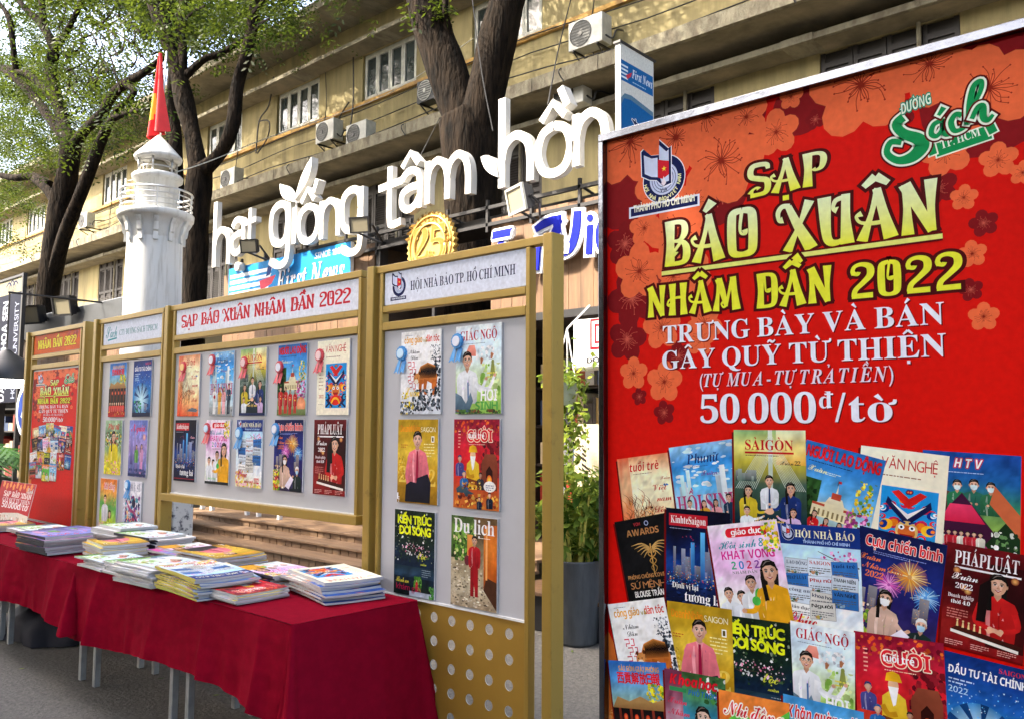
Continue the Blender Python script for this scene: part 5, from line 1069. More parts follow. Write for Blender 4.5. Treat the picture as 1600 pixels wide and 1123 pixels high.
for k in range(260):
    c = at(rr.choice((560, 900, 1000, 600, 750)) + rr.gauss(0, 60), -170 - rr.random() * 260, rr.uniform(5, 9.5)); t = rr.random()
    for _ in range(12): pts.append((c + Vector((rr.gauss(0, .5), rr.gauss(0, .5), rr.gauss(0, .25))), t * .6))
for k in range(14):
    c = at(rr.uniform(640, 700), rr.uniform(18, 30), 7.1)
    for _ in range(5): pts.append((c + Vector((rr.gauss(0, .08), rr.gauss(0, .05), rr.gauss(0, .02))), .6))
leaves('crown', pts, .085, 'tree_leaf', tr, 4, spine=3)

mb = MB()
limb(mb, [(300, 620, 7.3, 20), (302, 480, 7.3, 18), (306, 380, 7.3, 19), (310, 300, 7.3, 19), (312, 262, 7.3, 18)], 11, 14)
limb(mb, [(312, 272, 7.3, 15), (300, 210, 7.3, 13), (287, 150, 7.25, 14), (272, 95, 7.2, 12), (256, 45, 7.1, 12), (238, 0, 7.0, 10), (215, -60, 6.9, 7)], 12, 12); limb(mb, [(312, 270, 7.3, 14), (340, 245, 7.35, 10), (362, 200, 7.4, 11), (372, 130, 7.5, 10), (388, 75, 7.5, 9), (396, 20, 7.6, 8), (402, -60, 7.7, 6)], 13, 12)
limb(mb, [(286, 150, 7.25, 8), (285, 90, 7.3, 8), (283, 40, 7.4, 8), (292, -20, 7.5, 6)], 14); limb(mb, [(272, 95, 7.2, 7), (268, 50, 7.3, 6), (266, 0, 7.4, 5)], 15); limb(mb, [(290, 120, 7.3, 6), (318, 94, 7.5, 5), (345, 84, 7.7, 5), (380, 62, 7.9, 4)], 16)
limb(mb, [(270, 470, 7.9, 11), (276, 330, 7.9, 11), (274, 240, 7.9, 12), (268, 180, 7.9, 11), (270, 130, 7.9, 9), (276, 60, 8, 7)], 17)
for a, b in (((240, 5), (205, -20)), ((256, 45), (222, 22)), ((390, 60), (420, 30)), ((396, 20), (440, -20)), ((283, 40), (320, 10))): limb(mb, [(*a, 7.2, 3.5), ((a[0] + b[0]) / 2, (a[1] + b[1]) / 2 - 6, 7, 2.4), (*b, 6.8, 1.5)], a[0], 6)
tr = thing('street_tree', 'dark double-stemmed tree just right of the lighthouse, with a bent right limb', 'tree', tuple(at(300, 620, 7.3)), 'street trees along the pavement')
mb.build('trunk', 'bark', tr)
leaves('crown', px_cloud([(200, -30, 300, 70, 2), (250, 0, 400, 60, 3), (380, -20, 445, 40, 1.2), (290, 60, 390, 105, 1), (180, -160, 460, -20, 3)], 6000, 5.6, 11.5, 21), .10, 'tree_leaf', tr, 5, spine=3)

mb = MB()
limb(mb, [(66, 640, 7.3, 19), (74, 480, 7.3, 17), (84, 400, 7.3, 17), (95, 330, 7.3, 19), (106, 270, 7.3, 15), (111, 222, 7.3, 15)], 31, 14); limb(mb, [(80, 440, 7.3, 11), (104, 360, 7.3, 11), (124, 310, 7.3, 10), (143, 260, 7.35, 9), (160, 215, 7.4, 8), (172, 190, 7.4, 6), (196, 178, 7.5, 4), (232, 170, 7.6, 2.5)], 32)
limb(mb, [(111, 228, 7.3, 12), (98, 190, 7.3, 10), (88, 150, 7.3, 9), (78, 112, 7.3, 9), (84, 78, 7.3, 8), (66, 40, 7.2, 6), (40, 14, 7.1, 5), (20, -10, 7, 4)], 33); limb(mb, [(84, 80, 7.3, 6), (98, 60, 7.35, 5), (120, 20, 7.4, 4), (136, -20, 7.5, 3)], 34); limb(mb, [(68, 42, 7.2, 5), (66, 10, 7.2, 5), (60, -40, 7.2, 4)], 35)
limb(mb, [(108, 232, 7.3, 9), (88, 200, 7.2, 8), (60, 160, 7.1, 7), (30, 128, 6.9, 6), (0, 105, 6.8, 6), (-40, 85, 6.6, 5)], 36); limb(mb, [(92, 170, 7.3, 6), (70, 140, 7.2, 6), (45, 118, 7.1, 6), (22, 112, 7, 5), (-20, 96, 6.9, 5)], 37); limb(mb, [(25, 112, 7, 5), (20, 70, 6.9, 4.5), (14, 28, 6.9, 4), (-6, 0, 6.8, 3)], 38)
limb(mb, [(112, 232, 7.3, 10), (132, 205, 7.4, 8), (160, 178, 7.5, 8), (172, 155, 7.6, 8), (195, 132, 7.7, 7), (228, 112, 7.8, 6), (262, 84, 8, 4)], 39); limb(mb, [(196, 132, 7.7, 5), (210, 145, 7.6, 4), (180, 175, 7.5, 4), (168, 205, 7.5, 5), (150, 250, 7.4, 5)], 40)
limb(mb, [(78, 290, 7.3, 8), (50, 276, 7.1, 6), (20, 278, 6.9, 5), (-20, 268, 6.7, 4)], 41); limb(mb, [(96, 335, 7.3, 8), (76, 300, 7.2, 7), (54, 280, 7.1, 6)], 42)
rr = random.Random(8)
for k in range(44):
    x, y = rr.uniform(90, 245), rr.uniform(25, 150); l = rr.uniform(25, 60); b = rr.uniform(-2.6, -.4)
    limb(mb, [(x, y, 7.5, 1.8), (x + l * .5 * math.cos(b) + 4, y + l * .5 * math.sin(b), 7.7, 1.2), (x + l * math.cos(b), y + l * math.sin(b), 8, .7)], 50 + k, 5)
tr = thing('street_tree', 'many-limbed spreading tree left of the lighthouse', 'tree', tuple(at(66, 640, 7.3)), 'street trees along the pavement')
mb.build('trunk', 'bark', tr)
leaves('crown', px_cloud([(30, -40, 240, 150, 5), (-60, 90, 70, 170, 2), (-60, 170, 60, 330, 3), (50, 150, 110, 250, 1), (120, 130, 210, 230, .9), (-60, 330, 20, 390, .5), (40, -200, 260, -20, 2)], 17000, 5.4, 12.6, 33), .10, 'tree_leaf', tr, 6, spine=3)

def high_crown(t, x, y, z, r, n, seed):
    rr = random.Random(seed); pts = []
    while len(pts) < n:
        a, q = rr.random() * 6.283, math.sqrt(rr.random()) * r; c = Vector((x + q * math.cos(a), y + q * .75 * math.sin(a), z + rr.uniform(-2, 2.2)))
        if noise.noise(c * .5) < -.12: continue
        for _ in range(12): pts.append((c + Vector((rr.gauss(0, .5), rr.gauss(0, .5), rr.gauss(0, .25))), rr.random()))
    leaves('crown', pts, .22, 'tree_leaf', t, seed, spine=2)
for t_, x_ in zip([o for o in COL.objects if o.name.startswith('street_tree')], (-8.5, -15.5, -22.5)): high_crown(t_, x_, 8.6, 15.6, 5.4, 3900, 70 + int(-x_))  # extra upper foliage, added to shade the facade
def shade_tree(x, y, h, r, n, seed, label):
    rr = random.Random(seed); t = thing('street_tree', label, 'tree', (x, y, 0), 'street trees along the pavement'); mb = MB(); mb.sm = True
    mb.tube(catmull([(x, y, -.1), (x + .1, y, 2), (x - .05, y + .1, h * .45), (x + .2, y, h * .62)]), [.42 - .013 * i for i in range(19)], 12, jit=.2, seed=seed)
    for k in range(9):
        a = k * .7 + rr.random() * .4; l = r * rr.uniform(.5, .95)
        mb.tube(catmull([(x + .1, y, h * .5 + .12 * k), (x + l * .4 * math.cos(a), y + l * .4 * math.sin(a), h * .72), (x + l * math.cos(a), y + l * math.sin(a), h * .9 + rr.random())]), [.2 - .014 * i for i in range(13)], 8, jit=.2, seed=seed + k)
    mb.build('trunk', 'bark', t); pts = []
    while len(pts) < n:
        a, q = rr.random() * 6.283, math.sqrt(rr.random()) * r; c = Vector((x + q * math.cos(a), y + q * math.sin(a), h * .86 + rr.uniform(-.12, .16) * h * (1 - .5 * q / r)))
        if noise.noise(c * .55) < -.5: continue
        for _ in range(14): pts.append((c + Vector((rr.gauss(0, .5), rr.gauss(0, .5), rr.gauss(0, .25))), rr.random()))
    leaves('crown', pts, .26, 'tree_leaf', t, seed, spine=2)
for i_, (x_, lab_) in enumerate(((-6.2, 'unseen tall shade tree across the street behind the camera'), (-12.2, 'unseen tall shade tree across the street on the left'), (-18.2, 'unseen tall shade tree across the street, fourth from its right end'), (-24.5, 'unseen tall shade tree across the street at its far left end'), (-.2, 'unseen tall shade tree across the street, right behind the camera'))): shade_tree(x_, -5.7, 10.2, 4.9, 13000 if i_ in (0, 1, 4) else 8000, 61 + i_, lab_)  # unseen crowns, placed and thickened to keep the sun off the stall

shade_tree(1.8, 7.7, 14.5, 5.5, 5000, 67, 'unseen tall tree added in the pavement row beyond the banner, dimming skylight from the right')  # added out of view to darken the right end of the cloth
ob = thing('shade_building', 'unseen row of shops added on the far side of the street, behind the camera, to cut low skylight', 'building', (-8, -12, 0))  # added out of view to cut low skylight on the upright faces
b = MB()
for k in range(9): b.box(-44 + k * 7, -16, 0, -44 + k * 7 + 2.2, -12, 6.5); b.box(-44 + k * 7 + 2.2, -16, 2.8, -44 + k * 7 + 7, -12, 5); b.box(-44 + k * 7 + 2.2, -16, 5.6, -44 + k * 7 + 7, -12, 6.5)
b.build('wall', 'facade', ob); b = MB(); b.box(-44, -15.8, 0, 21, -12.2, 2.8); b.box(-44, -15.8, 5, 21, -12.3, 5.6); b.build('shopfront', 'window_glass', ob); b = MB(); b.box(-44.4, -16.2, 6.5, 21.4, -11.4, 6.8); b.build('roof', 'facade_trim', ob)

# ---------------------------------------------------------------- lighthouse and flag
LX, LY = -10.86, 5.05
lh = thing('lighthouse', 'white model lighthouse with railed gallery, standing behind the display panels', 'lighthouse', (LX, LY, 0))
def lz(py): return at(235, py, 4.8).z
zg, zc = at(235, 326, 4.75).z, at(235, 352, 4.75).z
b = MB(); b.lathe([(.46, 0), (.46, .3), (.42, .34), (.395, .5), (.342, zc - .1), (.338, zg)], LX, LY, 40); b.build('tower', 'tower_paint', lh)
b = MB(); b.lathe([(.33, zg - .30), (.345, zg - .28), (.36, zg - .16), (.42, zg - .03), (.47, zg - .02), (.475, zg + .055), (.465, zg + .065), (.0, zg + .066)], LX, LY, 40); b.build('gallery', 'tower_paint', lh)
b = MB()
for k in range(12):
    a = 2 * math.pi * k / 12 + .1; M = Matrix.Translation((LX, LY, 0)) @ Matrix.Rotation(a, 4, 'Z')
    b.prism([(.335, zg - .34), (.375, zg - .34), (.375, zg - .24), (.395, zg - .22), (.41, zg - .12), (.45, zg - .05), (.335, zg - .05)], lambda x, y, d: M @ Vector((x, d, y)), -.03, .03)
b.build('corbel', 'tower_paint', lh, fixn=True)
b = MB(); zt = at(235, 286, 4.75).z
for k in range(10):
    a = 2 * math.pi * k / 10 + .2; b.cyl((LX + .445 * math.cos(a), LY + .445 * math.sin(a), zg + .06), (LX + .445 * math.cos(a), LY + .445 * math.sin(a), zt), .011, n=6)
for q in range(4):
    z = zg + .12 + (zt - zg - .12) * q / 3; b.tube([(LX + .445 * math.cos(i * math.pi / 24), LY + .445 * math.sin(i * math.pi / 24), z) for i in range(49)], .014 if q == 3 else .008, 6)
b.build('railing', 'steel', lh)
zr = at(235, 268, 4.8).z; zb2 = at(235, 262, 4.8).z; ze = at(238, 236, 4.8).z; za = at(240, 212, 5).z
b = MB(); b.lathe([(.26, zg + .06), (.26, zr - .03), (.315, zr - .01), (.32, zb2 - .01), (.30, zb2 + .01), (0, zb2 + .011)], LX, LY, 36); b.build('lantern_base', 'tower_paint', lh)
b = MB()
for k in range(6): a = 2 * math.pi * k / 6 + .35; b.cyl((LX + .24 * math.cos(a), LY + .24 * math.sin(a), zb2 + .02), (LX + .24 * math.cos(a), LY + .24 * math.sin(a), ze), .014, n=8)
for q in range(4): z = zb2 + .1 + q * .075; b.tube([(LX + .22 * math.cos(i * math.pi / 16), LY + .22 * math.sin(i * math.pi / 16), z) for i in range(33)], .010, 6)
b.build('lantern_cage', 'steel', lh)
b = MB(); b.lathe([(.08, zb2 + .02), (.14, zb2 + .06), (.14, ze - .06), (.08, ze)], LX, LY, 20); b.build('lamp_lens', 'lamp_glass', lh)
b = MB(); b.lathe([(.0, ze + .015), (.29, ze), (.30, ze + .04), (.29, ze + .06), (.02, za), (0, za)], LX, LY, 36); b.build('roof', 'tower_paint', lh)
fl = thing('flag', 'red flag with a yellow star hanging limp above the lighthouse roof', 'flag', (LX + .03, LY, za))
MB().cyl((LX + .03, LY, za - .04), (LX + .12, LY, at(247, 84, 5).z), .014, n=8).build('pole', 'steel', fl)
b = MB(); top, bot = at(246, 82, 4.98), at(240, 214, 4.98); h = top.z - bot.z; nu, nv = 26, 16
for j in range(nv + 1):
    for i in range(nu + 1):
        u, v = i / nu, j / nv; half = (.022 + .19 * v ** .9)
        x = top.x + (bot.x - top.x) * v + (u - .5) * 2 * half + .02 * v; fold = math.sin(u * 12 + v * 1.5) * .075 * (.3 + v); z = top.z - h * v * (1 + .02 * math.sin(u * 9)) + (.06 * (u) * v)
        b.v.append(Vector((x, LY - .03 + fold, z)))
for j in range(nv):
    for i in range(nu):
        u, v = i / nu, j / nv; b.f.append([j * (nu + 1) + i, j * (nu + 1) + i + 1, (j + 1) * (nu + 1) + i + 1, (j + 1) * (nu + 1) + i]); b.s.append(True)
        b.m.append(1 if v > .48 and v < .76 and u < .5 * (1 - abs(v - .62) * 3.2) + .08 else 0)
b.build('cloth', ['flag_red', 'flag_yellow'], fl)
tag(MB().tube(catmull([at(200, 283, 5.4), at(300, 262, 5.4), at(420, 215, 9), at(600, 150, 12), at(740, 60, 13)]), .008, 4).build('overhead_cable', 'frame_grey'), 'thin pale cable running from the lighthouse to the facade', 'cable')

# ---------------------------------------------------------------- book pavilions
YK = 6.3
def plank_wall(b, x0, x1, z0, z1, y, th=.05, pitch=.145, seed=1):
    rr = random.Random(seed); x = x0
    while x < x1 - .01:
        w_ = min(pitch, x1 - x); j = rr.random() * .006; b.box(x + .002, y - j, z0, x + w_ - .002, y + th, z1); x += pitch
    b.box(x0, y + .012, z0 + .005, x1, y + th - .002, z1 - .005)
bk = thing('book_pavilion', 'timber clad book shop pavilion carrying the white rooftop letters', 'kiosk', (-6.5, YK + 1.5, 0))
b = MB(); plank_wall(b, -11.3, -7.85, 2.35, 3.72, YK, seed=1); plank_wall(b, -5.95, -.5, 2.62, 3.70, YK, seed=2); b.build('timber_wall', 'wood_clad', bk)
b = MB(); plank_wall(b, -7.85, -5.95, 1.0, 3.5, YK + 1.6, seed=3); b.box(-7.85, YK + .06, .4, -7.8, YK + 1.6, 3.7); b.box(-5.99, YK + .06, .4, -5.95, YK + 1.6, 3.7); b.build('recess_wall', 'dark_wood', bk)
b = MB(); b.box(-11.3, YK + .06, 3.66, -.5, YK + .5, 3.75); b.box(-11.3, YK - .06, 2.27, -7.8, YK + .3, 2.345); b.box(-5.95, YK - .32, 2.54, -.5, YK + .3, 2.612); b.box(-7.8, YK - .02, 2.9, -7.73, YK + .1, 3.72); b.box(-11.3, YK + .1, 2.6, -7.9, YK + 3, 3.6); b.box(-5.9, YK + .1, 2.65, -.5, YK + 3, 3.6)
b.build('dark_trim', 'black_metal', bk)
b = MB(); b.box(-11.3, YK + 2.2, .35, -.5, YK + 2.3, 2.6); b.box(-11.3, YK + .2, .36, -11.2, YK + 2.2, 2.4); b.box(-11.2, YK + .35, .395, -5.98, YK + .4, 2.3); b.build('interior', 'room_shade', bk)  # last box is a black panel painting in the shop's inner shade
b = MB(); rr = random.Random(5)
for z in (.75, 1.15, 1.55, 1.95, 2.3): b.box(-5.8, YK + .55, z, -1, YK + .95, z + .03)
b.box(-5.9, YK + .5, .35, -5.82, YK + 1, 2.5); b.build('bookshelf', 'dark_wood', bk)
b = MB(); b.c = []
for z in (.78, 1.18, 1.58, 1.98):
    x = -5.7
    while x < -3.0:
        w_ = rr.uniform(.03, .12); hh = rr.uniform(.2, .33); n0 = len(b.v); b.box(x, YK + .5, z, x + w_ - .004, YK + .8, z + hh); c = lin(rr.choice(['#8a2a20', '#d8d0c0', '#3a4a68', '#a88a50', '#504840', '#c8b490', '#6a6a70', '#b05a3a'])); b.c += [c] * (len(b.v) - n0); x += w_
    x = -11
    while x < -8 and z < 1.9:
        w_ = rr.uniform(.05, .2); n0 = len(b.v); b.box(x, YK + 1.2, z, x + w_ - .01, YK + 1.5, z + rr.uniform(.15, .33)); c = lin(rr.choice(['#4a2a20', '#685848', '#2a3448', '#584a38'])); b.c += [c] * (len(b.v) - n0); x += w_
o = b.build('shelved_books', 'printed_paper', bk); o['kind'] = 'stuff'
b = MB()
for px_ in (316, 331, 386, 404, 437): q = at(px_, 792, 6.05); b.box(q.x - .025, 6.03, .392, q.x + .025, 6.08, .78)
b.box(-11, 6.03, .78, -6.2, 6.08, .83); b.build('low_rail', 'white_paint', bk)
dk = thing('wooden_steps', 'brown plank steps and deck in front of the book pavilion', 'steps', (-8, 5.6, 0))
YS = (5.28, 5.55, 5.82); ZS = (.2, .295, .39)
rr = random.Random(4)
for i in range(3):
    e = YS[i + 1] if i < 2 else 8.0
    MB().box(-11.5, YS[i] - .02, ZS[i] - .03, -4.9, e + .02, ZS[i]).build('tread', 'deck_wood', dk, bevel=.006)
    b = MB(); x = -11.4; zl = 0 if i == 0 else ZS[i - 1]
    while x < -4.95: w_ = rr.choice((.12, .15, .18, .14)); b.box(x, YS[i] + rr.random() * .004, zl, x + w_ - .014, YS[i] + .03, ZS[i] - .032); x += w_
    b.box(-11.4, YS[i] + .032, zl, -4.95, YS[i] + .05, ZS[i] - .032); b.build('riser', 'deck_wood', dk)
bn = thing('bench_deck', 'low timber platform beside the planter, in front of the dark shop', 'platform', (-2.8, 5.4, 0))
MB().box(-4.6, 5.05, .27, -.6, 6.2, .30).build('top', 'wood_clad', bn, bevel=.006); MB().box(-4.55, 5.1, 0, -.65, 6.15, .268).build('base', 'black_metal', bn)
b = MB(); b.box(-4.3, 5.6, .30, -1.5, 5.66, .86); b.build('backboard', 'wood_clad', bn)

# white rooftop letters
YL = 6.12
G = {'h': ([([(.1, 1.82), (.1, 0)], 0), ([(.1, .5), (.2, .82), (.5, .98), (.8, .82), (.9, .5), (.9, 0)], 0)]), 'n': ([([(.1, 1.03), (.1, 0)], 0), ([(.1, .5), (.2, .82), (.5, .98), (.8, .82), (.9, .5), (.9, 0)], 0)]),
     'm': ([([(.06, 1.03), (.06, 0)], 0), ([(.06, .5), (.12, .82), (.28, .98), (.44, .82), (.5, .5), (.5, 0)], 0), ([(.5, .5), (.56, .82), (.73, .98), (.88, .82), (.94, .5), (.94, 0)], 0)]),
     'a': ([([(.12, .8), (.34, .97), (.68, .95), (.86, .7), (.86, 0)], 0), ([(.86, .56), (.5, .56), (.16, .44), (.14, .16), (.36, .02), (.66, .08), (.86, .28)], 0)]),
     't': ([([(.45, 1.5), (.45, .22), (.56, .02), (.9, .06)], 0), ([(.02, 1.0), (.95, 1.06)], 0)]), 'g': ([([(.88, 1.0), (.88, -.2), (.74, -.5), (.36, -.52), (.04, -.38)], 0), ([(.88, .5), (.8, .88), (.48, .98), (.16, .84), (.08, .48), (.18, .12), (.48, .0), (.78, .1), (.88, .5)], 0)]),
     'i': ([([(.5, 1.0), (.5, 0)], 0)]), 'o': ([([(.5, .97), (.2, .85), (.07, .5), (.2, .13), (.5, .02), (.8, .13), (.93, .5), (.8, .85), (.5, .97)], 0)])}
sg = thing('rooftop_lettering', 'big white rooftop letters spelling hạt giống tâm hồn', 'sign', (-6.7, YL, 3.6))
def leafshape(b, tip, base, wd, seed=0):
    d = (base - tip); n = Vector((-d.z, 0, d.x)).normalized(); pts = []
    L = [tip + d * t + n * (wd * math.sin(math.pi * t ** .8)) for t in [i / 10 for i in range(11)]]; Rr = [tip + d * t - n * (wd * .55 * math.sin(math.pi * t ** .9)) for t in [i / 10 for i in range(9, 0, -1)]]
    poly = [(p.x, p.z) for p in L + Rr]
    b.prism(poly, lambda x, z, dd: (x, YL + dd, z), -.02, .08)
for ch, l, r, yb, xh, marks in (('h', 331, 359, 415, 56, ''), ('a', 359, 382, 396, 53, '.'), ('t', 380, 400, 393, 45, ''), ('g', 420, 453, 381, 62, ''), ('i', 453, 464, 381, 56, ''), ('o', 463, 498, 378, 57, '^/'), ('n', 498, 531, 371, 58, ''), ('g', 531, 567, 360, 64, ''),
                                ('t', 590, 630, 353, 62, ''), ('a', 623, 660, 328, 62, '^'), ('m', 663, 736, 311, 66, ''), ('h', 778, 834, 288, 78, ''), ('o', 836, 895, 272, 78, '^\\'), ('n', 894, 952, 254, 80, '')):
    pl, prr = at(l, yb, YL), at(r, yb, YL); c = at((l + r) / 2, yb, YL); hh = at((l + r) / 2, yb - xh, YL).z - c.z; wd = prr.x - pl.x; tk = hh * .185; b = MB()
    for k, (pts, _) in enumerate(G[ch]):
        P = [(pl.x + x * wd, c.z + z * hh) for x, z in pts]; Lf, Rt = ribbon(P, [tk] * len(P), 0, 6); m = len(Lf); y0 = YL - .004 * k; y1 = YL + .075 + .003 * k
        vs = [(x, y0, z) for x, z in Lf] + [(x, y0, z) for x, z in Rt] + [(x, y1, z) for x, z in Lf] + [(x, y1, z) for x, z in Rt]; fs = []
        for i in range(m - 1): fs += [(i, i + 1, m + i + 1, m + i), (2 * m + i, 3 * m + i, 3 * m + i + 1, 2 * m + i + 1), (i, 2 * m + i, 2 * m + i + 1, i + 1), (m + i, m + i + 1, 3 * m + i + 1, 3 * m + i)]
        fs += [(0, m, 3 * m, 2 * m), (m - 1, 3 * m - 1, 4 * m - 1, 2 * m - 1)]; b.add(vs, fs)
    mx, tz = (pl.x + prr.x) / 2, c.z + hh
    for q in marks:
        if q == '.': b.tube([(mx, YL, c.z - hh * .38), (mx, YL + .1, c.z - hh * .38)], hh * .13, 14)
        else:
            mk = {'^': [[(-.3, .1), (0, .42), (.3, .1)]], '/': [[(.26, .3), (.42, .62)]], '\\': [[(.36, .28), (.18, .68)]]}[q]
            for s_ in mk:
                P = [(mx + x * hh, tz + z * hh) for x, z in s_]; Lf, Rt = ribbon(P, [tk * .85] * len(P), 0, 1); b.prism([(x, z) for x, z in Rt] + [(x, z) for x, z in reversed(Lf)], lambda x, z, d: (x, YL + d, z), -.01 - .006 * len(q), .1)
    b.build('letter', 'acrylic_white', sg, fixn=True)
b = MB(); leafshape(b, at(489, 246, YL), at(462, 314, YL), .10); b.build('leaf_emblem', 'acrylic_white', sg, fixn=True)
b = MB(); leafshape(b, at(439, 288, YL), at(460, 316, YL), -.09); b.tube([at(462, 312, YL + .03), at(464, 330, YL + .03)], .015, 6); b.build('leaf_emblem', 'acrylic_white', sg, fixn=True)
b = MB(); leafshape(b, at(753, 246, YL), at(780, 278, YL), .09); b.build('leaf_emblem', 'acrylic_white', sg, fixn=True)
b = MB()
for zz in (3.80, 3.62): b.box(-10.9 if zz < 3.7 else -9.4, YL + .14, zz, -1.0, YL + .18, zz + .035)
for k in range(17): b.box(-10.8 + k * .6, YL + .14, 3.56, -10.77 + k * .6, YL + .17, 3.9)
for k in range(6): b.tube([(-10.2 + k * 1.8, YL + .18, 3.84), (-10.2 + k * 1.8, YL + .8, 3.72)], .015, 5)
b.build('sign_frame', 'black_metal', sg)
for px, py in ((340, 300), (700, 250), (860, 160)):
    pass
tag(MB().tube([at(688, 182, 12.5), at(650, 258, YL + .1)], .008, 4).build('stay_wire', 'black_metal'), 'thin stay wire slanting from the facade down to the letter â', 'wire')
tag(MB().tube(catmull([at(893, -5, 12.8), at(872, 80, 11.5), at(856, 165, 9)]), .012, 4).build('hanging_cable', 'cable'), 'black cable hanging from the facade behind the last rooftop letters', 'cable')
tag(MB().tube(catmull([at(738, 0, 7.0), at(752, 110, 6.95), at(770, 205, 6.9)]), .008, 4).build('hanging_cable', 'cable'), 'cable hanging down the big forked trunk', 'cable')

# signs on the pavilion
def plane_art(a, name, Y, m='printed_sheet', back=.03, keep=None, dz=6e-5, parent=None, **kw):
    return a.build(name, lambda x, z, d: (x, Y - d, z), MATS[m], parent, back=back, dz=dz, keep=keep, **kw)
x0, x1 = at(358, 420, 6.24).x, at(548, 390, 6.24).x; z1 = at(450, 400, 6.24).z; z0 = z1 - .66
a = Art(x1 - x0, z1 - z0, x0, z0); a.rect(x0, z0, x1, z1, '#1878b8', '#2a8acc')
xm = x0 + (x1 - x0) * .40
for k in range(5): a.poly([(x0 + .04, z1 - .10 - k * .085), (xm - k * .03, z1 - .10 - k * .085), (xm - k * .03 - .03, z1 - .15 - k * .085), (x0 + .04, z1 - .15 - k * .085)], '#f4f6f8' if k % 2 == 0 else '#dfe6ec')
a.poly([(xm - .32, z1 - .26), (xm + .08, z1 - .22), (xm - .02, z1 - .33), (xm - .28, z1 - .40)], '#c8485a'); a.poly([(xm - .12, z1 - .08), (xm + .0, z1 - .07), (xm - .06, z1 - .2), (xm - .16, z1 - .22)], '#1c3c7a')
for dx, c in ((.02, '#0c2a50'), (0, '#f6f8fa')): a.text('First News', x0 + (x1 - x0) * .43 + dx, z0 + .19 - dx * .6, .30, c, 'serifi', width=(x1 - x0) * .53)
a.text('SINCE 1994', x1 - .12, z1 - .12, .075, '#e8f0f8', 'sansb', width=.62, align='r'); a.lines(x0 + .9, z0 + .09, 1.2, 1, .04, '#b8d4ea', 4)
plane_art(a, 'shop_sign', 6.24, back=.05, keep=(x0, z0, x1, z1), label='wide blue shop sign reading First News in white italics above the red-lettered panel', cat='sign')
# raised letters on the right-hand timber wall
pT, pV = at(775, 437, 6.27), at(880, 411, 6.27); hc = at(905, 332, 6.27).z - at(905, 405, 6.27).z
a = Art(4.5, 1.2, pT.x - .2, pT.z - .3, res=64)
zz = (pT.z + pV.z) / 2
a.text('T', pT.x, zz, hc, '#1420a0', 'sansi', outline=('#eceef4', .028), sx=.82)
Wp = lambda *q: [(lambda v: (v.x, v.z))(at(px, py, 6.265)) for px, py in q]
kp = (at(880, 390, 6.265).z - at(880, 400, 6.265).z) / 10
for g, c_ in ((.03, '#eceef4'), (0, '#1420a0')):
    a.stroke(Wp((843, 361), (860, 350), (884, 343)), [10 * kp, 14 * kp, 11 * kp], c_, 3, g, g); a.stroke(Wp((882, 345), (868, 371)), [12 * kp, 7 * kp], c_, 2, g, g); a.stroke(Wp((848, 374), (844, 424)), 13 * kp, c_, 2, g, g); a.stroke(Wp((822, 398), (818, 434)), 13 * kp, c_, 2, g, g); a.stroke(Wp((822, 404), (830, 392), (838, 392)), 9 * kp, c_, 3, g, g)
    a.stroke(Wp((909, 332), (906, 366), (896, 392), (872, 404)), [14 * kp, 15 * kp, 13 * kp, 5 * kp], c_, 5, g, g); a.stroke(Wp((876, 340), (880, 372), (890, 398)), [14 * kp, 13 * kp, 10 * kp], c_, 4, g, g); a.stroke(Wp((929, 354), (927, 399)), 11 * kp, c_, 2, g, g); a.ell(*Wp((929, 343))[0], 5.5 * kp + g, 5.5 * kp + g, c_)
    a.stroke(Wp((944, 374), (955, 370), (962, 350), (950, 346), (942, 366), (946, 390), (962, 388)), 9 * kp, c_, 4, g, g); a.stroke(Wp((976, 325), (974, 388)), 11 * kp, c_, 2, g, g)
for q in (((880, 398), (874, 378), (884, 366), (890, 384)), ((884, 400), (888, 362), (898, 384), (896, 398)), ((876, 402), (868, 388), (878, 384), (886, 402))): a.poly(Wp(*q), '#f0f0ee')
wlt = plane_art(a, 'wall_lettering', 6.245, back=None, dz=.0025, label='raised blue letters with white edges reading Trí Việt on the timber wall', cat='sign')
so = wlt.modifiers.new('thickness', 'SOLIDIFY'); so.thickness = .035; so.offset = 1
# anniversary seal
se = thing('anniversary_seal', 'round golden seal with a toothed edge and the number 25', 'seal', tuple(at(673, 400, 6.2)), None)
c = at(672, 385, 6.2); r = (at(709, 380, 6.2).x - at(634, 392, 6.2).x) / 2; b = MB(); n = 36
b.prism([(c.x + (r if i % 2 else r * .92) * math.cos(i * math.pi / n), c.z + (r if i % 2 else r * .92) * math.sin(i * math.pi / n)) for i in range(2 * n)], lambda x, z, d: (x, 6.2 + d, z), 0, .06)
b.tube([(c.x + .64 * r * math.cos(i * math.pi / 20), 6.19, c.z + .64 * r * math.sin(i * math.pi / 20)) for i in range(41)], .016, 8); b.tube([(c.x + .86 * r * math.cos(i * math.pi / 20), 6.195, c.z + .86 * r * math.sin(i * math.pi / 20)) for i in range(41)], .012, 8)
b.build('disc', 'gold_foil', se)
a = Art(2 * r, 2 * r, c.x - r, c.z - r); t = 'ANNIVERSARY'
for i, ch in enumerate(t): an = math.radians(168 - i * 156 / 10); a.text(ch, c.x + .70 * r * math.cos(an), c.z + .70 * r * math.sin(an), .105, '#7a5a20', 'serif', rot=an - math.pi / 2, align='c')
a.text('25', c.x, c.z - .16, .36, '#8a6a2c', 'serifi', align='c', outline=('#e0bc70', .008))
a.build('engraving', lambda x, z, d: (x, 6.198 - d, z), MATS['printed_sheet'], se, dz=.0012)
MB().box(c.x - .02, 6.26, c.z - 1.2, c.x + .02, 6.3, c.z + .3).build('post', 'black_metal', se)

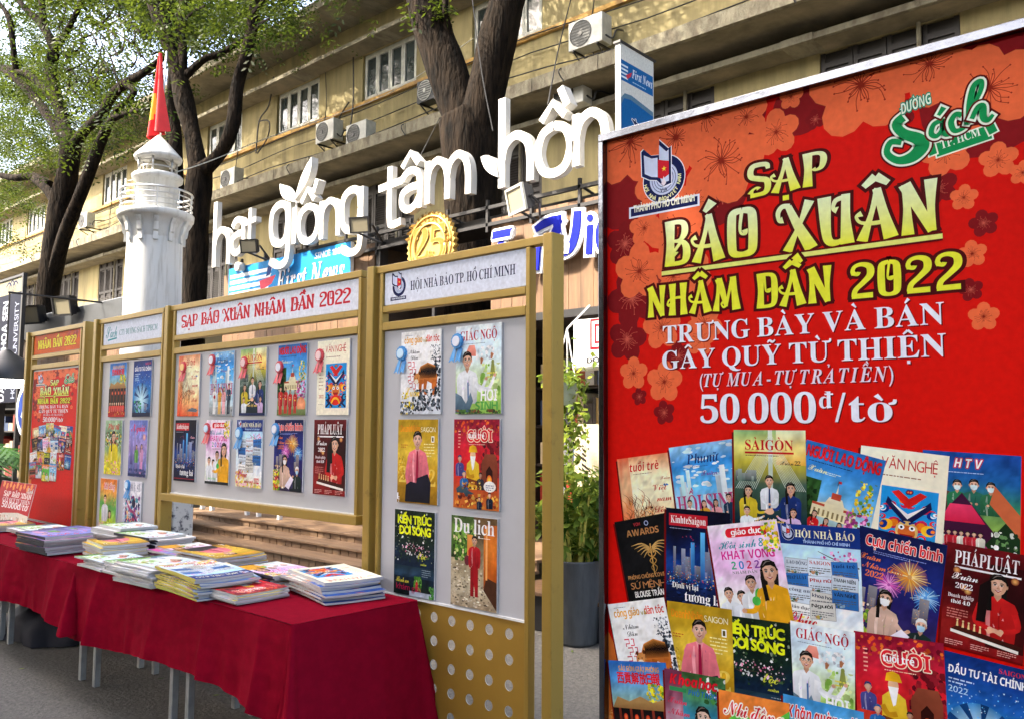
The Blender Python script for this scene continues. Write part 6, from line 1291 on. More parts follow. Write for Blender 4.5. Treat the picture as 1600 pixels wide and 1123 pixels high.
def floodlight(px, py, Y, s, yaw, label, m_rim='black_metal'):
    p = at(px, py, Y); t = thing('floodlight', label, 'floodlight', tuple(p), 'floodlights aimed at the signs'); M = Matrix.Translation(p) @ Matrix.Rotation(yaw, 4, 'Z') @ Matrix.Rotation(math.radians(12), 4, 'X')
    b = MB(); b.box(-.19 * s, .0, -.14 * s, .19 * s, .07 * s, .14 * s, M)
    for k in range(7): b.box((-.17 + k * .055) * s, .07 * s, -.12 * s, (-.155 + k * .055) * s, .12 * s, .12 * s, M)
    b.build('housing', 'black_metal', t, bevel=.006)
    b = MB(); b.box(-.2 * s, -.03 * s, -.15 * s, .2 * s, -.002, -.12 * s, M); b.box(-.2 * s, -.03 * s, .12 * s, .2 * s, -.002, .15 * s, M); b.box(-.2 * s, -.03 * s, -.12 * s, -.17 * s, -.002, .12 * s, M); b.box(.17 * s, -.03 * s, -.12 * s, .2 * s, -.002, .12 * s, M); b.build('rim', m_rim, t)
    b = MB(); b.box(-.17 * s, -.012, -.12 * s, .17 * s, -.004, .12 * s, M); b.build('glass', 'lamp_glass', t)
    b = MB(); b.tube([M @ Vector((-.22 * s, .04, 0)), M @ Vector((-.22 * s, .12, -.1 * s)), p + Vector((0, .35, -.16))], .014, 6); b.tube([M @ Vector((.22 * s, .04, 0)), M @ Vector((.22 * s, .12, -.1 * s)), p + Vector((0, .35, -.16))], .014, 6); b.build('bracket', 'black_metal', t)
floodlight(808, 312, 5.95, .85, -.35, 'large pale-rimmed floodlight below the letter h of the last word', 'frame_grey'); floodlight(562, 352, 5.95, .62, .45, 'black floodlight in front of the second letter g of the rooftop sign'); floodlight(389, 385, 5.95, .62, .5, 'black floodlight below the first word of the rooftop sign')

# sign hanging at right angles to the front
vs = thing('blade_sign', 'tall white and blue sign board standing out at right angles behind the banner', 'sign', tuple(at(962, 210, 5.6)))
px0 = at(966, 68, 5.6); BW, BH = .50, 1.5; a = Art(BW, BH, 0, 0); a.rect(0, 0, BW, BH, '#d4d2c8'); zt = px0.z
a.rect(0.01, BH - .31, BW - .01, BH - .135, '#14609c')
for k in range(4): a.rect(.01, BH - .285 + k * .033, .11, BH - .269 + k * .033, '#d8e4ec')
a.poly([(.08, BH - .25), (.17, BH - .20), (.155, BH - .24), (.10, BH - .28)], '#c83c4c'); a.text('First News', .17, BH - .245, .075, '#f0f4f6', 'serifi', width=.31); a.lines(.18, BH - .285, .28, 1, .012, '#a8c8e0', 3)
a.poly([(.01, 0), (.01, BH - .46), (.06, BH - .41), (.16, BH - .40), (BW - .01, BH - .45), (BW - .01, 0)], '#5a7c92'); a.poly([(.01, 0), (.01, BH - .52), (.05, BH - .455), (.15, BH - .44), (BW - .01, BH - .49), (BW - .01, 0)], '#14609c')
a.text('Trí Việt', .36, .0, .22, '#142048', 'serifi', rot=math.pi / 2, width=.92, outline=('#e8ecf0', .008))
a.build('face', lambda x, y, d: (px0.x + .02 + d, 5.6 + x, zt - BH + y), MATS['printed_sheet'], vs, back=None, dz=3e-5)
b = MB(); b.box(px0.x - .03, 5.6, zt - BH, px0.x + .019, 5.6 + BW, zt); b.build('case', 'white_paint', vs); MB().box(px0.x - .04, 5.585, zt, px0.x + .03, 5.63 + BW, zt + .02).build('cap', 'black_metal', vs)
MB().box(px0.x - .02, 5.85, 3.0, px0.x + .01, 5.9, zt - BH).build('post', 'black_metal', vs)

# dark shop on the left
bk2 = thing('book_pavilion', 'dark-roofed book shop pavilion at the left edge behind the palm', 'kiosk', (-16, 7, 0))
b = MB(); b.box(-24, 5.5, 3.06, -12.75, 9.0, 3.48); b.build('roof', 'dark_paint', bk2, bevel=.02)
b = MB(); plank_wall(b, -24, -12.85, 2.3, 3.05, 5.58, seed=7); b.build('timber_wall', 'wood_clad', bk2)
b = MB(); b.box(-24, 6.4, 0, -12.85, 6.5, 2.3); b.box(-24, 5.7, 2.24, -12.85, 6.4, 2.3); b.build('interior', 'room_shade', bk2)
b = MB()
for k in range(5): b.box(-24 + k * 2.8, 5.6, 0, -23.9 + k * 2.8, 5.7, 2.3)
for z in (.5, .95, 1.4, 1.85): b.box(-22, 6.0, z, -13, 6.38, z + .03)
b.build('post', 'black_metal', bk2)
b = MB(); b.c = []; rr = random.Random(9)
for z in (.53, .98, 1.43):
    x = -21.5
    while x < -13: w_ = rr.uniform(.06, .25); n0 = len(b.v); b.box(x, 6.0, z, x + w_ - .01, 6.3, z + rr.uniform(.15, .34)); c = lin(rr.choice(['#8a3a30', '#a89c88', '#3a4a68', '#786a50', '#40383c', '#b8a890'])); b.c += [c] * (len(b.v) - n0); x += w_
o = b.build('shelved_books', 'printed_paper', bk2); o['kind'] = 'stuff'
floodlight(98, 478, 5.3, 1.1, .3, 'black floodlight on the dark roof, right one of the pair on the left shop'); floodlight(50, 492, 5.3, 1.1, .3, 'black floodlight on the dark roof beside the university banner')
p0, p1 = at(-30, 438, 5.0), at(37, 438, 5.0); pb = at(20, 600, 5.0); zt = at(18, 437, 5.0).z
hb = thing('vertical_banner', 'navy vertical banner with white sideways lettering at the left edge', 'banner', (p1.x, 5.0, pb.z)); W_ = p1.x - p0.x; H_ = zt - pb.z + .3
a = Art(W_, H_, 0, 0); a.rect(0, 0, W_, H_, '#0d1226'); a.rect(0, H_ * .88, W_, H_, '#8f8870'); cx = W_ * .76
for k in (-1, 0, 1): a.stroke([(cx + k * .16 - .13, H_ * .945), (cx + k * .16, H_ * (.99 if k == 0 else .975)), (cx + k * .16 + .13, H_ * .945)], .035, '#1a2246', 3)
a.text('HOA SEN', cx, H_ * .918, .06, '#1a2246', 'serif', align='c'); a.text('UNIVERSITY', cx, H_ * .893, .045, '#1a2246', 'serif', align='c')
a.text('ĐẠI HỌC HOA SEN', W_ * .70, .02, .27, '#a8acb8', 'sansb', rot=math.pi / 2, width=H_ * .82); a.text('HOA SEN UNIVERSITY', W_ * .93, .06, .19, '#8c92a6', 'sans', rot=math.pi / 2, width=H_ * .78)
a.build('sheet', lambda x, y, d: (p0.x + x, 5.0 - d, pb.z - .3 + y), MATS['printed_vinyl'], hb, back=.01, dz=3e-5)
b = MB(); b.box(p0.x, 4.98, zt, p1.x + .05, 5.02, zt + .04); b.box(p1.x + .01, 4.97, 0, p1.x + .07, 5.03, zt + .04); b.build('pole', 'black_metal', hb)
pl = thing('pendant_lamp', 'black dome lamp with a lit underside at the left edge', 'lamp', (-13.0, 4.2, 2.2)); c = at(8, 592, 4.2)
b = MB(); b.lathe([(.05, c.z + .42), (.12, c.z + .36), (.36, c.z + .22), (.50, c.z + .0), (.49, c.z - .02), (.34, c.z + .2), (.1, c.z + .34)], c.x, c.y, 28); b.build('shade', 'black_metal', pl); b = MB(); b.lathe([(0, c.z - .12), (.2, c.z - .11), (.36, c.z - .06), (.44, c.z + .01), (.40, c.z + .05)], c.x, c.y, 24); b.build('diffuser', 'led_glow', pl); MB().cyl((c.x, c.y, c.z + .4), (c.x, c.y, 3.44), .012, n=6).build('cord', 'cable', pl); MB().tube([(c.x, c.y - .02, 3.45), (c.x, 5.52, 3.45)], .016, 6).build('arm', 'black_metal', pl)
c = at(40, 640, 4.8); rs = thing('round_sign', 'round blue and white sign half hidden by the leftmost gold post', 'sign', tuple(c)); MB().box(c.x - .03, 4.815, 0, c.x + .03, 4.85, c.z + .3).build('post', 'black_metal', rs); MB().tube([(c.x, 4.803, c.z), (c.x, 4.83, c.z)], .42, 30).build('disc', 'white_paint', rs); a = Art(1, 1, -.5, -.5); a.ell(0, 0, .42, .42, '#e4e8f0', n=26); a.ell(0, 0, .34, .34, '#16388a', n=26); a.poly([(-.2, -.1), (0, .22), (.2, -.1), (.0, -.2)], '#e8ecf4')
a.build('face', lambda x, y, d: (c.x + x, 4.8 - d, c.z + y), MATS['printed_sheet'], rs, dz=2e-4)
pm = thing('palm', 'green potted palm with feathery fronds at the left edge', 'palm', (-12.6, 4.0, 0)); b = MB(); b.c = []; rr = random.Random(12); base = at(-45, 735, 4.0)
for k in range(16):
    az = k * 2.4; el = rr.uniform(.5, 1.15); L = rr.uniform(1.1, 2.0); P = [base + Vector((math.cos(az) * math.cos(el) * L * t, math.sin(az) * math.cos(el) * L * t, math.sin(el) * L * t - .75 * t * t * L)) for t in [i / 14 for i in range(15)]]
    for i in range(2, 14):
        d = (P[i + 1] - P[i - 1]).normalized(); sd = d.cross(Vector((0, 0, 1))).normalized(); l = .34 * math.sin(math.pi * (i / 15) ** .7) + .06
        for e in (-1, 1):
            q = P[i]; tip = q + (sd * e * .85 + d * .55 - Vector((0, 0, .25))) * l * 1.25; n0 = len(b.v); wv = d * .022; b.v += [q - wv, q + wv, (q + tip) / 2 + wv * 1.1, tip, (q + tip) / 2 - wv]; b.f.append([n0, n0 + 1, n0 + 2, n0 + 3, n0 + 4]); t = rr.random(); b.c += [(t, t, t)] * 5
b.m = [0] * len(b.f); b.s = [False] * len(b.f); b.build('fronds', 'palm_leaf', pm)
b = MB()
for k in range(5): b.tube([base + Vector((rr.gauss(0, .04), rr.gauss(0, .04), 0)), Vector((base.x + rr.gauss(0, .06), base.y + rr.gauss(0, .06), .4))], .03, 7)
b.build('stem', 'bark', pm); b = MB(); b.lathe([(.0, 0), (.24, 0), (.30, .42), (.31, .46), (.27, .46), (.26, .4), (0, .4)], base.x, base.y, 24); b.build('pot', 'planter', pm)

# plants, lightbox and stone board by the right-hand shop
pc = thing('planter', 'tall dark grey tapered planter with glossy green plants, right of the gold post', 'planter', (-3.86, 5.0, 0)); X, Y = -3.86, 5.02
b = MB(); b.lathe([(0, 0), (.145, 0), (.15, .02), (.195, .585), (.2, .6), (.18, .6), (.175, .55), (0, .55)], X, Y, 32); b.build('pot', 'planter', pc); b = MB(); b.lathe([(0, .552), (.174, .552)], X, Y, 20); b.build('soil', 'soil', pc)
rr = random.Random(4); b = MB(); pts = []
for k in range(24):
    a = rr.random() * 6.28; L = rr.uniform(.35, .72); ln = rr.uniform(.05, .34); P = catmull([(X + .08 * math.cos(a), Y + .08 * math.sin(a), .55), (X + (.1 + ln * .4) * math.cos(a), Y + (.1 + ln * .4) * math.sin(a), .55 + L * .55), (X + (.08 + ln) * math.cos(a), Y + (.08 + ln) * math.sin(a), .55 + L)], 6); b.tube(P, [.014 - .0009 * i for i in range(len(P))], 6)
    for i, q in enumerate(P[3:]):
        for _ in range(7): pts.append((q + Vector((rr.gauss(0, .03), rr.gauss(0, .03), rr.gauss(0, .02))), .25 + .5 * rr.random()))
b.build('stem', 'yellow_edge', pc); leaves('foliage', pts, .095, 'pot_leaf', pc, 6, aspect=.42, flat=.9)
hp = thing('hanging_planter', 'white hanging flowerpot with trailing yellow-green leaves above the tall planter', 'planter', (-4.18, 5.3, 1.75)); c = at(884, 615, 5.3)
b = MB(); b.lathe([(0, c.z - .09), (.08, c.z - .09), (.1, c.z + .07), (.115, c.z + .09), (.1, c.z + .09), (0, c.z + .07)], c.x, c.y, 24); b.build('pot', 'pot_white', hp)
hk = at(886, 514, 5.3); b = MB()
for k in range(3): a = k * 2.1; b.tube([hk, (c.x + .1 * math.cos(a), c.y + .1 * math.sin(a), c.z + .09)], .006, 5)
b.tube([hk, hk + Vector((0, .3, .22))], .008, 5); b.build('hanger', 'white_paint', hp)
pts = []; rr = random.Random(3)
for k in range(150): pts.append((c + Vector((rr.gauss(.02, .10), rr.gauss(0, .08), .08 + abs(rr.gauss(0, .09)))), .4 + .5 * rr.random()))
for px, y0, y1 in ((880, 610, 690), (893, 600, 742), (900, 590, 700), (888, 640, 715), (908, 585, 640), (896, 650, 755)):
    for k in range(80): q = at(px + rr.gauss(0, 6), y0 + (y1 - y0) * k / 46 + rr.gauss(0, 3), 5.3 + rr.gauss(0, .03)); pts.append((q, .45 + .5 * rr.random()))
leaves('foliage', pts, .06, 'pot_leaf', hp, 9, aspect=.6, flat=1.0)
lb = thing('lightbox_sign', 'white rounded lightbox sign with a red square emblem, beside the hanging flowerpot', 'sign', (-4.1, 5.6, 2.0)); q0, q1 = at(893, 579, 5.6), at(893, 500, 5.6); xr = q0.x + .62
b = MB(); b.box(q0.x, 5.6, q0.z, xr, 5.72, q1.z); b.build('box', 'lightbox', lb, bevel=.045, seg=4)
a = Art(.62, .5, 0, 0); cx = .33
for r0, r1, c_ in ((.115, .17, '#b81c28'), (.095, .15, '#ecebe6'), (.07, .12, '#b81c28'), (.05, .1, '#ecebe6'), (.025, .06, '#b81c28')): a.rect(cx - r0 - .02, .26 - r0 + .02, cx + r0 + .02, .26 + r0 + .04, c_)
a.text('ĐÔNG A', cx, .055, .045, '#38343a', 'sansb', align='c', width=.34); a.lines(cx - .16, .03, .32, 1, .012, '#605a60', 3)
a.build('face', lambda x, y, d: (q0.x + x, 5.596 - d, q0.z + y), MATS['printed_sheet'], lb, dz=1e-4); b = MB(); b.box(q0.x + .3, 5.64, q1.z, q0.x + .34, 5.68, 2.6); b.build('hanger', 'black_metal', lb)
q0, q1 = at(897, 765, 5.75), at(899, 662, 5.75); a = Art(.3, .8, 0, 0); H_ = q1.z - q0.z + .06; a.rect(0, 0, .3, H_, '#b8ac94'); a.rect(0, 0, .3, .06, '#a82c24'); rr = random.Random(6)
a.text('nghệ sĩ', .13, .1, .1, '#18140f', 'script', rot=math.pi / 2, width=H_ * .78)
tag(a.build('upright_board', lambda x, y, d: (q0.x + x, 5.75 - d, q0.z - .06 + y), MATS['printed_paper'], None, back=.04, keep=(0, 0, .3, H_)), 'beige upright board with black brush writing behind the planter', 'board')
c = at(259, 838, 4.3); zt = at(276, 776, 4.3).z; hw = .115
pn = thing('wrapped_pillar', 'short pillar wrapped in crumpled white newsprint below the middle display panel', 'pillar', (c.x, 4.45, 0)); a = Art(2 * hw, zt, 0, 0); a.photo(0, 0, 2 * hw, zt, ['#c4c4c0', '#d8d8d4', '#cfcfca'], 5, 12, .15, 4); rr = random.Random(5)
for k in range(60): x, y = rr.uniform(.01, .19), rr.uniform(.05, zt - .03); l = rr.uniform(.015, .07); r = rr.uniform(-.6, .6) + 1.57 * (k % 2); a.stroke([(x, y), (min(.225, x + l * math.cos(r)), y + l * math.sin(r))], rr.uniform(.004, .014), rr.choice(['#30343c', '#585c64', '#8a8c90', '#242c4c']), 2)
a.build('newsprint', lambda x, y, d: (c.x - hw + x, 4.298 - d + .012 * noise.noise(Vector((x * 20, y * 14, 1))), y), MATS['printed_paper'], pn, dz=5e-5); b = MB(); b.box(c.x - hw + .003, 4.315, 0, c.x + hw - .003, 4.315 + 2 * hw, zt - .002); b.build('core', 'newsprint', pn, bevel=.02)

# ---------------------------------------------------------------- gold display panels
YP = 2.78
PW = .052
def panel(name, xl, xr, posts, board, header, perf, label, hx=None):
    t = thing('display_panel', label, 'display panel', ((xl + xr) / 2, YP, 0), 'gold display panels in a row')
    for x in posts: MB().box(x, YP - .04, 0, x + PW, YP + .042, 2.375).build('post', 'gold_paint', t, bevel=.004)
    a, b_ = xl, xr
    fr = MB()
    fr.box(min(a, min(posts)), YP - .022, 2.335, max(b_, max(posts)), YP + .022, 2.372); fr.box(a + .026, YP - .022, 2.128, b_ - .026, YP + .022, 2.162); fr.box(a + .026, YP - .022, 2.036, b_ - .026, YP + .022, 2.078)
    zb = board
    fr.box(a, YP - .022, 0.02 if perf else zb - .05, a + .024, YP + .022, 2.333); fr.box(b_ - .024, YP - .022, .02 if perf else zb - .05, b_, YP + .022, 2.333)
    if not perf: fr.box(a - .04, YP - .05, zb - .052, b_ + .03, YP + .04, zb - .004)
    else: fr.box(a + .026, YP - .022, .02, b_ - .026, YP + .022, .09)
    fr.build('frame', 'gold_paint', t, bevel=.003)
    MB().box(a + .026, YP - .004, zb, b_ - .026, YP + .018, 2.034).build('board', 'grey_board', t)
    ed = MB(); ed.box(a + .026, YP - .012, zb - .008, b_ - .026, YP - .002, zb + .002); ed.build('edge_strip', 'white_paint', t)
    x0, x1, z0, z1 = a + .030, b_ - .030, 2.166, 2.331
    A = Art(x1 - x0, z1 - z0, x0, z0); header(A, x0, z0, x1, z1)
    A.build('header_board', lambda x, z, d: (x, YP - .012 - d, z), MATS['printed_sheet'], t, back=.02, keep=(x0, z0, x1, z1))
    if perf:
        pb = MB(); px, pz = .118, .108; x = a + .026; xs = []; y = YP - .006
        c0 = -2.497 if xl > -4 else xl + .09; nx0 = math.ceil((a + .06 - c0) / px); cols = [c0 + px * k for k in range(nx0, 40) if c0 + px * k < b_ - .05]; rows = [.667 - pz * k for k in range(6)]; r = .0235; n = 16
        xe = [a + .026] + [(cols[i] + cols[i + 1]) / 2 for i in range(len(cols) - 1)] + [b_ - .026]; ze = [zb] + [(rows[i] + rows[i + 1]) / 2 for i in range(len(rows) - 1)] + [.09]
        for i, cx in enumerate(cols):
            for j, cz in enumerate(rows):
                X0, X1, Z1, Z0 = xe[i], xe[i + 1], ze[j], ze[j + 1]
                ring = [(cx + r * math.cos(2 * math.pi * k / n), cz + r * math.sin(2 * math.pi * k / n)) for k in range(n)]; out = []
                for k in range(n):
                    dx, dz = math.cos(2 * math.pi * k / n), math.sin(2 * math.pi * k / n); s_ = 1 / max(abs(dx), abs(dz)); ux, uz = dx * s_, dz * s_
                    out.append((cx + ux * ((X1 - cx) if ux > 0 else (cx - X0)), cz + uz * ((Z1 - cz) if uz > 0 else (cz - Z0))))
                o = len(pb.v); pb.v += [Vector((p[0], y, p[1])) for p in ring] + [Vector((p[0], y, p[1])) for p in out] + [Vector((p[0], y + .004, p[1])) for p in ring]
                for k in range(n):
                    k2 = (k + 1) % n; pb.f += [[o + k, o + k2, o + n + k2, o + n + k], [o + k, o + 2 * n + k, o + 2 * n + k2, o + k2]]; pb.m += [0, 1]; pb.s += [False, False]
        pb.build('perforated_sheet', ['gold_sheet', 'frame_grey'], t)
    return t
def hd_press(A, x0, z0, x1, z1):
    A.rect(x0, z0, x1, z1, '#dde2f0'); emblem(A, x0 + .105, z0 + .092, .05); A.rect(x0 + .045, z0 + .018, x0 + .165, z0 + .036, '#141c50'); A.text('THÀNH PHỐ HỒ CHÍ MINH', x0 + .105, z0 + .023, .009, '#e8ecf8', 'sansb', width=.105, align='c')
    A.text('HỘI NHÀ BÁO TP. HỒ CHÍ MINH', x0 + .195, z0 + .058, .046, '#1a2248', 'serif', width=.70)
def hd_stall(A, x0, z0, x1, z1):
    A.rect(x0, z0, x1, z1, '#e2e5f0'); A.text('SẠP BÁO XUÂN NHÂM DẦN 2022', (x0 + x1) / 2, z0 + .042, .082, '#c8162c', 'disp', width=(x1 - x0) * .93, align='c')
def hd_street(A, x0, z0, x1, z1):
    A.rect(x0, z0, x1, z1, '#d8dfee'); A.text('Sách', x0 + .05, z0 + .05, .085, '#1c8a98', 'script', width=.19); A.stroke([(x0 + .08, z0 + .032), (x0 + .24, z0 + .042)], .012, '#1c8a98', 2); A.text('CTY ĐƯỜNG SÁCH TPHCM', x0 + .28, z0 + .058, .042, '#2c8088', 'serif', width=.62)
def hd_year(A, x0, z0, x1, z1):
    A.photo(x0, z0, x1, z1, ['#d05a20', '#d8601e', '#c85020'], 8, 3, .12, 4); A.dots(x1 - .3, z0 + .08, x1, z1, ['#a83c4c', '#c04c3c'], 18, .015, .035, 5); A.text('NHÂM DẦN 2022', (x0 + x1) / 2, z0 + .042, .078, '#e8e02c', 'disp', width=(x1 - x0) * .82, align='c', outline=('#a83818', .006))
panel('p4', -3.392, -2.375, (-3.475, -2.288), .735, hd_press, True, 'right-hand gold display panel headed in navy letters with six magazine posters')
panel('p3', -5.610, -3.545, (-5.705,), 1.10, hd_stall, False, 'wide middle gold display panel headed in red letters with ten magazine posters')
panel('p2', -6.79, -5.755, (-6.89,), .735, hd_street, True, 'narrow gold display panel headed in thin teal letters, six magazine posters')
panel('p1', -8.255, -7.165, (-8.36, -7.10), .70, hd_year, True, 'leftmost gold display panel with an orange header and a red poster')

# ---------------------------------------------------------------- magazine posters on the panels
def poster(key, x, z0, label, w_=.288, h_=.404):
    a = cover(key); k = w_; kz = h_ / 1.4
    return tag(a.build('magazine_poster', lambda u, v, d: (x + u * k, YP - .014 - d, z0 + v * kz), MATS['printed_sheet'], None, back=.007, dz=3e-5, keep=(0, 0, 1, 1.4)), label, 'poster', 'magazine cover posters on the gold panels')
R1, R2, R3 = 1.613, 1.184, .745
for key, x, z, lab in (
    ('faith', -3.225, R1, 'white cover poster of a tiger on rocks, on the right panel'), ('bliss', -2.835, R1, 'pale cover poster of a smiling man in white with open hands'),
    ('boss', -3.238, R2, 'gold cover poster of a man in a pink shirt and red tie'), ('cartoon', -2.842, R2, 'red cartoon cover poster with a fireplace, on the right panel'),
    ('arch', -3.252, R3, 'dark green cover poster with yellow title, by the table corner'), ('travel', -2.852, R3, 'travel cover poster of a woman in red walking down a stone lane'),
    ('young', -5.522, R1, 'cream and orange cover poster at the top left of the wide panel'), ('women', -5.097, R1, 'sky-blue cover poster of four people in front of towers'), ('saigon', -4.732, R1, 'cover poster of people stacking hands under bridge cables'), ('labour', -4.318, R1, 'blue cover poster of women in long red dresses'), ('arts', -3.93, R1, 'cream cover poster with a colourful mask pattern'),
    ('econ', -5.54, R2, 'dark blue night-city cover poster on the wide panel'), ('school', -5.12, R2, 'pink cover poster of a teacher in yellow with pupils'), ('press', -4.75, R2, 'light blue cover poster with a collage of newspapers'), ('veteran', -4.335, R2, 'navy cover poster with fireworks and two people in masks'), ('law', -3.945, R2, 'dark red cover poster of a long-haired woman in red'),
    ('chinese', -6.61, R1, 'cover poster with yellow blossom and red figures on the teal-lettered panel'), ('invest', -6.205, R1, 'deep blue cover poster with a glass dome'), ('yellow', -6.645, R2, 'cover poster of a woman in a bright yellow dress'), ('violet', -6.235, R2, 'violet cover poster with two standing figures'), ('green', -6.69, R3, 'orange and green children cover poster low on the teal-lettered panel'), ('abstract', -6.29, R3, 'pale cover poster with abstract coloured brushwork')):
    poster(key, x, z, lab)
def rosette(px, py, ring, disc, label):
    c = at(px, py, YP - .03); t = thing('rosette', label, 'rosette', (c.x, YP - .02, c.z - .1), 'award rosettes pinned beside the posters'); r = .034
    b = MB(); n = 30; b.prism([((r + (.003 if i % 2 else -.001)) * math.cos(2 * math.pi * i / n) + c.x, (r + (.003 if i % 2 else -.001)) * math.sin(2 * math.pi * i / n) + c.z) for i in range(n)], lambda x, z, d: (x, YP - .026 + d, z), 0, .012); b.build('ribbon_ring', ring, t)
    b = MB(); b.tube([(c.x, YP - .031, c.z), (c.x, YP - .027, c.z)], .024, 18); b.build('badge', disc, t)
    for s_ in (-1, 1):
        b = MB(); q = [(c.x + s_ * .006, c.z - .02), (c.x + s_ * .03, c.z - .03), (c.x + s_ * .036 - .008, c.z - .098), (c.x + s_ * .020 - .008, c.z - .086), (c.x + s_ * .004 - .008, c.z - .1)]
        b.prism(q[::-1] if s_ > 0 else q, lambda x, z, d: (x, YP - .024 + d + .012 * math.sin((c.z - z) * 40), z), 0, .002); b.build('ribbon_tail', ring, t)
for px, py, ring, disc, lab in ((625, 552, 'ribbon_blue', 'badge_blue', 'blue rosette left of the tiger poster'), (712, 533, 'ribbon_blue', 'badge_white', 'blue rosette left of the smiling man poster'), (284, 573, 'ribbon_red', 'badge_gold', 'red rosette with golden centre at the far left of the wide panel'), (329, 562, 'ribbon_red', 'badge_white', 'red rosette on the corner of the sky-blue poster'), (379, 566, 'ribbon_red', 'badge_pink', 'red rosette left of the stacked hands poster'), (434, 573, 'ribbon_red', 'badge_white', 'white-centred red rosette left of the red dresses poster'), (497, 555, 'ribbon_red', 'badge_pink', 'red rosette left of the mask pattern poster'), (321, 669, 'ribbon_red', 'badge_blue', 'red rosette with pale blue centre left of the pink school poster'), (371, 676, 'ribbon_blue', 'badge_blue', 'blue rosette left of the newspaper collage poster'), (428, 670, 'ribbon_blue', 'badge_white', 'blue rosette left of the fireworks poster'), (197, 757, 'ribbon_blue', 'badge_blue', 'blue rosette left of the abstract poster')):
    rosette(px, py, ring, disc, lab)

# ---------------------------------------------------------------- the big red banner and its smaller copies
ba, bk_ = banner_art()
bt = thing('event_banner', 'large red standing banner with yellow headings and fanned magazine covers, in the foreground', 'banner', (-.65, YB, 0))
ba.build('printed_face', lambda x, z, d: (x, YB - d, z), MATS['printed_vinyl'], bt, back=.004, dz=1.2e-5, keep=bk_)
x0, z0, x1, z1 = bk_; b = MB()
b.box(x0 - .018, YB - .02, z1, x1 + .018, YB + .03, z1 + .022); b.box(x0 - .018, YB - .02, z0 - .03, x1 + .018, YB + .03, z0); b.box(x0 - .018, YB - .02, z0, x0 - .001, YB + .03, z1); b.box(x1 + .001, YB - .02, z0, x1 + .018, YB + .03, z1); b.build('frame', 'chrome', bt, bevel=.002)
b = MB(); b.box(x0, YB + .012, z0, x1, YB + .022, z1); b.build('backing', 'galvanised', bt)
for x in (x0 + .1, x1 - .15):
    b = MB(); b.box(x, YB - .25, 0, x + .05, YB + .45, .03); b.tube([(x + .025, YB + .4, .03), (x + .025, YB + .03, 1.4)], .015, 8); b.build('foot', 'galvanised', bt)
def small_banner(name, fn, parent=None, **kw):
    s = Art(1, 1, 0, 0); s.v, s.f, s.c = ba.v, ba.f, ba.c
    return s.build(name, fn, MATS['printed_sheet'], parent, keep=bk_, **kw)
X0, X1, Z0, Z1 = -8.19, -7.215, .74, 2.018; sx, sz = (X1 - X0) / (x1 - x0), (Z1 - Z0) / (z1 - z0)
tag(small_banner('event_poster', lambda x, z, d: (X0 + (x - x0) * sx, YP - .014 - d, Z0 + (z - z0) * sz), back=.007, dz=8e-6), 'red event poster with yellow headings filling the leftmost gold panel', 'poster')
c = at(-14, 822, 2.42); sw = at(39, 822, 2.42).x - c.x; sh_ = at(39, 767, 2.42).z - at(39, 822, 2.42).z + .06; a = Art(sw, sh_, 0, 0); a.rect(0, 0, sw, sh_, '#b81824')
for k in range(9): a.flower(sw * (.1 + .1 * k), sh_ * (.93 - .05 * (k % 2)), .028, '#e88a4a', None, k)
a.text('Sách', sw * .80, sh_ * .78, .04, '#d8e4dc', 'script'); a.text('SẠP BÁO XUÂN', sw * .56, sh_ * .64, .042, '#f0dcd8', 'disp', width=sw * .8, align='c'); a.text('GÂY QUỸ TỪ THIỆN', sw * .56, sh_ * .52, .03, '#f0e4e4', 'serif', width=sw * .8, align='c'); a.text('50.000đ/tờ', sw * .56, sh_ * .37, .05, '#f4eaea', 'sansb', width=sw * .76, align='c')
a.poly([(0, 0), (sw, 0), (sw, sh_ * .26), (sw * .7, sh_ * .3), (sw * .3, sh_ * .24), (0, sh_ * .16)], '#d8d4c4'); a.dots(0, 0, sw, sh_ * .2, ['#c8b8a0', '#e8e4dc', '#b0a890', '#d0a090'], 30, .01, .03, 3)
tag(a.build('table_sign', lambda x, z, d: (c.x + x, 2.42 - d + z * .2, .76 + z), MATS['printed_sheet'], None, back=.004, dz=3e-5, keep=(0, 0, sw, sh_)), 'small red table sign standing at the left end of the table', 'sign')

# ---------------------------------------------------------------- tables, cloths
TT = .742
for i, (xa, xb) in enumerate(((-4.235, -3.05), (-5.36, -4.29), (-6.82, -5.45), (-8.0, -6.88))):
    t = thing('folding_table', ['steel-legged table at the right end under the red cloth', 'steel-legged table second from the right end under the red cloth', 'steel-legged table third from the right end under the red cloth', 'steel-legged table at the far left under the red cloth'][i], 'table', ((xa + xb) / 2, 2.37, 0), 'tables pushed together under the cloth')
    MB().box(xa, 2.05, TT - .03, xb, 2.70, TT - .006).build('table_top', 'deck_wood', t)
    ap = MB(); ap.box(xa + .06, 2.2, TT - .09, xb - .06, 2.235, TT - .031); ap.box(xa + .06, 2.56, TT - .09, xb - .06, 2.595, TT - .031); ap.build('apron', 'galvanised', t)
    for x in (xa + .04, xb - .075):
        for y in (2.2, 2.56): MB().box(x, y, 0, x + .035, y + .035, TT - .031).build('leg', 'galvanised', t, bevel=.003)
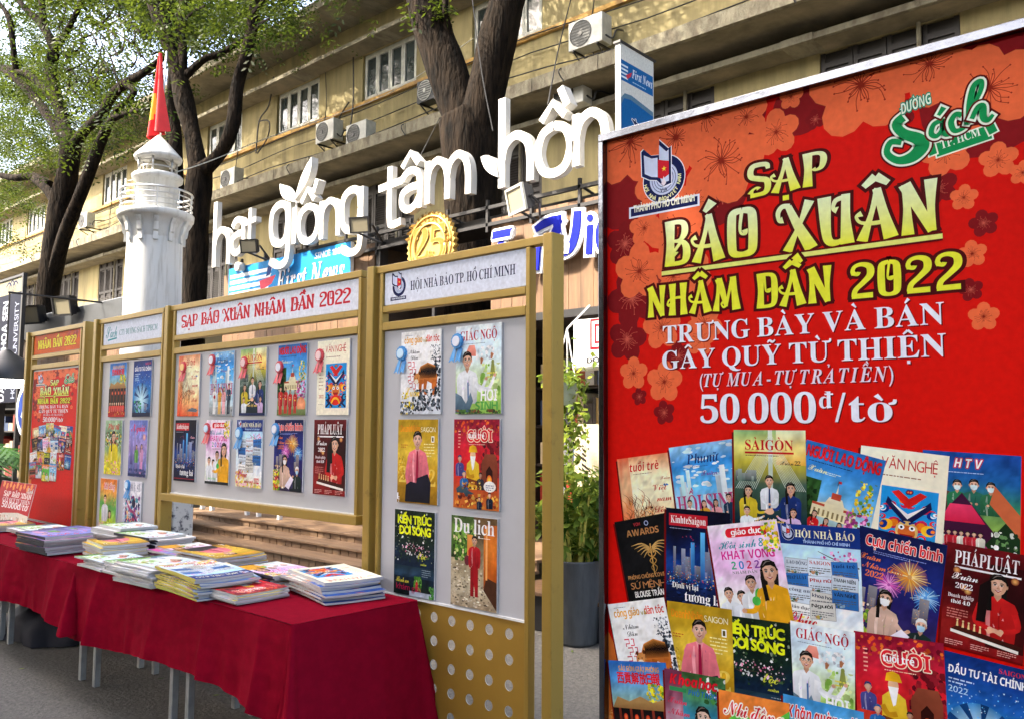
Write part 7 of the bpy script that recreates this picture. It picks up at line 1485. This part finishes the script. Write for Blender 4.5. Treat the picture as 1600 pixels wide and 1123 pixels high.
def cloth(name, xa, xb, ya, yb, z, dropf, dropr, dropl, label, seed, right=True):
    """a cloth over the table: flat top, then a skirt that falls in folds along front, right end and back"""
    b = MB(); b.sm = True; nx, ny = 60, 14
    zt = lambda x, y: z + .0025 * noise.noise(Vector((x * 5, y * 5, seed)))
    for j in range(ny + 1):
        for i in range(nx + 1): x, y = xa + (xb - xa) * i / nx, ya + (yb - ya) * j / ny; b.v.append(Vector((x, y, zt(x, y))))
    for j in range(ny):
        for i in range(nx): b.f.append([j * (nx + 1) + i, j * (nx + 1) + i + 1, (j + 1) * (nx + 1) + i + 1, (j + 1) * (nx + 1) + i]); b.m.append(0); b.s.append(True)
    path = []; st = .012; x = xa; rr_ = .014
    while x < xb - rr_: path.append((x, ya, 0, -1, 0)); x += st
    if right:
        for k in range(13): a = -math.pi / 2 + math.pi / 2 * k / 12; path.append((xb - rr_ + rr_ * math.cos(a), ya + rr_ + rr_ * math.sin(a), math.cos(a), math.sin(a), 1 - abs(k - 6) / 7))
        y = ya + rr_ + st
        while y < yb - rr_: path.append((xb, y, 1, 0, 0)); y += st
        for k in range(13): a = math.pi / 2 * k / 12; path.append((xb - rr_ + rr_ * math.cos(a), yb - rr_ + rr_ * math.sin(a), math.cos(a), math.sin(a), 1 - abs(k - 6) / 7))
        x = xb - rr_ - st
        while x > xa: path.append((x, yb, 0, 1, 0)); x -= st * 2
    o = len(b.v); nv = 26; s = 0; rr = random.Random(seed); ph = [rr.random() * 6 for _ in range(6)]
    for i, (x, y, nx_, ny_, cor) in enumerate(path):
        front = ny_ < -.5; u = x if abs(ny_) > .5 else y * 1.0 + 3
        f = .5 * math.sin(u * 9 + ph[0] + 1.5 * math.sin(u * 2.3)) + .35 * math.sin(u * 17 + ph[1] + 2 * math.sin(u * 3.1 + 1)) + .22 * math.sin(u * 31 + ph[2] + math.sin(u * 7))
        f = (1.15 - 2.1 * abs(math.sin(u * 5.2 + ph[4] + .9 * math.sin(u * 1.9 + ph[5]))) ** .65 + .45 * f) * max(.12, min(1.5, .75 + 1.9 * noise.noise(Vector((u * 1.1, seed, 2)))))
        dr = (dropf(x) if front else (dropr if nx_ > .5 else dropl)); 
        if cor: dr = max(dropf(xb), dropr) if cor > .3 else dr
        cg = max(0, 1 - min(abs(math.hypot(x - xb, y - ya)), .25) / .25) if right else 0
        for j in range(nv + 1):
            v = j / nv; out = .006 * math.sin(min(1, v * 14) * math.pi / 2) + (.040 * f * v ** .7 * (1.0 if abs(ny_) > .5 else .4)) + .035 * v + cor * (.13 * v ** 1.05) + cg * .015 * v
            out = max(out, .004)
            zz = z - .0015 - (dr - .012 * f * front) * v + (.0 if j else 0.001)
            out += v * v * (.005 * math.sin(u * 38 + 4 * math.sin(u * 4)) + .008 * noise.noise(Vector((u * 14, v * 3, seed)))) + .004 * noise.noise(Vector((u * 9, v * 8, seed + 5))); out = max(out, .003)
            sw = .018 * v * math.sin(u * 5 + v * 3 + ph[3])
            b.v.append(Vector((x + nx_ * out + (abs(ny_) > .5) * sw, y + ny_ * out + (abs(nx_) > .9) * sw * .5, zz)))
    for i in range(len(path) - 1):
        for j in range(nv): b.f.append([o + i * (nv + 1) + j, o + i * (nv + 1) + j + 1, o + (i + 1) * (nv + 1) + j + 1, o + (i + 1) * (nv + 1) + j]); b.m.append(0); b.s.append(True)
    return b.build(name, 'cloth', None, label=label, cat='tablecloth', group='red tablecloths')
cloth('tablecloth', -5.33, -3.02, 2.035, 2.715, TT + .004, lambda x: .37 + .035 * math.sin(x * 2.2 + .6) + .06 * max(0, x + 3.6), 0.62, .5, 'dark red cloth draped over the right end of the tables', 3)  # unseen back drop lengthened to block light under the tables
cloth('tablecloth', -8.1, -5.22, 2.045, 2.705, TT - .002, lambda x: .36 + .03 * math.sin(x * 2.6 + 1.3), .36, .5, 'dark red cloth over the left tables, its hem tucked under the right cloth', 8)

# ---------------------------------------------------------------- piles of magazines
TOPS = {
 'blue': (['#f0ece0', '#e8e4dc', '#f4f0e4', '#2c5cb0', '#2454a8'], ['#e8d860', '#f4f0f0', '#3c70c0', '#d87858', '#f0e8c8']), 'orange': (['#d84c28', '#e07040', '#384050', '#e8e0d0', '#88b8d8', '#e8d040'], ['#e04a24', '#202838', '#f0e8dc', '#b83050', '#e8c83c']),
 'flowers': (['#f0ece0', '#e8e8ea', '#f0f0ee', '#e6eae4', '#3c70b8'], ['#d8b040', '#b8c838', '#d86088', '#4c6088', '#e8a078', '#88a850']), 'white': (['#eceae6', '#e4e4e8', '#f2f0ec'], ['#c8c4d8', '#e0d8b0', '#d8b8b8', '#f4f4f4']),
 'gold': (['#e8b020', '#e8c830', '#e0e090', '#e8c020'], ['#e8d848', '#d8882c', '#b05070', '#f0e8b0']), 'violet': (['#e8b040', '#e08a70', '#b078b0', '#4838a0', '#c89ab0'], ['#3c2c98', '#e87838', '#e8c8d8', '#c04870']), 'pink': (['#e05890', '#c850a8', '#58a0d0', '#e8a048'], ['#e83c80', '#58b0e0', '#e89048', '#7848a8'])}
TOPCV = dict(blue='arts', orange='cartoon', flowers='press', white='bliss', gold='boss', violet='violet', pink='school')
GRP = 'magazines piled on the red tablecloth'
def pile(xr, yf, yaw, n, th, top, edge, who, L=.40, W=.285, z=TT + .008, jit=.012, curl=.012):
    """xr, yf: front right corner; the long side runs along the table"""
    rr = random.Random(int(abs(xr) * 1000 + n)); zz = z
    for k in range(n):
        last = k == n - 1; yw = yaw + rr.gauss(0, .035); dx, dy = rr.gauss(0, jit), rr.gauss(0, jit * .8); t = th * rr.uniform(.95, 1.45); cv = curl * (rr.uniform(.5, 1.3) if not last else .55)
        c, s_ = math.cos(yw), math.sin(yw); nx, ny = 14, 10
        def P(u, v, zoff):
            x = -L * (1 - u); y = W * v; bend = cv * (math.sin(u * 3.3 + .4) * .35 + .6 * (2 * v - 1) ** 2 * .5 + .8 * max(0, .18 - u) * 3 * (k / n)) * (.3 + .7 * k / n)
            return Vector((xr + dx + x * c - y * s_, yf + dy + x * s_ + y * c, zz + zoff + bend))
        b = MB(); b.c = []; pal = TOPS[top]; bandc = [lin(q) for q in pal[0]]; sp = [lin(q) for q in pal[1]]
        def colr(u, v):
            q = u * (len(bandc) - 1) * .999; i = int(q); cc = mix(bandc[i], bandc[min(len(bandc) - 1, i + 1)], q - i); e = noise.noise(Vector((u * 5, v * 5, xr * 3 + 1)))
            if e > .12: cc = mix(cc, sp[int((e * 37) % len(sp))], min(1, (e - .1) * 6))
            return cc
        for j in range(ny + 1):
            for i in range(nx + 1): b.v.append(P(i / nx, j / ny, t)); b.c.append(colr(i / nx, j / ny))
        for j in range(ny):
            for i in range(nx): b.f.append([j * (nx + 1) + i, j * (nx + 1) + i + 1, (j + 1) * (nx + 1) + i + 1, (j + 1) * (nx + 1) + i]); b.m.append(0); b.s.append(True)
        ring = [(i / nx, 0) for i in range(nx + 1)] + [(1, j / ny) for j in range(1, ny + 1)] + [(i / nx, 1) for i in range(nx - 1, -1, -1)] + [(0, j / ny) for j in range(ny - 1, 0, -1)]
        o = len(b.v); m = len(ring)
        for u, v in ring: b.v += [P(u, v, t - .0004), P(u, v, .0003)]; b.c += [(.7, .7, .68)] * 2
        for i in range(m): i2 = (i + 1) % m; b.f.append([o + 2 * i, o + 2 * i + 1, o + 2 * i2 + 1, o + 2 * i2]); b.m.append(1 if i >= nx else 2); b.s.append(False)
        mg = b.build('magazine', ['printed_paper', 'paper_edge', edge], None, label=('top magazine of ' if last else 'magazine inside ') + who, cat='magazine', group=GRP + ', ' + who)
        if last:                                        # the cover that shows
            split_cover(TOPCV[top]).build('cover', lambda x, y, d: P(max(.004, min(.996, y / 1.4)), max(.004, min(.996, 1 - x)), t + .0012 + d), MATS['printed_paper'], mg, dz=1.5e-5, keep=(0, 0, 1, 1.4))
        zz += t + .0007
    return zz
pile(-3.235, 2.335, -.20, 8, .0095, 'blue', 'paper_edge', 'the blue and white pile nearest the table corner', .42, .30, curl=.02)
pile(-3.50, 2.055, .02, 4, .009, 'orange', 'paper_edge', 'the orange and black pile at the table front', .40, .28, curl=.022)
pile(-3.70, 1.985, -.05, 10, .008, 'flowers', 'yellow_edge', 'the yellow-edged pile hanging over the front edge', .44, .29, jit=.018, curl=.028)
pile(-3.66, 2.36, .06, 6, .009, 'pink', 'dark_edge', 'the pink and blue pile behind the orange one', .38, .27)
pile(-4.16, 1.99, .10, 9, .008, 'white', 'paper_edge', 'the whitish pile left of the yellow-edged pile', .36, .27, jit=.02)
pile(-4.54, 2.02, -.04, 5, .009, 'white', 'paper_edge', 'the low white pile in the middle of the front edge', .26, .24)
pile(-4.18, 2.35, .05, 8, .011, 'gold', 'paper_edge', 'the golden yellow pile at the back by the steps', .42, .30, curl=.02)
pile(-4.82, 2.02, .06, 4, .009, 'white', 'paper_edge', 'the small curled pile left of the low white pile', .30, .26, curl=.03)
zt_ = pile(-5.08, 2.12, -.10, 6, .013, 'gold', 'paper_edge', 'the boxy white-edged pile left of the middle', .34, .26)
pile(-4.72, 2.40, .0, 5, .011, 'pink', 'paper_edge', 'the pink-topped pile behind the boxy one', .36, .27)
pile(-5.12, 2.45, .04, 8, .011, 'white', 'dark_edge', 'the tall white pile at the back with a dark lower edge', .40, .25)
pile(-5.66, 2.02, .05, 7, .012, 'violet', 'dark_edge', 'the thick violet and orange pile with a dark spine', .40, .30, curl=.01)
pile(-5.55, 2.42, .02, 9, .012, 'white', 'paper_edge', 'the white block-like pile at the back left', .36, .24, curl=.004)
pile(-6.15, 2.35, .08, 5, .010, 'violet', 'paper_edge', 'the long low pile at the back left', .42, .28); pile(-6.6, 2.25, .0, 4, .009, 'white', 'paper_edge', 'the thin pale pile at the far left', .40, .28); pile(-7.15, 2.2, .0, 4, .009, 'gold', 'paper_edge', 'the thin pile in front of the small red sign', .40, .28)

# ---------------------------------------------------------------- under the table and on the ground
b = MB(); b.sm = True; c = Vector((-6.85, 2.5, 0)); n, m_ = 28, 12
for j in range(m_ + 1):
    for i in range(n): a = 2 * math.pi * i / n; e = math.pi / 2 * j / m_; r = 1 + .25 * noise.noise(Vector((math.cos(a) * 2, math.sin(a) * 2, e * 2))); b.v.append(c + Vector((.48 * math.cos(a) * math.cos(e) * r, .26 * math.sin(a) * math.cos(e) * r, .26 * math.sin(e) * r)))
for j in range(m_):
    for i in range(n): b.f.append([j * n + i, j * n + (i + 1) % n, (j + 1) * n + (i + 1) % n, (j + 1) * n + i]); b.m.append(0); b.s.append(True)
b.build('cloth_bundle', 'bag_cloth', None, label='dark bundle of cloth lying on the asphalt under the table', cat='bundle')
MB().box(-6.30, 2.86, .02, -5.4, 2.90, .14).build('floor_beam', 'gold_sheet', None, label='low yellow beam on the asphalt under the table, between the table legs', cat='beam')
rr = random.Random(7); pts = []
for k in range(60): pts.append((Vector((rr.uniform(-7.5, -3), rr.uniform(1.2, 5.0), .004)), rr.random()))
b = MB(); b.c = []
for p, t in pts:
    a = rr.random() * 6.28; l = rr.uniform(.012, .035); d = Vector((math.cos(a), math.sin(a), .1)) * l; s_ = Vector((-math.sin(a), math.cos(a), .05)) * l * .4; n0 = len(b.v); b.v += [p - d, p + s_, p + d, p - s_]; b.f.append([n0, n0 + 1, n0 + 2, n0 + 3]); b.c += [(t, t, t)] * 4
b.m = [0] * len(b.f); b.s = [False] * len(b.f); b.build('fallen_leaves', 'pot_leaf', None, kind='stuff', origin=(0, 0, 0))
